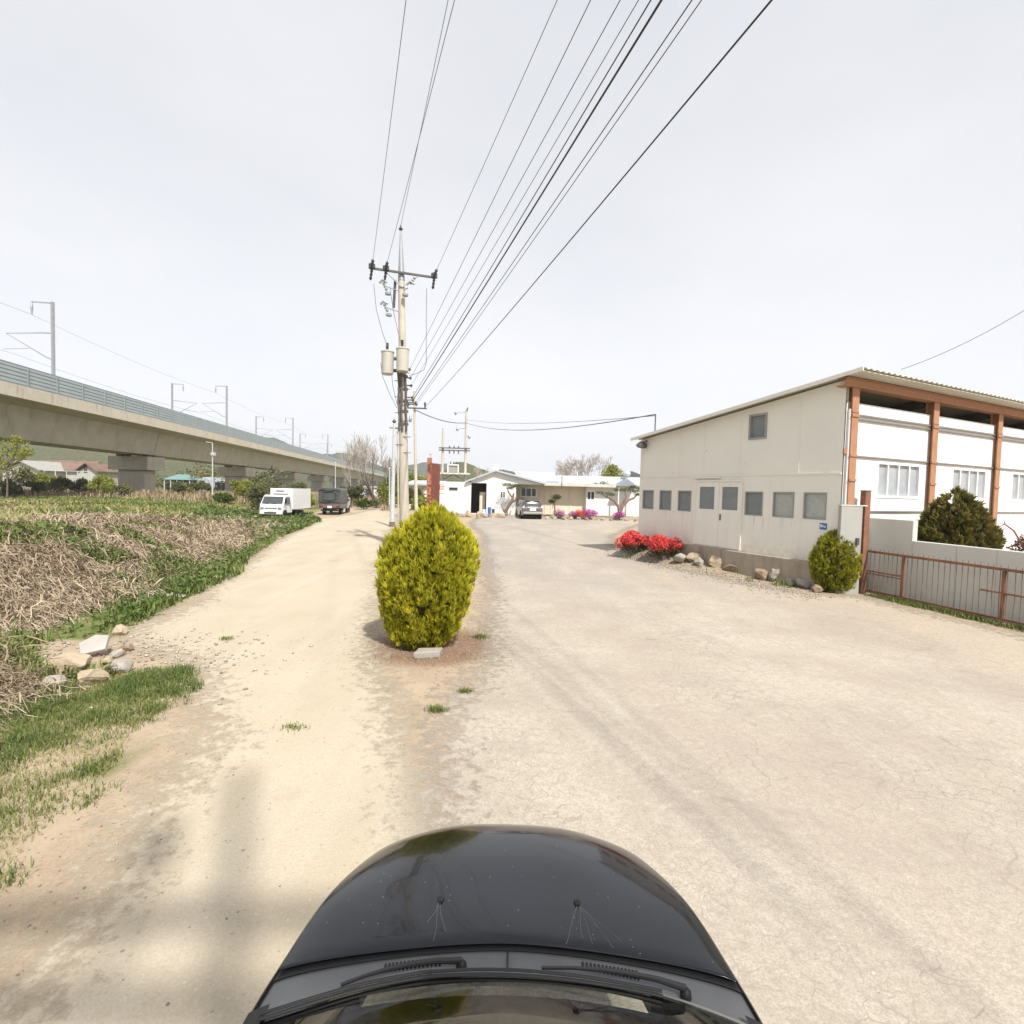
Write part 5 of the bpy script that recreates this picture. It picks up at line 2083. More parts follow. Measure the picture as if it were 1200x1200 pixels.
# thin lamp posts by the viaduct
for (px, y0_, y1_, Y_, lb) in ((249, 580, 519, 66, 'thin white lamp post in front of the viaduct girder'), (393, 572, 543, 92, 'short white post below the far end of the viaduct'),
                               (456.5, 590, 550, 58, 'slim white post beside the bare trees')):
    b = at(px, y0_, Y_)
    t_ = at(px, y1_, Y_)
    zb = hz(b.x, Y_)
    r = thing('lamp_post', lb, 'lamp post', (b.x, Y_, zb), 0, 'thin posts along the far road')
    m = MB()
    m.tube([(b.x, Y_, zb - 0.1), t_], [0.10, 0.06], 8)
    m.build('shaft', MAT['pale_steel'], r)
    m = MB()
    if px == 249:
        q_ = at(250, 532, Y_)
        m.box(q_, (0.5, 0.35, 0.4))
        m.bar(t_, t_ + Vector((-0.7, -0.3, 0.1)), 0.07)
        m.build('control_box', MAT['pale_steel'], r)
    else:
        m.lathe(t_, [(0.06, 0), (0.14, 0.08), (0.05, 0.2)], 8)
        m.build('cap', MAT['pale_steel'], r)
b = at(437, 590, 62)
r = thing('wooden_pole', 'dark thin pole standing between the bare trees', 'pole', (b.x, 62, hz(b.x, 62)))
m = MB()
m.tube([(b.x, 62, hz(b.x, 62) - 0.1), at(437, 536, 62)], [0.11, 0.08], 8)
m.build('shaft', MAT['dark_steel'], r)
m = MB()
m.bar(at(434.5, 537.5, 61.9), at(439, 537.5, 61.9), 0.08)
m.build('crossarm', MAT['dark_steel'], r)

# sign pillar behind the yellow shrub
SY = 18.0
b = at(504.5, 600, SY)
sgn = thing('sign_pillar', 'tall rusty red signboard seen edge on behind the big yellow shrub', 'signboard', (b.x, SY, 0))
zt_ = at(504, 536.5, SY)[2]
zt2_ = at(507, 543.5, SY)[2]
xa, xm, xb = at(500.3, 560, SY).x, at(505.5, 560, SY).x, at(509.8, 560, SY).x
m = MB()
m.prism([(xa, SY, 0), (xm - 0.002, SY, 0), (xm - 0.002, SY, zt_), (xa, SY, zt_)], (0, 0.10, 0))
m.build('edge_frame', M('peeling_orange', (0.42, 0.17, 0.09), 0.85, 0.2, 3, dirt=(0.13, 0.05, 0.035), dirt_lo=0.46, dirt_hi=0.56, dscale=7), sgn)
m = MB()
m.prism([(xm, SY, 0.5), (xb, SY + 1.1, 0.5), (xb, SY + 1.1, zt2_ + 0.03), (xm, SY, zt2_ + 0.03)], (-0.035, 0.05, 0))
m.build('board', M('board_red_brown', (0.19, 0.055, 0.035), 0.7, 0.2, 3), sgn)
m = MB()
m.tube([(xb - 0.02, SY + 1.12, 0), (xb - 0.02, SY + 1.12, zt2_)], 0.035, 8)
m.build('far_post', MAT['rust_steel'], sgn)
m = MB()
q_ = at(504.5, 533, SY)
m.tube([(q_.x, SY + 0.05, zt_ + 0.001), (q_.x, SY + 0.05, zt_ + 0.10)], 0.028, 8)
m.lathe((q_.x, SY + 0.05, zt_ + 0.10), [(0.03, 0), (0.045, 0.03), (0.03, 0.1)], 8)
m.build('finial', MAT['pale_steel'], sgn)


# ---------------------------------------------------------------- wires
def wire(label, a, b, r, sag=0.0, n=14, mat='wire', group='overhead wires from the utility pole'):
    a = Vector(a)
    b = Vector(b)
    pts = []
    for i in range(n + 1):
        f = i / n
        p_ = a.lerp(b, f)
        p_.z -= 4 * sag * f * (1 - f)
        pts.append(p_)
    m = MB()
    m.tube(pts, r, 5)
    o = m.build('power_line', MAT[mat], None, smooth=True)
    return tag(o, label, 'wire', group)


def through(a, px, zc):
    """end point well behind the camera of a wire from a that crosses the top of the picture at column px, zc above ground"""
    d = ray(px, 0)
    tt = (zc - CAM_H) / d[2]
    c_ = Vector((d[0] * tt, d[1] * tt, zc))
    f = (a.y + 4.0) / (a.y - c_.y)
    return a + (c_ - a) * f


hv = []
for a, px, zc, lb in ((ins_end[0], 475, 11.9, 'leftmost thin high wire from the left tip of the crossarm'),
                      (top + Vector((0, 0, 0.2)), 524, 13.3, 'high wire from the very top of the utility pole'),
                      (ins_end[1], 531, 12.0, 'faint high wire from the inner left insulator of the crossarm'),
                      (ins_end[2], 650, 12.1, 'high wire from the right tip of the crossarm')):
    e = through(a, px, zc)
    hv.append(e)
    wire(lb, a, e, 0.0072, 0.12, mat='wire')
lvs = [(480, 433, PY, 688, 0.010, 9.0, 'first low wire right of the high wires, fixed just below the transformers'),
       (481, 443, PY, 722, 0.010, 8.8, 'second low wire from the left in the fan of wires'),
       (482, 452, PY, 743, 0.009, 8.6, 'thin wire left of the thick black cable'),
       (483, 466, PY, 757, 0.014, 8.2, 'medium black wire beside the thick black cable'),
       (484, 469, PY, 769, 0.019, 8.0, 'thick black cable in the middle of the fan'),
       (487, 472, PY, 804, 0.012, 7.9, 'first wire right of the thick black cable'),
       (488, 474, PY, 815, 0.010, 7.8, 'second wire right of the thick black cable'),
       (499, 476, 39.8, 889, 0.017, 8.0, 'rightmost wire of the fan, running to the thin pale pole')]
lv_e = []
for px, py, Y_, pxt, r_, zc, lb in lvs:
    a = at(px, py, Y_)
    e = through(a, pxt, zc)
    lv_e.append(e)
    wire(lb, a, e, r_ * (0.75 if r_ > 0.015 else 0.6), 0.10 if Y_ < 30 else 0.25)
# rack on the main pole that holds the low wires
m = MB()
for px, py, Y_, *_ in lvs[:-1]:
    a = at(px, py, Y_)
    m.bar(a, ax(a.z) + Vector((0.1, -0.05, 0)), 0.045)
    m.lathe(a, [(0.03, -0.06), (0.055, 0), (0.03, 0.06)], 8)
m.build('wire_rack', MAT['dark_steel'], pole)
# cable from the thin pole over the yard to the warehouse mast
a = at(486, 480, 40)
b = at(546, 495.5, HF)
wire('black service cable dipping from the thin pale pole to the transformer frame', a, b, 0.035, 0.35, group='service cables over the yard')
wire('long sagging service cable from the transformer frame to the warehouse roof mast', b, mast_top, 0.02, 0.7, 20, group='service cables over the yard')
wire('second fainter cable hung just below the long service cable', b + Vector((0, 0, 0.35)), mast_top + Vector((0, 0, -0.05)), 0.014, 0.35, 20, 'wire_grey', group='service cables over the yard')
a = GP.o + WV * 3.0
a = at(1056, 433, a.y + 1.5)
b = at(1230, 345, a.y - 1.5)
wire('thin wire rising to the right from the warehouse roof edge', a, b, 0.010, 0.18, mat='wire_grey', group='service cables over the yard')

# the pole behind the camera that carries the high wires (its shadow falls on the dirt road)
bx = (hv[0].x + hv[3].x) / 2
tipg = G(283, 905)
zp_ = 13.2
rb = Vector((tipg.x, tipg.y, 0)) + Vector((SUN_AZ[0], SUN_AZ[1], 0)) * (zp_ / math.tan(SUN_EL))
rp = thing('utility_pole', 'concrete utility pole standing behind the car, outside the picture', 'utility pole', rb)
m = MB()
m.tube([rb + Vector((0, 0, -0.2)), rb + Vector((0, 0, zp_))], [0.11, 0.07], 16)
m.build('shaft', MAT['pole_concrete'], rp, smooth=True)
for z_, w_ in ((zp_ - 2.1, 1.5), (zp_ - 2.8, 1.9)):
    m = MB()
    m.bar(rb + Vector((-w_, 0, z_)), rb + Vector((w_, 0.1, z_)), 0.13)
    m.build('crossarm', MAT['dark_steel'], rp)
for dx, z_ in ((-1.4, zp_ - 2.5), (-0.6, zp_ - 2.5), (1.4, zp_ - 2.5), (-1.5, zp_ - 3.2)):
    m = MB()
    crossarm_insul(m, rb + Vector((dx, 0, z_)), (0, 0, 1), 0.5)
    m.build('insulator', MAT['insulator'], rp)
m = MB()
m.lathe(rb + Vector((-0.55, 0, zp_ - 1.35)), [(0.11, -0.28), (0.12, 0.28)], 14)
m.build('switch_box', MAT['can'], rp)

# ---------------------------------------------------------------- hills
def hill(label, pxs, Y, depth, col, seed, zb=-2.0):
    """ridge whose crest runs through given picture points at distance Y"""
    crest = [at(px, py, Y) for px, py in pxs]
    xs_ = np.array([c_.x for c_ in crest])
    zs_ = np.array([c_.z for c_ in crest])
    nx = 220
    ny = 26
    X = np.linspace(xs_[0], xs_[-1], nx)
    Zc = np.interp(X, xs_, zs_)
    T = np.linspace(-1, 1, ny)
    XX_, TT = np.meshgrid(X, T)
    prof = np.clip(1 - np.abs(TT) ** 1.5, 0, 1)
    s_ = abs(Y) * 0.02
    Z = zb + (Zc[None, :] - zb) * prof
    Yg = Y + TT * depth + 0 * XX_
    Z = Z + (fnoise(XX_, Yg, s_ * 3.0, seed) - 0.5) * Zc.max() * 0.22 * np.clip(1.2 * prof, 0, 1) * (1 - prof * 0.7) + (fnoise(XX_, Yg, s_ * 0.55, seed + 3) - 0.5) * s_ * 0.35
    U = np.linspace(0, 1, nx)
    Z = zb + (Z - zb) * (sm(0, 0.10, U) * sm(0, 0.10, 1 - U))[None, :]
    V = np.stack([XX_, Yg, Z], -1).reshape(-1, 3)
    t = NT('hill_wood')
    t.set(t.ramp(t.noise(1.0 / (s_ * 0.25), 6, 0.75), [(0.3, k(col, 0.6)), (0.5, col), (0.7, (col[0] * 1.7, col[1] * 1.5, col[2] * 1.4))]), 1.0, 0, 0.0)
    t.bump(t.noise(1.0 / (s_ * 0.18), 5, 0.8), 0.8, s_ * 0.3)
    o = np_mesh('hill', V, grid_faces(ny, nx), t.mat, None, smooth=True)
    return tag(o, label, None, None, 'structure')


hill('wooded hill rising above the viaduct barrier', [(150, 545), (230, 536), (290, 524), (312, 513.5), (322, 512.5), (335, 519), (350, 531), (370, 545), (400, 560)], 900, 160, (0.085, 0.10, 0.065), 1)
hill('low wooded hill behind the far end of the viaduct', [(340, 556), (372, 535), (383, 531.5), (398, 531), (412, 533), (426, 540), (445, 546), (458, 549), (475, 556), (490, 566)], 750, 140, (0.085, 0.10, 0.06), 2)
hill('distant grey ridge behind the transformer frame', [(420, 562), (455, 553), (479, 545.5), (497, 541), (513, 543.5), (530, 545), (552, 546), (575, 556), (610, 565)], 1200, 200, (0.075, 0.085, 0.075), 3)
hill('nearer green hill behind the annex roof', [(515, 560), (526, 549), (533, 543), (541, 541.5), (550, 543), (560, 548), (572, 553), (590, 558), (620, 566)], 420, 80, (0.115, 0.12, 0.06), 4)
hill('dark ridge behind the house roof', [(560, 562), (575, 556), (583, 550), (590, 550), (600, 553), (612, 558), (630, 566)], 600, 80, (0.085, 0.09, 0.08), 5)
hill('dark wooded ridge beside the warehouse corner', [(700, 566), (725, 559), (738, 552.5), (746, 554), (756, 557), (790, 560), (860, 574)], 500, 90, (0.07, 0.075, 0.06), 6)
hill('wooded slope seen under the viaduct', [(-360, 520), (-120, 512), (0, 511), (60, 514), (120, 520), (180, 527), (240, 536), (300, 546), (350, 555), (390, 566)], 420, 110, (0.115, 0.125, 0.06), 7)
# ---------------------------------------------------------------- shrubs
def sprays(P, D, R, n_bl, L, Wd, rng):
    """flat fans of scale leaves (arborvitae): each spray is n_bl blades fanned in one plane.
    returns V, F, rnd (per spray), tip (0 base .. 1 tip)"""
    n = len(P)
    side = norm(np.cross(D, R))                       # in-plane side direction
    Vs, Fs, rn, tp = [], [], [], []
    r0 = rng.random(n)
    nb = 0
    for j in range(n_bl):
        f = (j / (n_bl - 1) - 0.5) * 2 if n_bl > 1 else 0.0
        ang = f * 0.75 + rng.normal(0, 0.14, n)
        d = norm(D * np.cos(ang)[:, None] + side * np.sin(ang)[:, None] + R * rng.normal(0, 0.12, n)[:, None])
        l = L * (1 - 0.35 * abs(f)) * rng.uniform(0.75, 1.15, n)
        base = P + D * (l * 0.12 * (1 - abs(f)))[:, None]
        V, F = leaf_quads(base, d, R, l, l * Wd, 0.06)
        Vs.append(V)
        Fs.append(F + nb)
        nb += len(V)
        rn.append(np.repeat(np.clip(r0 + rng.normal(0, 0.08, n), 0, 1), 4))
        tp.append(np.tile([0.0, 0.6, 1.0, 0.6], n))
    return np.concatenate(Vs), np.concatenate(Fs), np.concatenate(rn), np.concatenate(tp)


def arbor_mat(name, base, mid, tipc, brown=None):
    t = NT(name)
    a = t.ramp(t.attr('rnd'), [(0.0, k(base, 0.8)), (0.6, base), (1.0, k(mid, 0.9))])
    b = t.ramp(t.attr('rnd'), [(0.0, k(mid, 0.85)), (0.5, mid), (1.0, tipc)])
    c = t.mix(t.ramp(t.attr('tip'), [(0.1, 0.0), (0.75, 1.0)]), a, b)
    if brown:
        c = t.mix(t.ramp(t.noise(3.0, 4, 0.7), [(0.60, 0.0), (0.75, 0.8)]), c, brown)
    t.set(c, 0.6, 0, 0.2)
    tr = t.n('ShaderNodeBsdfTranslucent')
    t.l(c, tr.inputs['Color'])
    mx = t.n('ShaderNodeMixShader')
    mx.inputs[0].default_value = 0.32
    t.l(t.bsdf.outputs[0], mx.inputs[1])
    t.l(tr.outputs[0], mx.inputs[2])
    t.l(mx.outputs[0], t.out.inputs['Surface'])
    return t.mat


def arborvitae(label, loc, prof, n, L, mat, seed, squash=(1, 1), name='golden_shrub', up=0.9, out=0.45, lump=0.16, n_bl=6, wd=0.2, lean=0.0, trunk=0.12):
    rng = np.random.default_rng(seed)
    r = thing(name, label, 'shrub', loc)
    loc = np.array(loc, float)
    pz_ = np.array([p[0] for p in prof])
    pr_ = np.array([p[1] for p in prof])
    zz_ = np.linspace(pz_[0], pz_[-1], 200)
    rr_ = np.interp(zz_, pz_, pr_)
    w_ = (rr_ + 0.05)
    w_ /= w_.sum()
    per = 10
    npl = n // per
    zc = rng.choice(zz_, npl, p=w_)
    ac = rng.uniform(0, 2 * np.pi, npl)
    big = fnoise(ac * 1.6 + 20, zc * 1.1 + 3, 0.7, seed) - 0.5
    fc = 1.0 + lump * big * 2 + rng.uniform(-0.24, 0.06, npl)
    fc *= np.where(rng.random(npl) < 0.22, 0.82, 1.0)
    pr = rng.uniform(0.8, 1.25, npl) * (0.02 + L * 0.24)              # plume radius
    ph = rng.uniform(0.8, 1.3, npl) * (0.05 + L * 0.5)               # plume half height
    pt_ = np.clip(rng.normal(0.5, 0.24, npl) + big * 0.8, 0, 1)
    z = np.repeat(zc, per) + rng.uniform(-1, 1, npl * per) * np.repeat(ph, per)
    n = npl * per
    u = (z - np.repeat(zc, per)) / np.repeat(ph, per)
    rad = np.interp(np.clip(np.repeat(zc, per) + 0.6 * u * np.repeat(ph, per), pz_[0], pz_[-1]), pz_, pr_) * np.repeat(fc, per)
    bulge = np.sqrt(np.clip(1 - 0.8 * u * u, 0.05, 1)) * np.repeat(pr, per)
    qa = rng.uniform(0, 2 * np.pi, n)
    rad = rad - np.repeat(pr, per) + bulge * np.cos(qa)
    a = np.repeat(ac, per) + bulge * np.sin(qa) / np.maximum(rad, 0.12)
    rad = np.maximum(rad, 0.0)
    lm = np.repeat(pt_ - 0.5, per)
    x = np.cos(a) * rad * squash[0] + lean * z
    y = np.sin(a) * rad * squash[1]
    P = np.stack([x, y, z], 1)
    O = np.stack([np.cos(a), np.sin(a), np.zeros(n)], 1)
    D = norm(O * out + np.array([0, 0, up]) + rng.normal(0, 0.2, (n, 3)))
    tz = (z - pz_[0]) / (pz_[-1] - pz_[0])
    D = norm(D + np.stack([np.zeros(n), np.zeros(n), 0.3 * tz], 1))
    tang = np.stack([-np.sin(a), np.cos(a), np.zeros(n)], 1)
    mixr = rng.normal(0, 0.8, n)
    R = norm(tang * np.cos(mixr)[:, None] + O * np.sin(mixr)[:, None] + rng.normal(0, 0.15, (n, 3)))
    R = norm(R - D * (R * D).sum(1, keepdims=True))
    V, F, rn, tp = sprays(P - D * L * 0.45, D, R, n_bl, L * rng.uniform(0.7, 1.2, n), wd, rng)
    rn = np.clip(rn * 0.7 + np.tile(np.repeat(np.clip(lm * 1.0 + 0.15, -0.4, 0.6), 4), n_bl), 0, 1)
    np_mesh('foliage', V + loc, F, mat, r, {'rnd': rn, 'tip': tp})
    # stems inside
    m = MB()
    for i in range(9):
        b = rng.uniform(0, 6.28)
        q_ = 0.55
        zt_ = pz_[-1] * rng.uniform(0.6, 0.93)
        rt = np.interp(zt_, pz_, pr_) * 0.6
        m.tube([loc + np.array((0.05 * math.cos(b), 0.05 * math.sin(b), -0.03)), loc + np.array((rt * .5 * math.cos(b), rt * .5 * math.sin(b), zt_ * 0.45)),
                loc + np.array((lean * zt_ + rt * math.cos(b), rt * math.sin(b), zt_))], [trunk * .5, trunk * .3, 0.008], 6)
    m.build('stem', MAT['bark'], r)
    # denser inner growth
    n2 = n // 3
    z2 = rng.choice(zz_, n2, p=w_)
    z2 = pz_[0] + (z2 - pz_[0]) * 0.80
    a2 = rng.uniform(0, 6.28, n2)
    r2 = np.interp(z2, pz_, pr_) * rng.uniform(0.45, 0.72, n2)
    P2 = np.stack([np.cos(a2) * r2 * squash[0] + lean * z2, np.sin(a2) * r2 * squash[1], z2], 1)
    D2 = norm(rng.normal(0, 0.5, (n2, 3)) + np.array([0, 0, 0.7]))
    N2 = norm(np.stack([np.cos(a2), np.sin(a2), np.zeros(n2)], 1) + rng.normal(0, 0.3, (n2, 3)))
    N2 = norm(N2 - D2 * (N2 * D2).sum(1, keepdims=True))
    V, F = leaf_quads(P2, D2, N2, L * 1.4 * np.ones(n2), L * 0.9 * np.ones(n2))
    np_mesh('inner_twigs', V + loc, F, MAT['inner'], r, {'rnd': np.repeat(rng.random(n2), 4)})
    return r


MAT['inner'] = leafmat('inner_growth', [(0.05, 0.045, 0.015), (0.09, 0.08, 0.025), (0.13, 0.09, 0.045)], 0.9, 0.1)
gold = arbor_mat('golden_foliage', (0.15, 0.16, 0.014), (0.47, 0.455, 0.03), (0.69, 0.61, 0.045))
gold2 = arbor_mat('golden_green_foliage', (0.12, 0.15, 0.016), (0.34, 0.35, 0.03), (0.56, 0.49, 0.04))
bronze = arbor_mat('bronze_green_foliage', (0.06, 0.068, 0.016), (0.15, 0.145, 0.032), (0.33, 0.26, 0.08), (0.17, 0.12, 0.045))

bc = (at(501, 700, 8.1).x - 0.10, 8.1, 0)
arborvitae('large golden yellow conifer shrub on the litter island between the two roads', bc,
           [(0.10, 0.42), (0.3, 0.56), (0.65, 0.68), (1.05, 0.76), (1.45, 0.76), (1.7, 0.68), (1.92, 0.50), (2.08, 0.30), (2.2, 0.05)], 13000, 0.125, gold, 3, squash=(1.0, 0.95), lump=0.15, lean=0.085, up=1.1, out=0.32, wd=0.17)
q = G(977, 697)
q = at(976.5, 690, q.y + 0.45)
arborvitae('rounded yellow green conifer shrub beside the red gate post', (q.x, q.y, 0),
           [(0.08, 0.38), (0.3, 0.53), (0.7, 0.61), (1.05, 0.57), (1.38, 0.41), (1.6, 0.22), (1.70, 0.03)], 7500, 0.10, gold2, 5, lump=0.15, squash=(0.95, 0.95))
Yb = 13.4
q = at(1118, 640, Yb)
zt_ = at(1118, 573, Yb)[2]
s_ = 0.98
arborvitae('broad bronze green conifer shrub rising behind the low grey wall', (q.x, Yb, 0),
           [(0.4, 0.75), (1.0, 0.93), (1.5, 0.97), (1.9, 0.86), (2.3, 0.62), (2.65, 0.33), (zt_ - 0.05, 0.05)], 4500, 0.17, bronze, 8, name='bronze_shrub', up=0.7, out=0.75, lump=0.24, n_bl=6, wd=0.24)
# red leaved shrub at the frame edge behind the wall
Yb = 11.2
q = at(1196, 640, Yb)
rs = thing('red_shrub', 'small dark red shrub with a bare pale branch behind the wall at the right edge', 'shrub', (q.x, Yb, 0))
rng_ = np.random.default_rng(3)
z1 = at(1196, 618, Yb)[2]
V, F, r = leaf_cloud([(q.x + 0.1, Yb, 1.45), (q.x + 0.25, Yb, 1.62), (q.x + 0.35, Yb + .1, 1.3)], [0.28, 0.25, 0.4], 420, 0.07, 0.035, rng_)
np_mesh('foliage', V, F, leafmat('red_leaf', [(0.06, 0.022, 0.018), (0.13, 0.04, 0.03), (0.20, 0.07, 0.05)], 0.6, 0.25), rs, {'rnd': r})
m = MB()
m.tube([(q.x + 0.1, Yb, 0), (q.x + 0.12, Yb, 0.9), (q.x + 0.1, Yb, 1.5)], [0.04, 0.03, 0.02], 7)
m.tube([(q.x + 0.1, Yb, 1.5), at(1188, 622, Yb), at(1178, 614.5, Yb), at(1170, 617, Yb)], [0.02, 0.018, 0.014, 0.006], 6)
m.tube([at(1178, 614.5, Yb), at(1176, 609, Yb)], [0.012, 0.005], 5)
m.tube([at(1178, 614.5, Yb), at(1171, 613, Yb)], [0.012, 0.005], 5)
m.build('branch', M('red_branch', (0.28, 0.14, 0.12), 0.9), rs)

# stone slab at the foot of the yellow shrub
def rock(label, loc, size, seed, mat, name='rock', cat='stone', group=None, rz=None, n=18, flat=0.9, sink=0.25):
    rg = np.random.default_rng(seed)
    pts = rand_unit(n, rg) * rg.uniform(0.82, 1.0, (n, 1))
    sz = np.array(size) / 2
    a = rg.uniform(0, 6.28) if rz is None else rz
    pts = pts * sz
    pts[:, 2] = np.clip(pts[:, 2], -sz[2] * flat, sz[2] * flat)
    bm = bmesh.new()
    vs = [bm.verts.new(p) for p in pts]
    res = bmesh.ops.convex_hull(bm, input=vs)
    bmesh.ops.delete(bm, geom=[v for v in bm.verts if not v.link_faces], context='VERTS')
    bmesh.ops.recalc_face_normals(bm, faces=bm.faces)
    me = bpy.data.meshes.new(name)
    bm.to_mesh(me)
    bm.free()
    zmin = min(v.co.z for v in me.vertices)
    for v in me.vertices:
        v.co.z -= zmin * (1 - sink)
    o = link(name, me, mat, None)
    o.location = loc
    o.rotation_euler = (0, 0, a)
    b = o.modifiers.new('bevel', 'BEVEL')
    b.width = min(size) * 0.09
    b.segments = 2
    b.limit_method = 'ANGLE'
    b.angle_limit = R_(20)
    sub = o.modifiers.new('sub', 'SUBSURF')
    sub.subdivision_type = 'SIMPLE'
    sub.levels = sub.render_levels = 2
    tx = bpy.data.textures.get('rocky') or bpy.data.textures.new('rocky', 'CLOUDS')
    tx.noise_scale = 0.12
    d = o.modifiers.new('rough', 'DISPLACE')
    d.texture = tx
    d.strength = min(size) * 0.12
    d.texture_coords = 'LOCAL'
    return tag(o, label, cat, group)


q = G(497, 772)
m = MB()
m.prism([(-0.19, -0.05, 0), (0.18, 0.06, 0), (0.2, 0.26, 0), (-0.16, 0.2, 0)], (0, 0, 0.10))
o = m.build('stone_block', MAT['rock_grey'], None, bevel=0.015)
o.location = (q.x + 0.04, q.y, 0.0)
tag(o, 'small flat grey stone block under the large yellow shrub', 'stone')

# pale broken slab and tan boulders at the mouth of the bank
slab = MB()
slab.prism([(-0.15, -0.13, 0), (0.14, -0.15, 0), (0.18, 0.08, 0), (0.02, 0.16, 0), (-0.18, 0.09, 0)], (0, 0, 0.07))
o = slab.build('stone_slab', MAT['slab_white'], None, bevel=0.012)
q = Gh(112, 768)
o.location = (q.x, q.y, q.z + 0.13)
o.rotation_euler = (R_(38), R_(-14), R_(25))
tag(o, 'white broken stone slab tilted on the bank beside tan boulders', 'stone')
for i, (px, py, sx, sy, sz, mt, lb) in enumerate((
        (80, 790, 0.62, 0.45, 0.30, 'rock_tan', 'largest tan boulder, half buried against the dry brush'),
        (108, 800, 0.42, 0.34, 0.24, 'rock_tan', 'orange tan boulder lying nearest the grass verge'),
        (141, 786, 0.40, 0.32, 0.16, 'rock_grey', 'flat pale boulder at the right of the boulder group'),
        (62, 803, 0.3, 0.22, 0.14, 'rock_grey', 'small pale rock left of the orange tan boulder'),
        (137, 770, 0.24, 0.16, 0.13, 'rock_grey', 'small white rock just behind the flat pale boulder'),
        (148, 763, 0.20, 0.2, 0.12, 'rock_brown', 'brown clod of earth right of the tilted white slab'),
        (141, 744, 0.24, 0.2, 0.18, 'rock_tan', 'round tan stone on the grass behind the white slab'),
        (206, 702, 0.42, 0.3, 0.16, 'rock_grey', 'pale stone at the edge of the weeds farther along the road'),
        (255, 680, 0.3, 0.25, 0.15, 'rock_tan', 'little tan stone far along the left road edge'),
        (128, 777, 0.16, 0.14, 0.1, 'rock_tan', 'tiny tan rock between the slab and the flat pale boulder'),
        (95, 778, 0.26, 0.2, 0.14, 'rock_grey', 'grey rock tucked under the left side of the white slab'))):
    q = Gh(px, py)
    rock(lb, (q.x, q.y, q.z), (sx * 1.05, sy * 1.05, sz * 1.25), 20 + i, MAT[mt], 'boulder', 'boulder', 'boulders at the left roadside')
# stones in front of the warehouse plinth
for i, (px, py, w_, h_, mt, lb) in enumerate((
        (737, 646, 0.55, 0.35, 'rock_grey', 'grey stone under the left end of the red azaleas'),
        (752, 650, 0.75, 0.30, 'rock_brown', 'brown stone in front of the left red azalea'),
        (768, 651, 0.55, 0.42, 'rock_grey', 'dark upright stone between the two red azaleas'),
        (782, 653, 0.75, 0.40, 'rock_tan', 'large tan block below the right red azalea'),
        (797, 657, 0.45, 0.22, 'rock_grey', 'low grey stone right of the large tan block'),
        (814, 658, 0.62, 0.26, 'rock_tan', 'flat tan stone left of the grass tuft by the plinth'),
        (820, 663, 0.40, 0.24, 'rock_grey', 'small dark grey stone by the flat tan stone'),
        (842, 665, 0.62, 0.40, 'rock_tan', 'tan pointed block left of the tall grass tuft'),
        (858, 671, 0.55, 0.2, 'rock_brown', 'low brown stone just right of the tan pointed block'),
        (884, 675, 0.45, 0.34, 'rock_tan', 'squarish tan stone right of the tall grass tuft'),
        (893, 680, 0.50, 0.28, 'rock_brown', 'brown stone wedged beside the pale grey boulder'),
        (911, 682, 0.50, 0.40, 'rock_grey', 'pale grey boulder standing out at the end of the stone row'),
        (945, 689, 0.6, 0.25, 'rock_grey', 'flat grey stone beside the round yellow shrub'),
        (960, 695, 0.3, 0.18, 'rock_brown', 'small brown stone under the round yellow shrub'),
        (928, 687, 0.32, 0.18, 'rock_grey', 'small grey stone between the pale boulder and the flat stone'))):
    q = Gh(px, py)
    rock(lb, (q.x, q.y + 0.1, q.z - 0.02), (w_ * 1.25, w_ * 0.9, h_ * 1.7), 60 + i, MAT[mt], 'stone', 'stone', 'stones along the warehouse plinth')


# grass tufts standing alone
def tuft(label, loc, n, h, r, seed, group='grass tufts on the road', mat='grass', lean=0.9, w=0.008):
    rg = np.random.default_rng(seed)
    x = loc[0] + rg.normal(0, r, n)
    y = loc[1] + rg.normal(0, r * 0.6, n)
    V, F = blades(x, y, np.full(n, loc[2] + 0.004), h * rg.uniform(0.4, 1.0, n), w * rg.uniform(0.6, 1.3, n), rg, lean)
    o = bpy.data.objects.new('x', None)
    bpy.data.objects.remove(o)
    o = np_mesh('grass_tuft', V - np.array(loc, np.float32), F, MAT[mat], None, {'rnd': np.repeat(np.clip(rg.normal(0.5, 0.2, n), 0, 1), 6)})
    o.location = loc
    return tag(o, label, 'grass tuft', group)


for i, (px, py, n, h, r, lb) in enumerate(((512, 834, 220, 0.075, 0.055, 'green grass tuft on the road nearest in front of the car'),
                                           (545, 812, 170, 0.07, 0.045, 'small green grass tuft just right of the island tip'),
                                           (344, 854, 160, 0.035, 0.075, 'flat grass patch alone in the middle of the dirt road'),
                                           (265, 750, 110, 0.06, 0.07, 'dry grass patch on the dirt road near the boulders'),
                                           (562, 748, 160, 0.10, 0.09, 'weedy tuft at the right foot of the large yellow shrub'))):
    q = G(px, py)
    tuft(lb, (q.x, q.y, 0.008), n, h, r, 90 + i)
for i, (px, py, lb) in enumerate(((870, 672, 'tall green grass tuft between stones by the warehouse plinth'), (830, 660, 'low green grass tuft behind the flat tan stone'), (800, 652, 'green grass tuft right of the red azaleas'))):
    q = Gh(px, py)
    tuft(lb, (q.x, q.y + 0.1, q.z), 160, (0.42, 0.25, 0.3)[i], 0.13, 120 + i, 'grass tufts by the plinth', lean=0.7, w=0.022)


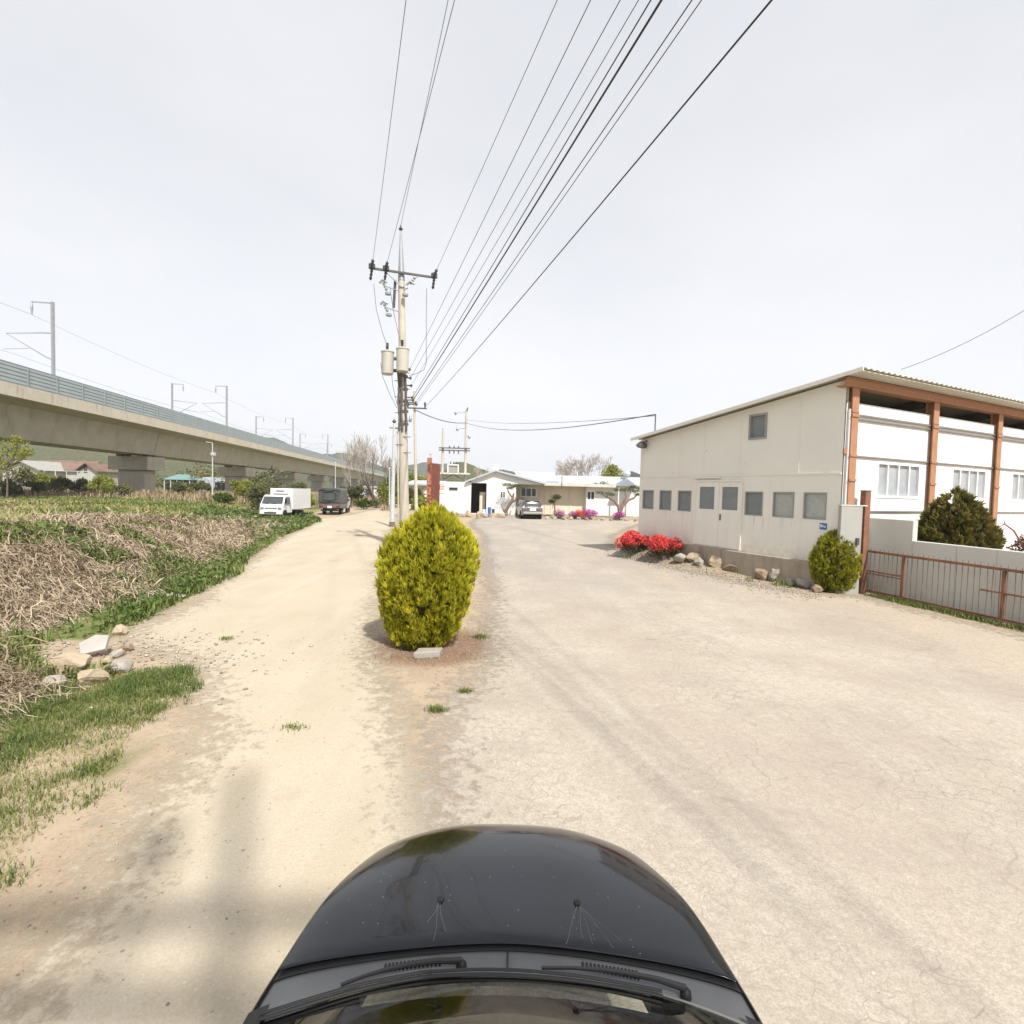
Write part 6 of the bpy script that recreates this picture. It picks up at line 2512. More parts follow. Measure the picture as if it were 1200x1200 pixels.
# ---- azaleas
FLOW = {'red': leafmat('red_flower', [(0.55, 0.05, 0.05), (0.76, 0.10, 0.10), (0.85, 0.20, 0.19)], 0.6, 0.3),
        'pink': leafmat('pink_flower', [(0.50, 0.16, 0.36), (0.66, 0.28, 0.50), (0.76, 0.42, 0.60)], 0.6, 0.3),
        'magenta': leafmat('magenta_flower', [(0.42, 0.05, 0.28), (0.58, 0.10, 0.42), (0.68, 0.20, 0.52)], 0.6, 0.3)}
MAT['shrub_leaf'] = leafmat('shrub_leaf', [(0.03, 0.055, 0.015), (0.06, 0.09, 0.025), (0.10, 0.13, 0.04)], 0.5, 0.25)


def azalea(label, loc, w, d, h, col, seed, n=900, leaf=0.07, group='azaleas in flower'):
    rg = np.random.default_rng(seed)
    r = thing('azalea', label, 'azalea', loc, 0, group)
    cs = []
    rs_ = []
    for i in range(11):
        a = rg.uniform(0, 6.28)
        q_ = rg.random() ** 0.5
        cs.append((loc[0] + w * 0.38 * q_ * math.cos(a), loc[1] + d * 0.38 * q_ * math.sin(a), loc[2] + h * rg.uniform(0.42, 0.74) * (1 - 0.25 * q_)))
        rs_.append(h * rg.uniform(0.22, 0.32))
    V, F, rr = leaf_cloud(cs, rs_, n // 11, leaf, leaf * 0.8, rg, shell=0.75, up=0.4, squash=0.75)
    np_mesh('flowers', V, F, FLOW[col], r, {'rnd': rr})
    V, F, rr = leaf_cloud([(c_[0], c_[1], c_[2] - h * 0.15) for c_ in cs], [x * 1.0 for x in rs_], n // 22, leaf * 0.9, leaf * 0.5, rg, shell=0.3)
    np_mesh('leaves', V, F, MAT['shrub_leaf'], r, {'rnd': rr})
    m = MB()
    for i in range(7):
        c_ = cs[i]
        m.tube([(loc[0] + rg.uniform(-.08, .08), loc[1] + rg.uniform(-.08, .08), loc[2] - 0.05), ((loc[0] + c_[0]) / 2, (loc[1] + c_[1]) / 2, loc[2] + h * 0.3), c_], [0.025, 0.018, 0.008], 5)
    m.build('stems', MAT['bark'], r)
    return r


def bedp(px, d):
    pl_ = Plane(GP.p(0, 0, d), WU)
    a_ = pl_.hit(px, 640)[0]
    q_ = pl_.p(a_, 0)
    return Vector((q_.x, q_.y, hz(q_.x, q_.y)))


q = bedp(743.5, 0.72)
azalea('wide red azalea at the left end of the warehouse plinth', (q.x, q.y, q.z + 0.12), 1.3, 0.9, 1.0, 'red', 1, 2600, 0.085, 'red azaleas by the plinth')
q = bedp(779, 0.68)
azalea('red azalea against the plinth just right of the wider one', (q.x, q.y, q.z + 0.12), 1.3, 0.9, 0.95, 'red', 2, 2400, 0.085, 'red azaleas by the plinth')
YA = 46.8
for i, (px, w, h, col, lb) in enumerate(((656, 0.95, 0.8, 'pink', 'pale pink azalea at the left of the house flower bed'),
                                         (671.5, 0.95, 0.7, 'pink', 'pink azalea beside the dark red one by the house'),
                                         (679.5, 0.8, 0.85, 'red', 'dark red azalea between pink and magenta ones by the house'),
                                         (690, 1.45, 0.95, 'magenta', 'large magenta azalea right of the dark red one by the house'),
                                         (726, 0.95, 0.75, 'magenta', 'magenta azalea at the foot of the sculpted pine'))):
    b = at(px, 603, YA)
    azalea(lb, (b.x, YA, hz(b.x, YA) + 0.05), w * 1.15, 0.8, h * 1.25, col, 10 + i, 700, 0.10)
    if i == 2:
        pass

# kerb stones and boulders along the house
for i in range(12):
    px = 641 + i * 9.4
    if 718 < px < 733:
        continue
    b = at(px, 604, 46.2)
    o = rock('', (b.x, 46.2 + 0.2 * math.sin(i * 2.1), hz(b.x, 46.2) - 0.03), (0.62, 0.4, 0.42), 200 + i, MAT[('rock_tan', 'rock_grey', 'rock_brown')[i % 3]], 'kerb_stone', 'stone', 'kerb stones of the house flower bed')
    o['label'] = 'one of the small kerb stones edging the house flower bed'
for i, (px, py, w, h, lb) in enumerate(((538, 606, 0.9, 0.8, 'pale boulder nearest the yellow shrub in the annex border'), (549, 606, 1.1, 0.9, 'wide pale boulder under the white annex wall'),
                                        (561, 606, 0.8, 0.85, 'tan boulder below the dark annex doorway'), (569, 605.5, 0.8, 0.7, 'tan boulder right of the annex doorway'),
                                        (577, 605.5, 0.8, 0.75, 'light boulder in the middle right of the annex border'), (586, 605, 1.1, 0.75, 'large pale boulder at the right end of the annex border'),
                                        (543, 605, 0.5, 0.6, 'small brown boulder between two pale ones below the annex'))):
    b = at(px, py, 46.3)
    rock(lb, (b.x, 46.3, hz(b.x, 46.3) - 0.05), (w, 0.6, h), 230 + i, MAT['rock_tan' if i % 3 else 'rock_grey'], 'boulder', 'boulder', 'boulders below the white annex')
# pots and a blue bin by the doorway
for i, (px, w, h, mt, lb) in enumerate(((573.5, 0.35, 0.5, 'blue', 'small blue tub on the boulders right of the dark doorway'), (578, 0.3, 0.35, 'insulator', 'dark pot right of the blue tub'), (567, 0.35, 0.3, 'plate', 'white basin in front of the dark doorway'))):
    b = at(px, 599, 47.1)
    m = MB()
    z_ = hz(b.x, 47.1) + 0.35
    m.lathe((b.x, 47.1, z_), [(w * 0.38, 0), (w * 0.5, h), (w * 0.44, h), (w * 0.36, 0.06)], 14)
    m.lathe((b.x, 47.1, z_ - 0.6), [(w * 0.6, 0), (w * 0.6, 0.6)], 10)
    o = m.build('tub', MAT[mt], None)
    tag(o, lb, 'tub', 'tubs by the doorway')


# ---- sculpted pines and small trees by the house
MAT['pine_needle'] = leafmat('pine_needle', [(0.05, 0.07, 0.022), (0.10, 0.12, 0.035), (0.19, 0.18, 0.06)], 0.6, 0.2)


def pads_tree(name, label, cat, loc, branches, pads, mat, bark, seed, per=240, leaf=0.13, group=None, squash=0.35):
    rg = np.random.default_rng(seed)
    r = thing(name, label, cat, loc, 0, group)
    m = MB()
    for pts, rr in branches:
        m.tube(pts, rr, 8)
    m.build('trunk', bark, r, smooth=True)
    V, F, rn = leaf_cloud([p[0] for p in pads], [p[1] for p in pads], per, leaf, leaf * 0.35, rg, shell=0.2, up=0.7, squash=squash)
    np_mesh('crown', V, F, mat, r, {'rnd': rn})
    return r


YP = 46.9
A = lambda px, py, dy=0: at(px, py, YP + dy)
b = A(726, 600)
pads_tree('sculpted_pine', 'sculpted garden pine with three spreading limbs in front of the white wing', 'pine', (b.x, YP, hz(b.x, YP)),
          [([A(726, 601), A(725, 594), A(720, 587), A(712, 582.5), A(704, 579)], [0.16, 0.14, 0.11, 0.08, 0.04]),
           ([A(726.5, 600), A(727.5, 594), A(731, 587), A(734, 583), A(732.5, 577)], [0.15, 0.12, 0.09, 0.07, 0.04]),
           ([A(727, 600), A(730, 593), A(736, 586.5), A(743, 583.5), A(748, 578)], [0.15, 0.12, 0.1, 0.08, 0.04])],
          [(A(703, 577.5), 0.5), (A(711, 578.5), 0.6), (A(717, 580), 0.45), (A(724, 574.5), 0.5), (A(731, 575), 0.6), (A(738, 573), 0.6), (A(744, 576), 0.65), (A(749, 572), 0.6), (A(747, 580), 0.4), (A(742, 571), 0.4)],
          MAT['pine_needle'], MAT['pine_bark'], 31, per=170)
b = A(590, 600)
pads_tree('sculpted_pine', 'dark trunked leaning garden pine left of the parked car', 'pine', (b.x, YP, hz(b.x, YP)),
          [([A(590, 600), A(594, 596), A(598, 590), A(601, 584), A(602, 578)], [0.17, 0.15, 0.13, 0.11, 0.06]),
           ([A(598, 590), A(604, 586), A(606, 580)], [0.1, 0.08, 0.04]), ([A(601, 584), A(596, 577), A(594, 571)], [0.08, 0.06, 0.03])],
          [(A(593, 568.5), 0.55), (A(600, 569), 0.6), (A(604, 570.5), 0.5), (A(612, 571.5), 0.45), (A(598, 572), 0.4)], MAT['pine_needle'], MAT['pine_bark'], 32, per=190)
b = A(651, 602)
pads_tree('topiary_tree', 'small two ball topiary tree left of the pink azaleas', 'tree', (b.x, YP, hz(b.x, YP)),
          [([A(650.5, 603), A(650, 592), A(651, 584)], [0.07, 0.06, 0.04]), ([A(650, 592), A(646.5, 588)], [0.04, 0.03])],
          [(A(651.5, 583), 0.5), (A(646.5, 588), 0.32), (A(653, 582.5), 0.4)], MAT['shrub_leaf'], MAT['bark'], 33, per=320, squash=0.6)


# ---- trees
def bare_tree(name, label, loc, seed, height_, spread, levels=5, n0=3, r0=0.2, lean=(0, 0), group=None, mat='bark_pale', twig_mat='bark_pale', upness=0.25, min_r=0.026):
    rg = random.Random(seed)
    r = thing(name, label, 'tree', loc, 0, group)
    tr, tw = MB(), MB()

    def grow(p, d, L, rad, lev):
        rad = max(rad, min_r)
        pts = [p]
        rr = [rad]
        dd = d.copy()
        for i in range(3):
            dd = (dd + Vector((rg.gauss(0, .13), rg.gauss(0, .13), rg.gauss(0, .08) + upness * 0.2))).normalized()
            p = p + dd * L / 3
            pts.append(p)
            rr.append(rad * (1 - 0.17 * (i + 1)))
        (tr if lev < 2 else tw).tube(pts, rr, 7 if lev < 2 else (4 if lev < 4 else 3), cap=False)
        if lev >= levels:
            return
        nb = rg.choice((2, 3, 3)) if lev > 0 else n0 + 1
        for i in range(nb):
            a = rg.uniform(0, 6.28)
            sp = spread * rg.uniform(0.5, 1.2)
            u = dd.cross(Vector((math.cos(a), math.sin(a), 0.3))).normalized()
            nd = (dd * math.cos(sp) + u * math.sin(sp) + Vector((0, 0, upness))).normalized()
            q_ = pts[-1] if i < nb - 1 or lev == 0 else pts[2]
            grow(q_, nd, L * rg.uniform(0.62, 0.86), rr[-1] * rg.uniform(0.55, 0.75), lev + 1)
    base = Vector(loc) + Vector((0, 0, -0.1))
    for i in range(n0 if n0 > 1 else 1):
        d = Vector((lean[0] + (rg.gauss(0, 0.22) if n0 > 1 else 0), lean[1] + (rg.gauss(0, 0.2) if n0 > 1 else 0), 1)).normalized()
        grow(base + Vector((rg.gauss(0, .15), rg.gauss(0, .1), 0)) * (1 if n0 > 1 else 0), d, height_ * 0.27, r0 * rg.uniform(0.7, 1), 0)
    tr.build('trunk', MAT[mat], r, recalc=False, smooth=True)
    tw.build('crown', MAT[twig_mat], r, recalc=False)
    return r


def leaf_tree(name, label, loc, clumps, per, leaf, mat, trunk_h, trunk_r, seed, group=None, aspect=0.6, cat='tree', squash=0.85, bark='bark'):
    rg = np.random.default_rng(seed)
    r = thing(name, label, cat, loc, 0, group)
    V, F, rn = leaf_cloud([np.array(loc) + np.array(c_[0]) for c_ in clumps], [c_[1] for c_ in clumps], per, leaf, leaf * aspect, rg, shell=0.45, up=0.2, squash=squash)
    np_mesh('crown', V, F, mat, r, {'rnd': rn})
    m = MB()
    L = Vector(loc)
    tp = L + Vector((0, 0, trunk_h))
    m.tube([L + Vector((0, 0, -0.1)), L + Vector((0.02 * trunk_h, 0, trunk_h * .5)), tp], [trunk_r, trunk_r * .8, trunk_r * .5], 8)
    for c_, rad in clumps[:9]:
        e = L + Vector(c_)
        m.tube([tp, tp.lerp(e, 0.5) + Vector((0, 0, 0.1 * rad)), e], [trunk_r * .5, trunk_r * .3, trunk_r * .08], 5)
    m.build('trunk', MAT[bark], r)
    return r


def _unused():
    pass


def blob_clumps(w, d, z0, z1, n, seed, rmin, rmax):
    rg = np.random.default_rng(seed)
    out = []
    for i in range(n):
        u = rand_unit(1, rg)[0] * rg.uniform(0.35, 0.9)
        out.append(((u[0] * w / 2, u[1] * d / 2, (z0 + z1) / 2 + u[2] * (z1 - z0) / 2 * 0.85), rg.uniform(rmin, rmax)))
    return out


MAT['spring_leaf'] = leafmat('spring_leaf', [(0.15, 0.19, 0.03), (0.27, 0.29, 0.05), (0.40, 0.38, 0.08)], 0.6, 0.35)
MAT['green_leaf'] = leafmat('green_leaf', [(0.05, 0.09, 0.02), (0.10, 0.15, 0.03), (0.18, 0.23, 0.05)], 0.6, 0.3)
MAT['olive_leaf'] = leafmat('olive_leaf', [(0.07, 0.08, 0.03), (0.13, 0.135, 0.05), (0.22, 0.20, 0.09)], 0.6, 0.25)
MAT['wood_leaf'] = leafmat('woodland_leaf', [(0.055, 0.07, 0.03), (0.11, 0.12, 0.04), (0.20, 0.20, 0.07), (0.26, 0.24, 0.12)], 0.7, 0.25)
MAT['reed'] = leafmat('reed_stem', [(0.20, 0.14, 0.09), (0.33, 0.25, 0.16), (0.45, 0.36, 0.24)], 0.8, 0.15)

Yt = 60.0
b = at(441, 592, Yt)
bare_tree('bare_tree', 'tall bare tree with several trunks leaning left at the end of the dirt road', (b.x + 0.3, Yt, hz(b.x, Yt)), 5, 9.6, 0.34, 5, 3, 0.24, (-0.22, 0), mat='bark', twig_mat='bark_pale', upness=0.34)
b = at(449, 592, Yt + 2)
bare_tree('bare_tree', 'smaller bare tree just right of the tall leaning bare tree', (b.x + 0.2, Yt + 2, hz(b.x, Yt)), 15, 7.2, 0.32, 5, 2, 0.17, (0.05, 0), mat='bark', twig_mat='bark_pale', upness=0.35)
b = at(415, 590, 85)
bare_tree('bare_tree', 'thin pale bare tree behind the dark truck near the viaduct', (b.x, 85, hz(b.x, 85)), 25, 10.5, 0.3, 4, 2, 0.15, (0, 0), upness=0.35)
# round bare tree and green tree behind the house
Yt = 78
b = at(684, 560, Yt)
bare_tree('bare_tree', 'broad round crowned bare tree behind the pale house roof', (b.x, Yt, 0.3), 41, 10.0, 0.62, 6, 3, 0.3, (0, 0), mat='bark_pale', twig_mat='bark_pale', upness=0.05)
b = at(722, 560, 74)
leaf_tree('round_tree', 'bright yellow green tree right of the round bare tree', (b.x, 74, 0.3), [((x, y_, z_), rr) for x, y_, z_, rr in
          ((-0.8, 0, 5.0, 1.4), (0.3, 0, 4.7, 1.3), (1.4, 0.3, 3.9, 1.0), (-1.5, -.3, 4.2, 1.1), (0.2, -.5, 3.4, 1.3), (2.2, 0, 3.0, 0.8), (-0.6, 0, 5.6, 0.8), (-.2, .8, 4, 1.2))], 420, 0.28, MAT['spring_leaf'], 3.0, 0.2, 42)
b = at(706, 566, 54)
leaf_tree('garden_shrub', 'bright green bush showing above the long eave', (b.x, 54, 0.3), [((-0.7, 0, 2.7), 0.6), ((0.1, 0, 2.9), 0.65), ((0.75, 0, 2.7), 0.55), ((-0.2, .3, 2.4), 0.8), ((0.5, -.2, 2.3), 0.7)], 300, 0.18, MAT['green_leaf'], 2.0, 0.08, 43, cat='shrub')
# thin bare tops over the roofs
b = at(562, 560, 80)
bare_tree('bare_tree', 'faint bare treetop between the transformer frame and the annex gable', (b.x, 80, 0.3), 46, 7.0, 0.4, 5, 1, 0.12, upness=0.2)

# left: yellow tree in front of the viaduct, round bush, others
b = at(8, 575, 50)
leaf_tree('yellow_tree', 'yellow green young tree at the left edge in front of the viaduct', (b.x, 50, hz(b.x, 50)),
          [((x, y_, z_), rr) for x, y_, z_, rr in ((0.2, 0, 5.4, 0.9), (1.4, 0, 5.2, 0.8), (2.1, 0, 4.7, 0.55), (-0.6, 0, 4.8, 0.9), (0.6, 0.4, 4.5, 0.8), (1.3, -.3, 4.2, 0.6), (-1.2, 0, 4.0, 0.8), (-.3, 0, 3.4, 0.6), (1.0, 0, 5.9, .5))], 170, 0.2, MAT['spring_leaf'], 3.2, 0.09, 51)
b = at(120, 582, 57)
leaf_tree('round_bush', 'round yellow green bush in the field left of the first pier', (b.x, 57, hz(b.x, 57)),
          blob_clumps(2.6, 2.2, 0.3, 2.9, 12, 52, 0.45, 0.7), 240, 0.2, MAT['spring_leaf'], 1.0, 0.09, 52, cat='shrub')
for i, (px, py, Y_, w, h, mt, lb) in enumerate((
        (286, 580, 60, 3.0, 2.8, 'spring_leaf', 'pale green bush between the thin lamp post and the white truck'),
        (304, 590, 48, 2.2, 2.6, 'olive_leaf', 'dark olive bush just behind the cab of the white truck'),
        (318, 580, 62, 3.4, 2.2, 'olive_leaf', 'low olive bush behind the white truck box'),
        (362, 586, 55, 2.2, 1.6, 'spring_leaf', 'low yellow green bush between the two trucks'),
        (66, 584, 70, 4.0, 2.6, 'olive_leaf', 'scruffy bush hiding the foot of the tiled house'),
        (92, 583, 74, 3.6, 2.4, 'wood_leaf', 'dull yellow bush right of the scruffy bush under the viaduct'),
        (24, 579, 78, 5.0, 4.2, 'wood_leaf', 'loose brownish tree in front of the white gabled house'),
        (52, 580, 82, 4.4, 3.4, 'spring_leaf', 'pale green bush before the grey tiled roof'),
        (140, 582, 66, 3.0, 1.5, 'wood_leaf', 'low dry bush at the foot of the first pier'),
        (214, 583, 72, 4.5, 1.8, 'wood_leaf', 'low dry bush in front of the teal pavilion'),
        (236, 581, 76, 3.5, 2.2, 'olive_leaf', 'dark bush in front of the grey greenhouse'),
        (40, 585, 62, 4.0, 2.2, 'olive_leaf', 'brownish hedge bush in front of the white gabled house'),
        (12, 583, 56, 3.4, 1.8, 'olive_leaf', 'olive bush below the yellow tree at the left edge'),
        (262, 585, 52, 2.0, 1.2, 'green_leaf', 'low green bush in the field below the lamp post'),
        (430, 594, 57, 2.6, 1.1, 'green_leaf', 'low green bush at the foot of the bare trees'),
        (456, 593, 62, 3.2, 3.4, 'spring_leaf', 'upright spring green bush behind the slim grey pole'),
        (469, 590, 68, 4.5, 4.6, 'green_leaf', 'tall green tree half hidden by the utility pole'),
        (485, 590, 57, 2.8, 2.6, 'olive_leaf', 'dark shrub between the utility pole and the red signboard'),
        (494, 594, 45, 2.4, 1.9, 'spring_leaf', 'light green shrub beside the red signboard base'),
        (486, 572, 75, 3.2, 5.2, 'spring_leaf', 'pale green treetop right of the utility pole'),
        (412, 592, 66, 4.0, 2.8, 'olive_leaf', 'loose straw coloured thicket right of the dark truck'),
        (345, 585, 70, 4.5, 2.4, 'olive_leaf', 'dull thicket under the viaduct behind the white truck'))):
    b = at(px, py, Y_)
    leaf_tree('bush', lb, (b.x, Y_, hz(b.x, Y_)), blob_clumps(w, w * 0.8, 0.15, h, 11, 300 + i, h * 0.16, h * 0.28), 150, 0.22 + 0.0012 * Y_, MAT[mt], h * 0.4, 0.06, 300 + i, 'bushes along the field and far road', cat='bush')

# woodland mass and reed beds behind and under the viaduct
rg = np.random.default_rng(77)
cs, rs_ = [], []
for i in range(170):
    Y_ = rg.uniform(125, 230)
    px = rg.uniform(-160, 330)
    b = at(px, 560, Y_)
    hgt = rg.uniform(2, 7.5) * (0.6 + 0.8 * vnoise(np.array([px]), np.array([0.0]), 60, 5)[0])
    cs.append((b.x, Y_, hgt * 0.55))
    rs_.append(hgt * 0.55)
V, F, r = leaf_cloud(cs, rs_, 170, 0.75, 0.5, rg, shell=0.55)
o = np_mesh('woodland', V, F, MAT['wood_leaf'], None, {'rnd': r})
tag(o, 'spring woodland covering the slope beyond the viaduct', 'woodland', None, 'stuff')
n = 26000
Y_ = rg.uniform(54, 96, n)
px = rg.uniform(-30, 460, n)
x = (px - 600) / 600 * Y_
nn = fnoise(x, Y_, 6, 63)
ok = (rg.random(n) < sm(0.42, 0.58, nn)) & ~((px > 385) & (Y_ > 52) & (px < 445) & (Y_ < 60))
x, Y_ = x[ok], Y_[ok]
n = len(x)
V, F = blades(x, Y_, height(x, Y_), rg.uniform(0.25, 1.2, n) * (0.35 + nn[ok]), rg.uniform(0.03, 0.09, n), rg, 1.1)
o = np_mesh('reeds', V, F, MAT['reed'], None, {'rnd': np.repeat(rg.random(n), 6)})
tag(o, 'dry brown reeds under and in front of the viaduct', 'reeds', None, 'stuff')
# ---------------------------------------------------------------- vehicles
def cr_interp(P, t):
    """Catmull-Rom along axis 0 of P at parameters t"""
    P = np.asarray(P, float)
    n = len(P)
    t = np.clip(np.asarray(t, float), 0, n - 1)
    i = np.clip(np.floor(t).astype(int), 0, n - 2)
    f = (t - i).reshape((-1,) + (1,) * (P.ndim - 1))
    p0 = P[np.clip(i - 1, 0, n - 1)]
    p1 = P[i]
    p2 = P[i + 1]
    p3 = P[np.clip(i + 2, 0, n - 1)]
    return 0.5 * (2 * p1 + (p2 - p0) * f + (2 * p0 - 5 * p1 + 4 * p2 - p3) * f * f + (3 * p1 - p0 - 3 * p2 + p3) * f ** 3)


class Loft:
    """half sections [station][point](x,y,z), x>=0, last point on the centre line"""

    def __init__(s, secs):
        s.S = np.array(secs, float)
        s.m = s.S.shape[1]

    def grid(s, t, v):
        t = np.asarray(t, float)
        v = np.asarray(v, float)
        full = 2 * (s.m - 1)
        vm = np.where(v > s.m - 1, full - v, v)
        A = cr_interp(s.S, t)                       # [T][m][3]
        # mirrored padding so the centre line stays smooth
        pad = A[:, -2:-1].copy()
        pad[:, :, 0] *= -1
        B = np.concatenate([A, pad], 1)
        C = cr_interp(B.transpose(1, 0, 2), vm).transpose(1, 0, 2)
        C = C.copy()
        C[:, :, 0] *= np.where(v > s.m - 1, -1, 1)[None, :]
        return C

    def patch(s, t0, t1, v0, v1, nt, nv, off=0.0):
        t = np.linspace(t0, t1, nt)
        v = np.linspace(v0, v1, nv)
        P = s.grid(t, v)
        if off:
            du = np.gradient(P, axis=0)
            dv = np.gradient(P, axis=1)
            N = np.cross(du, dv)
            N /= np.maximum(np.linalg.norm(N, axis=2, keepdims=True), 1e-9)
            c = np.array([0, 0, 0.5])
            out = P - np.stack([np.zeros(P.shape[:2]), P[:, :, 1], np.full(P.shape[:2], 0.3)], -1)
            sg = np.sign((N * out).sum(2, keepdims=True))
            P = P + N * sg * off
        return P


def grid_obj(name, P, mat, parent, thick=0.0):
    r, c = P.shape[:2]
    o = np_mesh(name, P.reshape(-1, 3), grid_faces(r, c), mat, parent, smooth=True, world=False)
    if thick:
        so = o.modifiers.new('thick', 'SOLIDIFY')
        so.thickness = thick
        so.offset = 0
    return o


def wheel(name, parent, c, r, w, mat_rim='rim', sub=True):
    m = MB()
    m.lathe(c, [(r * 0.62, -w / 2), (r * 0.93, -w / 2), (r, -w * 0.36), (r, w * 0.36), (r * 0.93, w / 2), (r * 0.62, w / 2), (r * 0.60, w * 0.3), (r * 0.6, -w * 0.3)], 28, 'X')
    o = m.build(name, MAT['rubber'], parent, world=False, smooth=True)
    m = MB()
    for s_ in (-1, 1):
        x_ = s_ * w * 0.36
        m.lathe(Vector(c) + Vector((x_, 0, 0)), [(r * 0.60, -0.015), (r * 0.52, 0.015 * s_), (r * 0.14, 0.02 * s_), (r * 0.1, 0.035 * s_)], 20, 'X')
    m.build('rim', MAT[mat_rim], o, world=False, smooth=True)
    return o


# ---- the black car the picture is taken from
MAT['black_paint'] = None
t = NT('black_car_paint')
n1 = t.noise(60, 3, 0.7)
dust = t.noise(2.6, 6, 0.65)
c = t.mix(t.ramp(dust, [(0.5, 0.0), (0.85, 0.25)]), (0.005, 0.006, 0.010), (0.040, 0.039, 0.037))
spk = t.n('ShaderNodeTexVoronoi')
spk.inputs['Scale'].default_value = 55
t.l(t.coord(), spk.inputs['Vector'])
sp_ = t.n('ShaderNodeSeparateColor')
t.l(spk.outputs['Color'], sp_.inputs[0])
sm_ = t.math('MULTIPLY', t.math('LESS_THAN', spk.outputs['Distance'], 0.10), t.math('GREATER_THAN', sp_.outputs[0], 0.90))
c = t.mix(t.math('MULTIPLY', sm_, 0.7), c, (0.45, 0.43, 0.40))
rgh = t.ramp(dust, [(0.35, 0.10), (0.75, 0.25)])
t.set(c, rgh, 0.0, 0.22, 0.42)
t.bsdf.inputs['Coat Roughness'].default_value = 0.04
MAT['black_paint'] = t.mat
MAT['cowl'] = M('cowl_plastic', (0.085, 0.087, 0.092), 0.42, 0.15, 5, spec=0.6)
MAT['black_trim'] = M('black_trim', (0.012, 0.012, 0.013), 0.5, 0.1, 5)
MAT['dash'] = M('dashboard', (0.145, 0.135, 0.085), 0.85, 0.25, 3, dirt=(0.06, 0.05, 0.03), dirt_lo=0.5, dirt_hi=0.75)
MAT['windscreen'] = glassmat('windscreen_glass', (0.86, 0.92, 0.84), 0.015, 0.9)
MAT['tinted'] = M('tinted_glass', (0.015, 0.017, 0.018), 0.05, 0.1, 2, spec=0.6)
MAT['nozzle_streak'] = M('water_streak', (0.16, 0.155, 0.145), 0.5, 0.2, 20)


def sec(y, w, zb, zt, top_w=None, z1=None, zmid=None, w2=None, z2=None, ys=(0, 0, 0, 0, 0, 0, 0)):
    """generic bonnet style section"""
    pts = [(w * 0.93, 0.26), (w * 0.985, 0.36), (w * 1.0, 0.62), (w, zb), (w - 0.035 if top_w is None else top_w, z1 if z1 else zb + 0.06),
           (w * 0.55 if w2 is None else w2, z2 if z2 else zt - 0.014), (0, zt)]
    return [(a, y + dy, b) for (a, b), dy in zip(pts, ys)]


B = []
#            y     w     zbelt zcentre
B.append(sec(2.65, 0.20, 0.50, 0.57))
B.append(sec(2.605, 0.35, 0.60, 0.715))
B.append(sec(2.53, 0.475, 0.67, 0.80))
B.append(sec(2.38, 0.595, 0.74, 0.868))
B.append(sec(2.16, 0.68, 0.80, 0.92))
B.append(sec(1.90, 0.735, 0.86, 0.962))
B.append(sec(1.68, 0.758, 0.90, 0.995, ys=(0, 0, 0, -0.06, -0.055, -0.02, 0)))
B.append(sec(1.52, 0.768, 0.93, 1.01, ys=(0, 0, 0, -0.15, -0.14, -0.035, 0)))          # windscreen foot
B.append(sec(1.10, 0.775, 0.95, 1.245, 0.70, 1.08, w2=0.42, z2=1.225, ys=(0, 0, 0, -0.15, -0.14, -0.03, 0)))
B.append(sec(0.70, 0.78, 0.96, 1.44, 0.66, 1.22, w2=0.48, z2=1.415, ys=(0, 0, 0, -0.1, -0.1, -0.03, 0)))
B.append(sec(0.2, 0.785, 0.97, 1.49, 0.655, 1.32, w2=0.46, z2=1.475))
B.append(sec(-0.8, 0.785, 0.98, 1.48, 0.65, 1.32, w2=0.45, z2=1.465))
B.append(sec(-1.4, 0.78, 0.98, 1.42, 0.63, 1.28, w2=0.44, z2=1.405))
B.append(sec(-1.85, 0.765, 0.97, 1.12, 0.66, 1.06, w2=0.45, z2=1.11))
B.append(sec(-2.05, 0.74, 0.92, 0.99, 0.66, 0.965, w2=0.42, z2=0.985))
B.append(sec(-2.15, 0.70, 0.60, 0.64, 0.6, 0.62, w2=0.4, z2=0.635))
B = [[(x_ * 0.965, y_, z_) for x_, y_, z_ in s_] for s_ in B]
LC = Loft(B)
car = thing('black_car', 'dusty black car whose bonnet fills the bottom of the picture', 'car', (0.022, 0, 0))
VC = 6
FUL = 12
body = grid_obj('body', LC.patch(0, 15, 0, 3.75, 130, 26), MAT['black_paint'], car)
P = LC.patch(0, 15, FUL - 3.75, FUL, 130, 26)
grid_obj('body', P, MAT['black_paint'], car)
grid_obj('bonnet_seal', LC.patch(0, 6.41, 3.72, FUL - 3.72, 80, 50, -0.004), MAT['black_trim'], car)
bon = grid_obj('bonnet', LC.patch(0.0, 6.30, 3.83, FUL - 3.83, 110, 70, 0.006), MAT['black_paint'], car, 0.004)
cw = grid_obj('cowl_panel', LC.patch(6.37, 7.02, 3.80, FUL - 3.80, 16, 60, -0.012), MAT['cowl'], car, 0.004)
grid_obj('windscreen', LC.patch(6.95, 8.96, 4.0, FUL - 4.0, 30, 50, 0.004), MAT['windscreen'], car)
grid_obj('roof', LC.patch(9.0, 12.3, 4.6, FUL - 4.6, 50, 40), MAT['black_paint'], car)
for v0, v1 in ((3.75, 4.12), (FUL - 4.12, FUL - 3.75)):
    grid_obj('pillar', LC.patch(6.9, 9.4, v0, v1, 30, 6, 0.012), MAT['black_trim'], car)
for v0, v1 in ((3.75, 4.6), (FUL - 4.6, FUL - 3.75)):
    grid_obj('side_window', LC.patch(8.4, 12.6, v0, v1, 40, 8, -0.004), MAT['tinted'], car)
grid_obj('rear_window', LC.patch(12.3, 13.2, 3.75, FUL - 3.75, 14, 40, -0.003), MAT['tinted'], car)
grid_obj('tail_lid', LC.patch(13.2, 15, 3.75, FUL - 3.75, 20, 40), MAT['black_paint'], car)
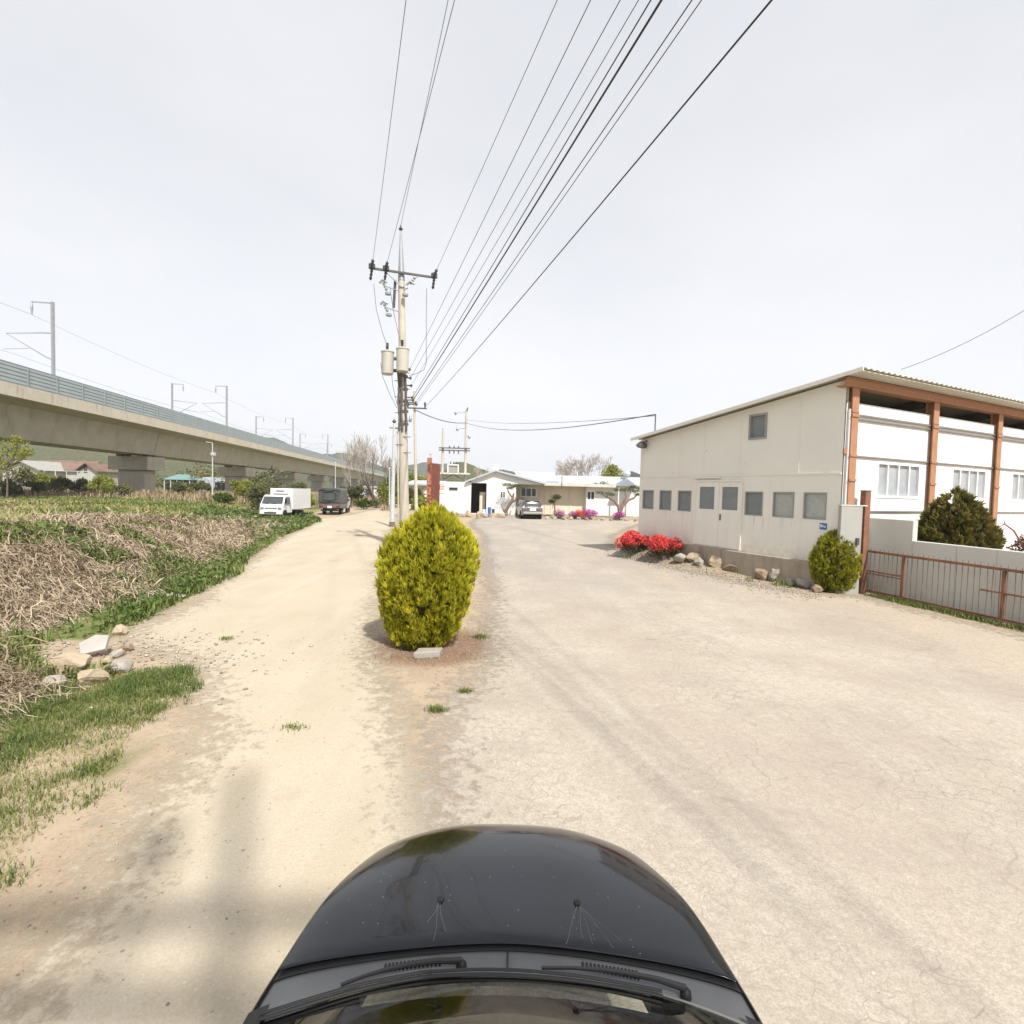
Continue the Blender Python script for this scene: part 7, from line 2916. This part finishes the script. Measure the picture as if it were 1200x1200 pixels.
# dashboard under the glass
P = []
for i in range(8):
    y_ = 1.50 - 0.09 * i
    P.append([(x_, y_ - 0.10 * abs(x_ / 0.7) ** 2, 0.955 + 0.045 * math.sin(i / 7 * 2.6) - 0.02 * (x_ / 0.7) ** 2) for x_ in np.linspace(-0.70, 0.70, 22)])
grid_obj('dashboard', np.array(P), MAT['dash'], car, 0.01)
m = MB()
m.box((0, 0.2, 0.62), (1.3, 1.5, 0.1))
m.box((0, -0.2, 0.85), (1.25, 0.2, 0.6))
m.build('interior', MAT['dark_inside'], car, world=False)
# light frit band along the windscreen foot
grid_obj('windscreen_band', LC.patch(7.03, 7.17, 3.95, FUL - 3.95, 6, 60, 0.0015), MAT['black_trim'], car)
grid_obj('windscreen_trim', LC.patch(6.985, 7.025, 3.92, FUL - 3.92, 4, 60, 0.008), M('trim_grey', (0.16, 0.155, 0.14), 0.4, 0.1, 6), car)
# vents in the cowl
for a0, a1 in ((4.98, 5.42), (FUL - 5.48, FUL - 5.04)):
    m = MB()
    n = 15
    for i in range(n):
        v = a0 + (a1 - a0) * i / (n - 1)
        q0 = LC.grid([6.50], [v])[0, 0]
        q1 = LC.grid([6.68], [v])[0, 0]
        m.bar(Vector(q0) + Vector((0, 0, -0.008)), Vector(q1) + Vector((0, 0, -0.008)), 0.006, 0.006)
    m.build('cowl_vent', MAT['black_trim'], car, world=False)
q0, q1 = LC.grid([6.42], [6.0])[0, 0], LC.grid([6.98], [6.0])[0, 0]
m = MB()
m.bar(Vector(q0) + Vector((0, 0, -0.009)), Vector(q1) + Vector((0, 0, -0.009)), 0.004, 0.006)
m.build('cowl_joint', MAT['black_trim'], car, world=False)
# wipers
def lp(t_, v, off):
    q_ = LC.grid([t_], [v])[0, 0]
    return Vector(q_) + Vector((0, 0.3, 0.95)).normalized() * off


for (pv_, b0, b1) in ((4.62, 4.85, 6.65), (6.35, 6.55, 7.95)):
    m = MB()
    pv = lp(6.82, pv_, -0.004)
    bm_ = (b0 + b1) / 2
    m.lathe(pv, [(0.018, 0), (0.016, 0.015), (0.008, 0.025)], 12)
    m.tube([pv + Vector((0, 0, 0.025))] + [lp(6.83 + 0.19 * f, pv_ + (bm_ - pv_) * f, 0.022 + 0.008 * math.sin(f * 3)) for f in (0.2, 0.4, 0.6, 0.8, 1.0)], [0.010, 0.008, 0.007, 0.006, 0.005, 0.005], 8)
    wp = m.build('wiper', MAT['black_trim'], car, world=False, smooth=True)
    m = MB()
    pts = [lp(7.03 + 0.05 * math.sin(f * 3.1), b0 + (b1 - b0) * f, 0.020) for f in np.linspace(0, 1, 18)]
    m.tube(pts, 0.0045, 6)
    m.tube([p_ + Vector((0, -0.010, -0.006)) for p_ in pts], 0.005, 6)
    m.build('wiper_blade', MAT['black_trim'], wp, world=False, smooth=True)
# washer nozzles with dried water streaks
for v in (5.37, 6.62):
    q_ = LC.grid([5.22], [v])[0, 0]
    m = MB()
    m.lathe(Vector(q_) + Vector((0, 0, 0.004)), [(0.014, 0), (0.012, 0.010), (0.006, 0.014)], 12)
    m.box(Vector(q_) + Vector((0, -0.012, 0.012)), (0.016, 0.016, 0.010))
    nz_ = m.build('washer_nozzle', MAT['black_trim'], car, world=False)
    m = MB()
    for k_ in range(7 if v < 6 else 3):
        dv = (-0.30 + 0.08 * k_) if v < 6 else (-0.1 + 0.08 * k_)
        pts = []
        for f in np.linspace(0, 1, 8):
            tt = 5.25 + 0.98 * f * (0.75 + 0.25 * math.sin(k_ * 2.3))
            vv = v + dv * f + 0.01 * math.sin(5 * f + k_)
            P3 = LC.patch(tt - 0.01, tt + 0.01, vv - 0.01, vv + 0.01, 3, 3, 0.0085)[1, 1]
            pts.append(P3)
        m.tube(pts, 0.0008, 4)
    m.build('streaks', MAT['nozzle_streak'], nz_, world=False)
# lamps, mirrors, wheels, bumper, doors
for s_, v0, v1 in ((1, 2.6, 3.6), (-1, FUL - 3.6, FUL - 2.6)):
    grid_obj('headlight', LC.patch(0.9, 3.2, v0, v1, 20, 8, 0.004), MAT['lamp_clear'], car)
    m = MB()
    m.box((s_ * 0.86, 0.98, 1.0), (0.17, 0.10, 0.12))
    m.bar((s_ * 0.74, 0.98, 0.97), (s_ * 0.82, 0.98, 0.99), 0.05)
    m.build('mirror', MAT['black_paint'], car, world=False, bevel=0.03)
    for y_ in (1.75, -1.25):
        wheel('wheel', car, (s_ * 0.69, y_, 0.30), 0.30, 0.19)
    m = MB()
    for y_ in (0.85, -0.15, -1.0):
        m.bar((s_ * 0.789, y_, 0.40), (s_ * 0.789, y_, 0.94), 0.004, 0.006)
    m.build('door_line', MAT['black_trim'], car, world=False)
    m = MB()
    m.box((s_ * 0.795, 0.05, 0.85), (0.03, 0.2, 0.035))
    m.build('door_handle', MAT['black_paint'], car, world=False, bevel=0.01)
grid_obj('grille', LC.patch(0.0, 0.8, 4.2, FUL - 4.2, 6, 20, 0.004), MAT['black_trim'], car)
m = MB()
m.box((0, 2.60, 0.40), (0.52, 0.02, 0.11))
m.build('number_plate', MAT['plate'], car, world=False)


# ---- silver people carrier in front of the house
def msec(y, w, zs, zb, zt, wt, crown=0.04):
    return [(w * 0.92, y, zs), (w * 0.99, y, zs + 0.1), (w, y, (zs + zb) * 0.52), (w * 0.985, y, zb), (w * 0.96, y, zb + 0.04), ((w + wt) / 2, y, (zb + zt) / 2 + 0.03), (wt, y, zt - 0.05), (wt * 0.75, y, zt + crown * 0.3), (0, y, zt + crown)]


MSEC = [msec(2.35, 0.62, 0.30, 0.62, 0.68, 0.5), msec(2.22, 0.80, 0.26, 0.74, 0.82, 0.6), msec(1.9, 0.90, 0.24, 0.88, 0.98, 0.66), msec(1.45, 0.93, 0.24, 0.97, 1.08, 0.72),
        msec(0.6, 0.945, 0.24, 1.02, 1.66, 0.70), msec(0.0, 0.95, 0.24, 1.04, 1.74, 0.72), msec(-1.2, 0.95, 0.25, 1.06, 1.74, 0.72), msec(-1.95, 0.945, 0.28, 1.07, 1.68, 0.70),
        msec(-2.22, 0.93, 0.32, 1.06, 1.55, 0.68), msec(-2.42, 0.90, 0.36, 1.02, 1.10, 0.70), msec(-2.47, 0.87, 0.38, 0.80, 0.86, 0.68), msec(-2.45, 0.8, 0.42, 0.6, 0.66, 0.6)]
LM = Loft(MSEC)
Ym = 47.6
q = at(625, 607, Ym - 2.4)
mv = thing('people_carrier', 'silver grey people carrier parked in front of the white house', 'car', (q.x - 0.45, Ym, 0.0), R_(9))
grid_obj('body', LM.patch(0, 11, 0, 16, 110, 90), MAT['car_grey'], mv)
P = LM.patch(11, 11, 0, 16, 2, 30)
cc = P[0]
mvm = MB()
mvm.add([tuple(p_) for p_ in cc], [tuple(range(len(cc)))])
mvm.build('tail_panel', MAT['car_grey'], mv, world=False)
grid_obj('rear_window', LM.patch(7.75, 8.95, 5.3, 10.7, 14, 30, 0.012), MAT['window_dark'], mv)
grid_obj('windscreen', LM.patch(3.1, 3.95, 5.0, 11.0, 14, 30, 0.012), MAT['window_dark'], mv)
for v0, v1 in ((4.15, 5.85), (10.15, 11.85)):
    for t0, t1 in ((3.75, 4.75), (4.85, 5.75), (5.85, 6.95)):
        grid_obj('side_window', LM.patch(t0, t1, v0, v1, 12, 8, 0.010), MAT['window_dark'], mv)
for v0, v1 in ((3.0, 4.4), (11.6, 13.0)):
    grid_obj('tail_light', LM.patch(8.35, 9.3, v0, v1, 10, 10, 0.014), MAT['lamp_clear'], mv)
    grid_obj('headlight', LM.patch(0.9, 1.8, v0, v1, 8, 8, 0.012), MAT['lamp_clear'], mv)
m = MB()
m.box((0, -2.47, 0.58), (1.74, 0.16, 0.22))
m.build('rear_bumper', MAT['car_silver'], mv, world=False, bevel=0.06, seg=3)
m = MB()
m.box((0, -2.50, 0.88), (0.56, 0.03, 0.20))
m.build('number_plate', MAT['plate'], mv, world=False)
m = MB()
m.box((0, -2.46, 1.035), (0.9, 0.05, 0.05))
m.build('chrome_strip', MAT['pale_steel'], mv, world=False, bevel=0.01)
m = MB()
m.box((0, -2.19, 1.70), (1.2, 0.26, 0.035))
m.build('roof_spoiler', MAT['car_grey'], mv, world=False, bevel=0.01)
for s_ in (-1, 1):
    for y_ in (1.5, -1.5):
        wheel('wheel', mv, (s_ * 0.86, y_, 0.34), 0.34, 0.22)
    m = MB()
    m.box((s_ * 1.04, 0.75, 1.12), (0.2, 0.12, 0.16))
    m.build('mirror', MAT['car_grey'], mv, world=False, bevel=0.04)
    m = MB()
    m.tube([(s_ * 0.68, 0.3, 1.76), (s_ * 0.68, -0.6, 1.80), (s_ * 0.68, -1.8, 1.75)], 0.025, 6)
    m.build('roof_rail', MAT['dark_steel'], mv, world=False)
    m = MB()
    m.lathe((s_ * 0.935, 1.5, 0.36), [(0.42, -0.02), (0.42, 0.012)], 24, 'X')
    m.lathe((s_ * 0.935, -1.5, 0.36), [(0.42, -0.02), (0.42, 0.012)], 24, 'X')
    m.build('wheel_arch', MAT['black_trim'], mv, world=False)
m = MB()
m.box((0, 0, 0.2), (1.5, 4.0, 0.16))
m.build('underbody', MAT['black_trim'], mv, world=False)


# ---- small trucks: y+ is forward in local space
def truck_base(r, white, wb0, wb1, rear_double=False, length=4.7):
    m = MB()
    m.box((0, -0.2, 0.52), (0.75, length - 0.5, 0.16))
    m.box((0.55, -0.3, 0.45), (0.3, 0.7, 0.28))
    m.box((-0.55, -0.5, 0.45), (0.3, 0.6, 0.25))
    m.build('chassis', MAT['black_trim'], r, world=False)
    for s_ in (-1, 1):
        wheel('wheel', r, (s_ * 0.73, wb0, 0.32), 0.32, 0.20)
        wheel('wheel', r, (s_ * 0.70, wb1, 0.29), 0.29, 0.26)


def truck_cab(r, mat, y0=0.75, y1=2.4, h=1.86, w=0.88):
    """forward control cab, front face at y1"""
    prof = [(y0, 0.50), (y1 - 0.62, 0.50), (y1 - 0.55, 0.62), (y1 - 0.30, 0.60), (y1 - 0.18, 0.42), (y1, 0.40), (y1 + 0.02, 0.70), (y1 - 0.03, 1.02), (y1 - 0.16, 1.16), (y1 - 0.52, h - 0.08), (y1 - 0.72, h), (y0 + 0.05, h - 0.02), (y0, h - 0.1)]
    m = MB()
    hb = 1.12
    L, Rr = [], []
    for y_, z_ in prof:
        ww = w - (0.09 * (z_ - hb) / (h - hb) if z_ > hb else 0) - (0.03 if y_ > y1 - 0.1 else 0)
        L.append((-ww, y_, z_))
        Rr.append((ww, y_, z_))
    n = len(prof)
    m.add(L + Rr, [tuple(range(n)), tuple(range(2 * n - 1, n - 1, -1))] + [(i, n + i, n + (i + 1) % n, (i + 1) % n) for i in range(n)])
    m.build('cab', MAT[mat], r, world=False, bevel=0.045, seg=3)
    # windscreen
    def fr(f, x, o=0.012):
        a, b = Vector((0, y1 - 0.16, 1.16)), Vector((0, y1 - 0.52, h - 0.08))
        n_ = Vector((0, (h - 0.08 - 1.16), 0.36)).normalized()
        q_ = a.lerp(b, f) + n_ * o
        return Vector((x * (1 - 0.09 * f), q_.y, q_.z))
    m = MB()
    m.prism([fr(0.06, -w + 0.09), fr(0.06, w - 0.09), fr(0.93, w - 0.08), fr(0.93, -w + 0.08)], Vector((0, 0.95, 0.3)).normalized() * 0.006)
    m.build('windscreen', MAT['window_dark'], r, world=False)
    for s_ in (-1, 1):
        m = MB()
        a = [(y0 + 0.32, 1.16), (y1 - 0.32, 1.16), (y1 - 0.62, h - 0.16), (y0 + 0.34, h - 0.16)]
        m.prism([(s_ * (w - 0.09 * (z_ - hb) / (h - hb) + 0.004), y_, z_) for y_, z_ in a], (s_ * 0.008, 0, 0))
        m.build('side_window', MAT['window_dark'], r, world=False)
        m = MB()
        m.box((s_ * 0.66, y1 + 0.005, 0.86), (0.26, 0.06, 0.17))
        m.build('headlight', MAT['lamp_grey'], r, world=False, bevel=0.02)
        m = MB()
        m.box((s_ * 0.80, y1 - 0.01, 0.86), (0.09, 0.07, 0.16))
        m.build('indicator', MAT['lamp_clear'], r, world=False, bevel=0.015)
        m = MB()
        m.bar((s_ * (w - 0.03), y1 - 0.35, 1.25), (s_ * (w + 0.14), y1 - 0.2, 1.3), 0.03)
        m.box((s_ * (w + 0.15), y1 - 0.2, 1.42), (0.14, 0.06, 0.32))
        m.build('mirror', MAT['black_trim'], r, world=False, bevel=0.02)
        m = MB()
        m.lathe((s_ * (w - 0.005), y1 - 0.62 + 0.2, 0.40), [(0.37, -0.01), (0.37, 0.006)], 22, 'X')
        m.build('wheel_arch', MAT['black_trim'], r, world=False)
        m = MB()
        m.bar((s_ * (w + 0.002), y0 + 0.27, 0.6), (s_ * (w + 0.002), y0 + 0.27, 1.15), 0.006, 0.012)
        m.box((s_ * (w + 0.01), y0 + 0.40, 1.02), (0.03, 0.14, 0.03))
        m.build('door_handle', MAT['black_trim'], r, world=False)
    m = MB()
    m.box((0, y1 + 0.03, 0.52), (1.66, 0.12, 0.22))
    m.build('bumper', MAT[mat], r, world=False, bevel=0.04)
    m = MB()
    m.box((0, y1 + 0.02, 0.88), (0.9, 0.03, 0.05))
    m.build('grille', MAT['dark_steel'], r, world=False)
    m = MB()
    m.box((0, y1 + 0.095, 0.54), (0.9, 0.02, 0.13))
    m.build('bumper_intake', MAT['dark_steel'], r, world=False)
    m = MB()
    for s_ in (-0.35, 0.25):
        m.bar(fr(0.02, s_, 0.03), fr(0.1, s_ + 0.5, 0.03), 0.02)
    m.build('wiper', MAT['black_trim'], r, world=False)


z0 = -0.12
q = at(318, 609, 38.2)
wt_ = thing('refrigerated_truck', 'white box truck with a front cooling unit, facing the camera beside the dirt road', 'truck', (q.x, 38.2 + 2.4, z0), math.pi - R_(1))
truck_base(wt_, True, 1.6, -1.15)
truck_cab(wt_, 'truck_white')
m = MB()
m.box((0, -0.98, 1.55), (1.80, 3.3, 1.62))
cb = m.build('cargo_box', MAT['truck_white'], wt_, world=False, bevel=0.02)
m = MB()
for s_ in (-1, 1):
    for y_ in (-2.6, 0.63):
        m.box((s_ * 0.902, y_, 1.55), (0.02, 0.05, 1.6))
    m.box((s_ * 0.902, -0.98, 0.76), (0.02, 3.3, 0.05))
m.build('edge_trim', MAT['pale_steel'], cb, world=False)
m = MB()
m.box((0, 0.80, 2.13), (1.1, 0.28, 0.34))
cu = m.build('cooling_unit', MAT['truck_white'], wt_, world=False, bevel=0.05)
m = MB()
m.box((0, 0.945, 2.15), (0.62, 0.01, 0.10))
m.build('unit_grille', MAT['dark_steel'], cu, world=False)
m = MB()
m.box((0, 2.49, 0.66), (0.4, 0.02, 0.0801))
m.build('number_plate', MAT['plate'], wt_, world=False)

q = at(387, 601, 45.0)
dt_ = thing('canvas_truck', 'small truck with a dark tarpaulin canopy, seen from behind on the dirt road', 'truck', (q.x - 0.35, 47.4, hz(q.x, 47) - 0.02), R_(8))
truck_base(dt_, True, 1.6, -1.35)
truck_cab(dt_, 'truck_white')
m = MB()
m.box((0, -0.95, 0.82), (1.84, 3.3, 0.40))
bd = m.build('cargo_bed', M('bed_grey', (0.17, 0.18, 0.185), 0.6), dt_, world=False, bevel=0.01)
rg = np.random.default_rng(5)
# tarpaulin: sagging between hoops
nx, ny = 25, 33
sec_ = [(-0.94, 1.0), (-0.945, 1.5), (-0.94, 2.12), (-0.90, 2.28), (-0.6, 2.34), (0, 2.36), (0.6, 2.34), (0.90, 2.28), (0.94, 2.12), (0.945, 1.5), (0.94, 1.0)]
sp_ = cr_interp(np.array(sec_), np.linspace(0, 10, nx))
P = np.zeros((ny, nx, 3))
for i, y_ in enumerate(np.linspace(-2.66, 0.62, ny)):
    hoop = abs(math.sin((y_ + 2.66) / 3.28 * math.pi * 3))
    for j in range(nx):
        x_, z_ = sp_[j]
        s_ = 0.03 * hoop
        P[i, j] = (x_ * (1 - s_ * 0.6) + rg.normal(0, 0.006), y_, z_ - (s_ if z_ > 2.0 else 0) + rg.normal(0, 0.008))
tp = grid_obj('tarpaulin', P, MAT['tarp_side'], dt_, 0.01)
m = MB()
m.add([tuple(p_) for p_ in P[0]] + [(p_[0], p_[1], p_[2]) for p_ in P[0][:0]], [tuple(range(nx))])
m.build('tarp_end', MAT['tarp'], dt_, world=False)
m = MB()
m.add([tuple(p_) for p_ in P[-1]], [tuple(range(nx))])
m.build('tarp_end', MAT['tarp'], dt_, world=False)
m = MB()
bx_ = [(-0.55, -2.70, 2.02), (0.30, -2.70, 2.02), (0.52, -2.70, 1.85), (0.52, -2.70, 1.42), (0.3, -2.70, 1.28), (-0.55, -2.70, 1.28)]
m.tube(bx_ + [bx_[0]], 0.022, 6)
m.tube([(-0.9, -2.69, 2.1), (-0.5, -2.71, 2.24), (0.0, -2.70, 2.1), (0.45, -2.71, 2.22), (0.9, -2.69, 2.12)], 0.03, 6)
m.tube([(-0.92, -2.69, 1.2), (-0.3, -2.71, 1.1), (0.2, -2.71, 1.22), (0.92, -2.69, 1.1)], 0.025, 6)
m.build('tarp_cord', MAT['black_trim'], tp, world=False)
m = MB()
m.box((0, -2.62, 0.86), (1.84, 0.04, 0.34))
m.build('tailgate', M('tailgate_brown', (0.15, 0.10, 0.085), 0.6, 0.2), dt_, world=False)
for s_ in (-1, 1):
    m = MB()
    m.box((s_ * 0.72, -2.67, 0.78), (0.26, 0.06, 0.11))
    m.build('tail_light', MAT['lamp_red'], dt_, world=False, bevel=0.01)
    m = MB()
    m.box((s_ * 0.86, -2.675, 0.945), (0.09, 0.06, 0.08))
    m.build('indicator', MAT['lamp_orange'], dt_, world=False, bevel=0.01)
m = MB()
m.box((0, -2.68, 0.72), (0.36, 0.03, 0.18))
m.build('number_plate', MAT['plate'], dt_, world=False)
m = MB()
m.box((0, -2.6, 0.42), (1.5, 0.06, 0.14))
m.build('rear_guard', MAT['black_trim'], dt_, world=False)
# ---------------------------------------------------------------- air
m = MB()
m.box((0, 600, 51.0), (3400, 1840, 110.0))
t = NT('haze')
t.t.nodes.remove(t.bsdf)
v = t.n('ShaderNodeVolumePrincipled')
v.inputs['Color'].default_value = (0.93, 0.95, 1.0, 1)
v.inputs['Density'].default_value = 0.00033
v.inputs['Anisotropy'].default_value = 0.0
t.l(v.outputs[0], t.out.inputs['Volume'])
o = m.build('haze', t.mat, None)
tag(o, 'thin spring haze', None, None, 'stuff')
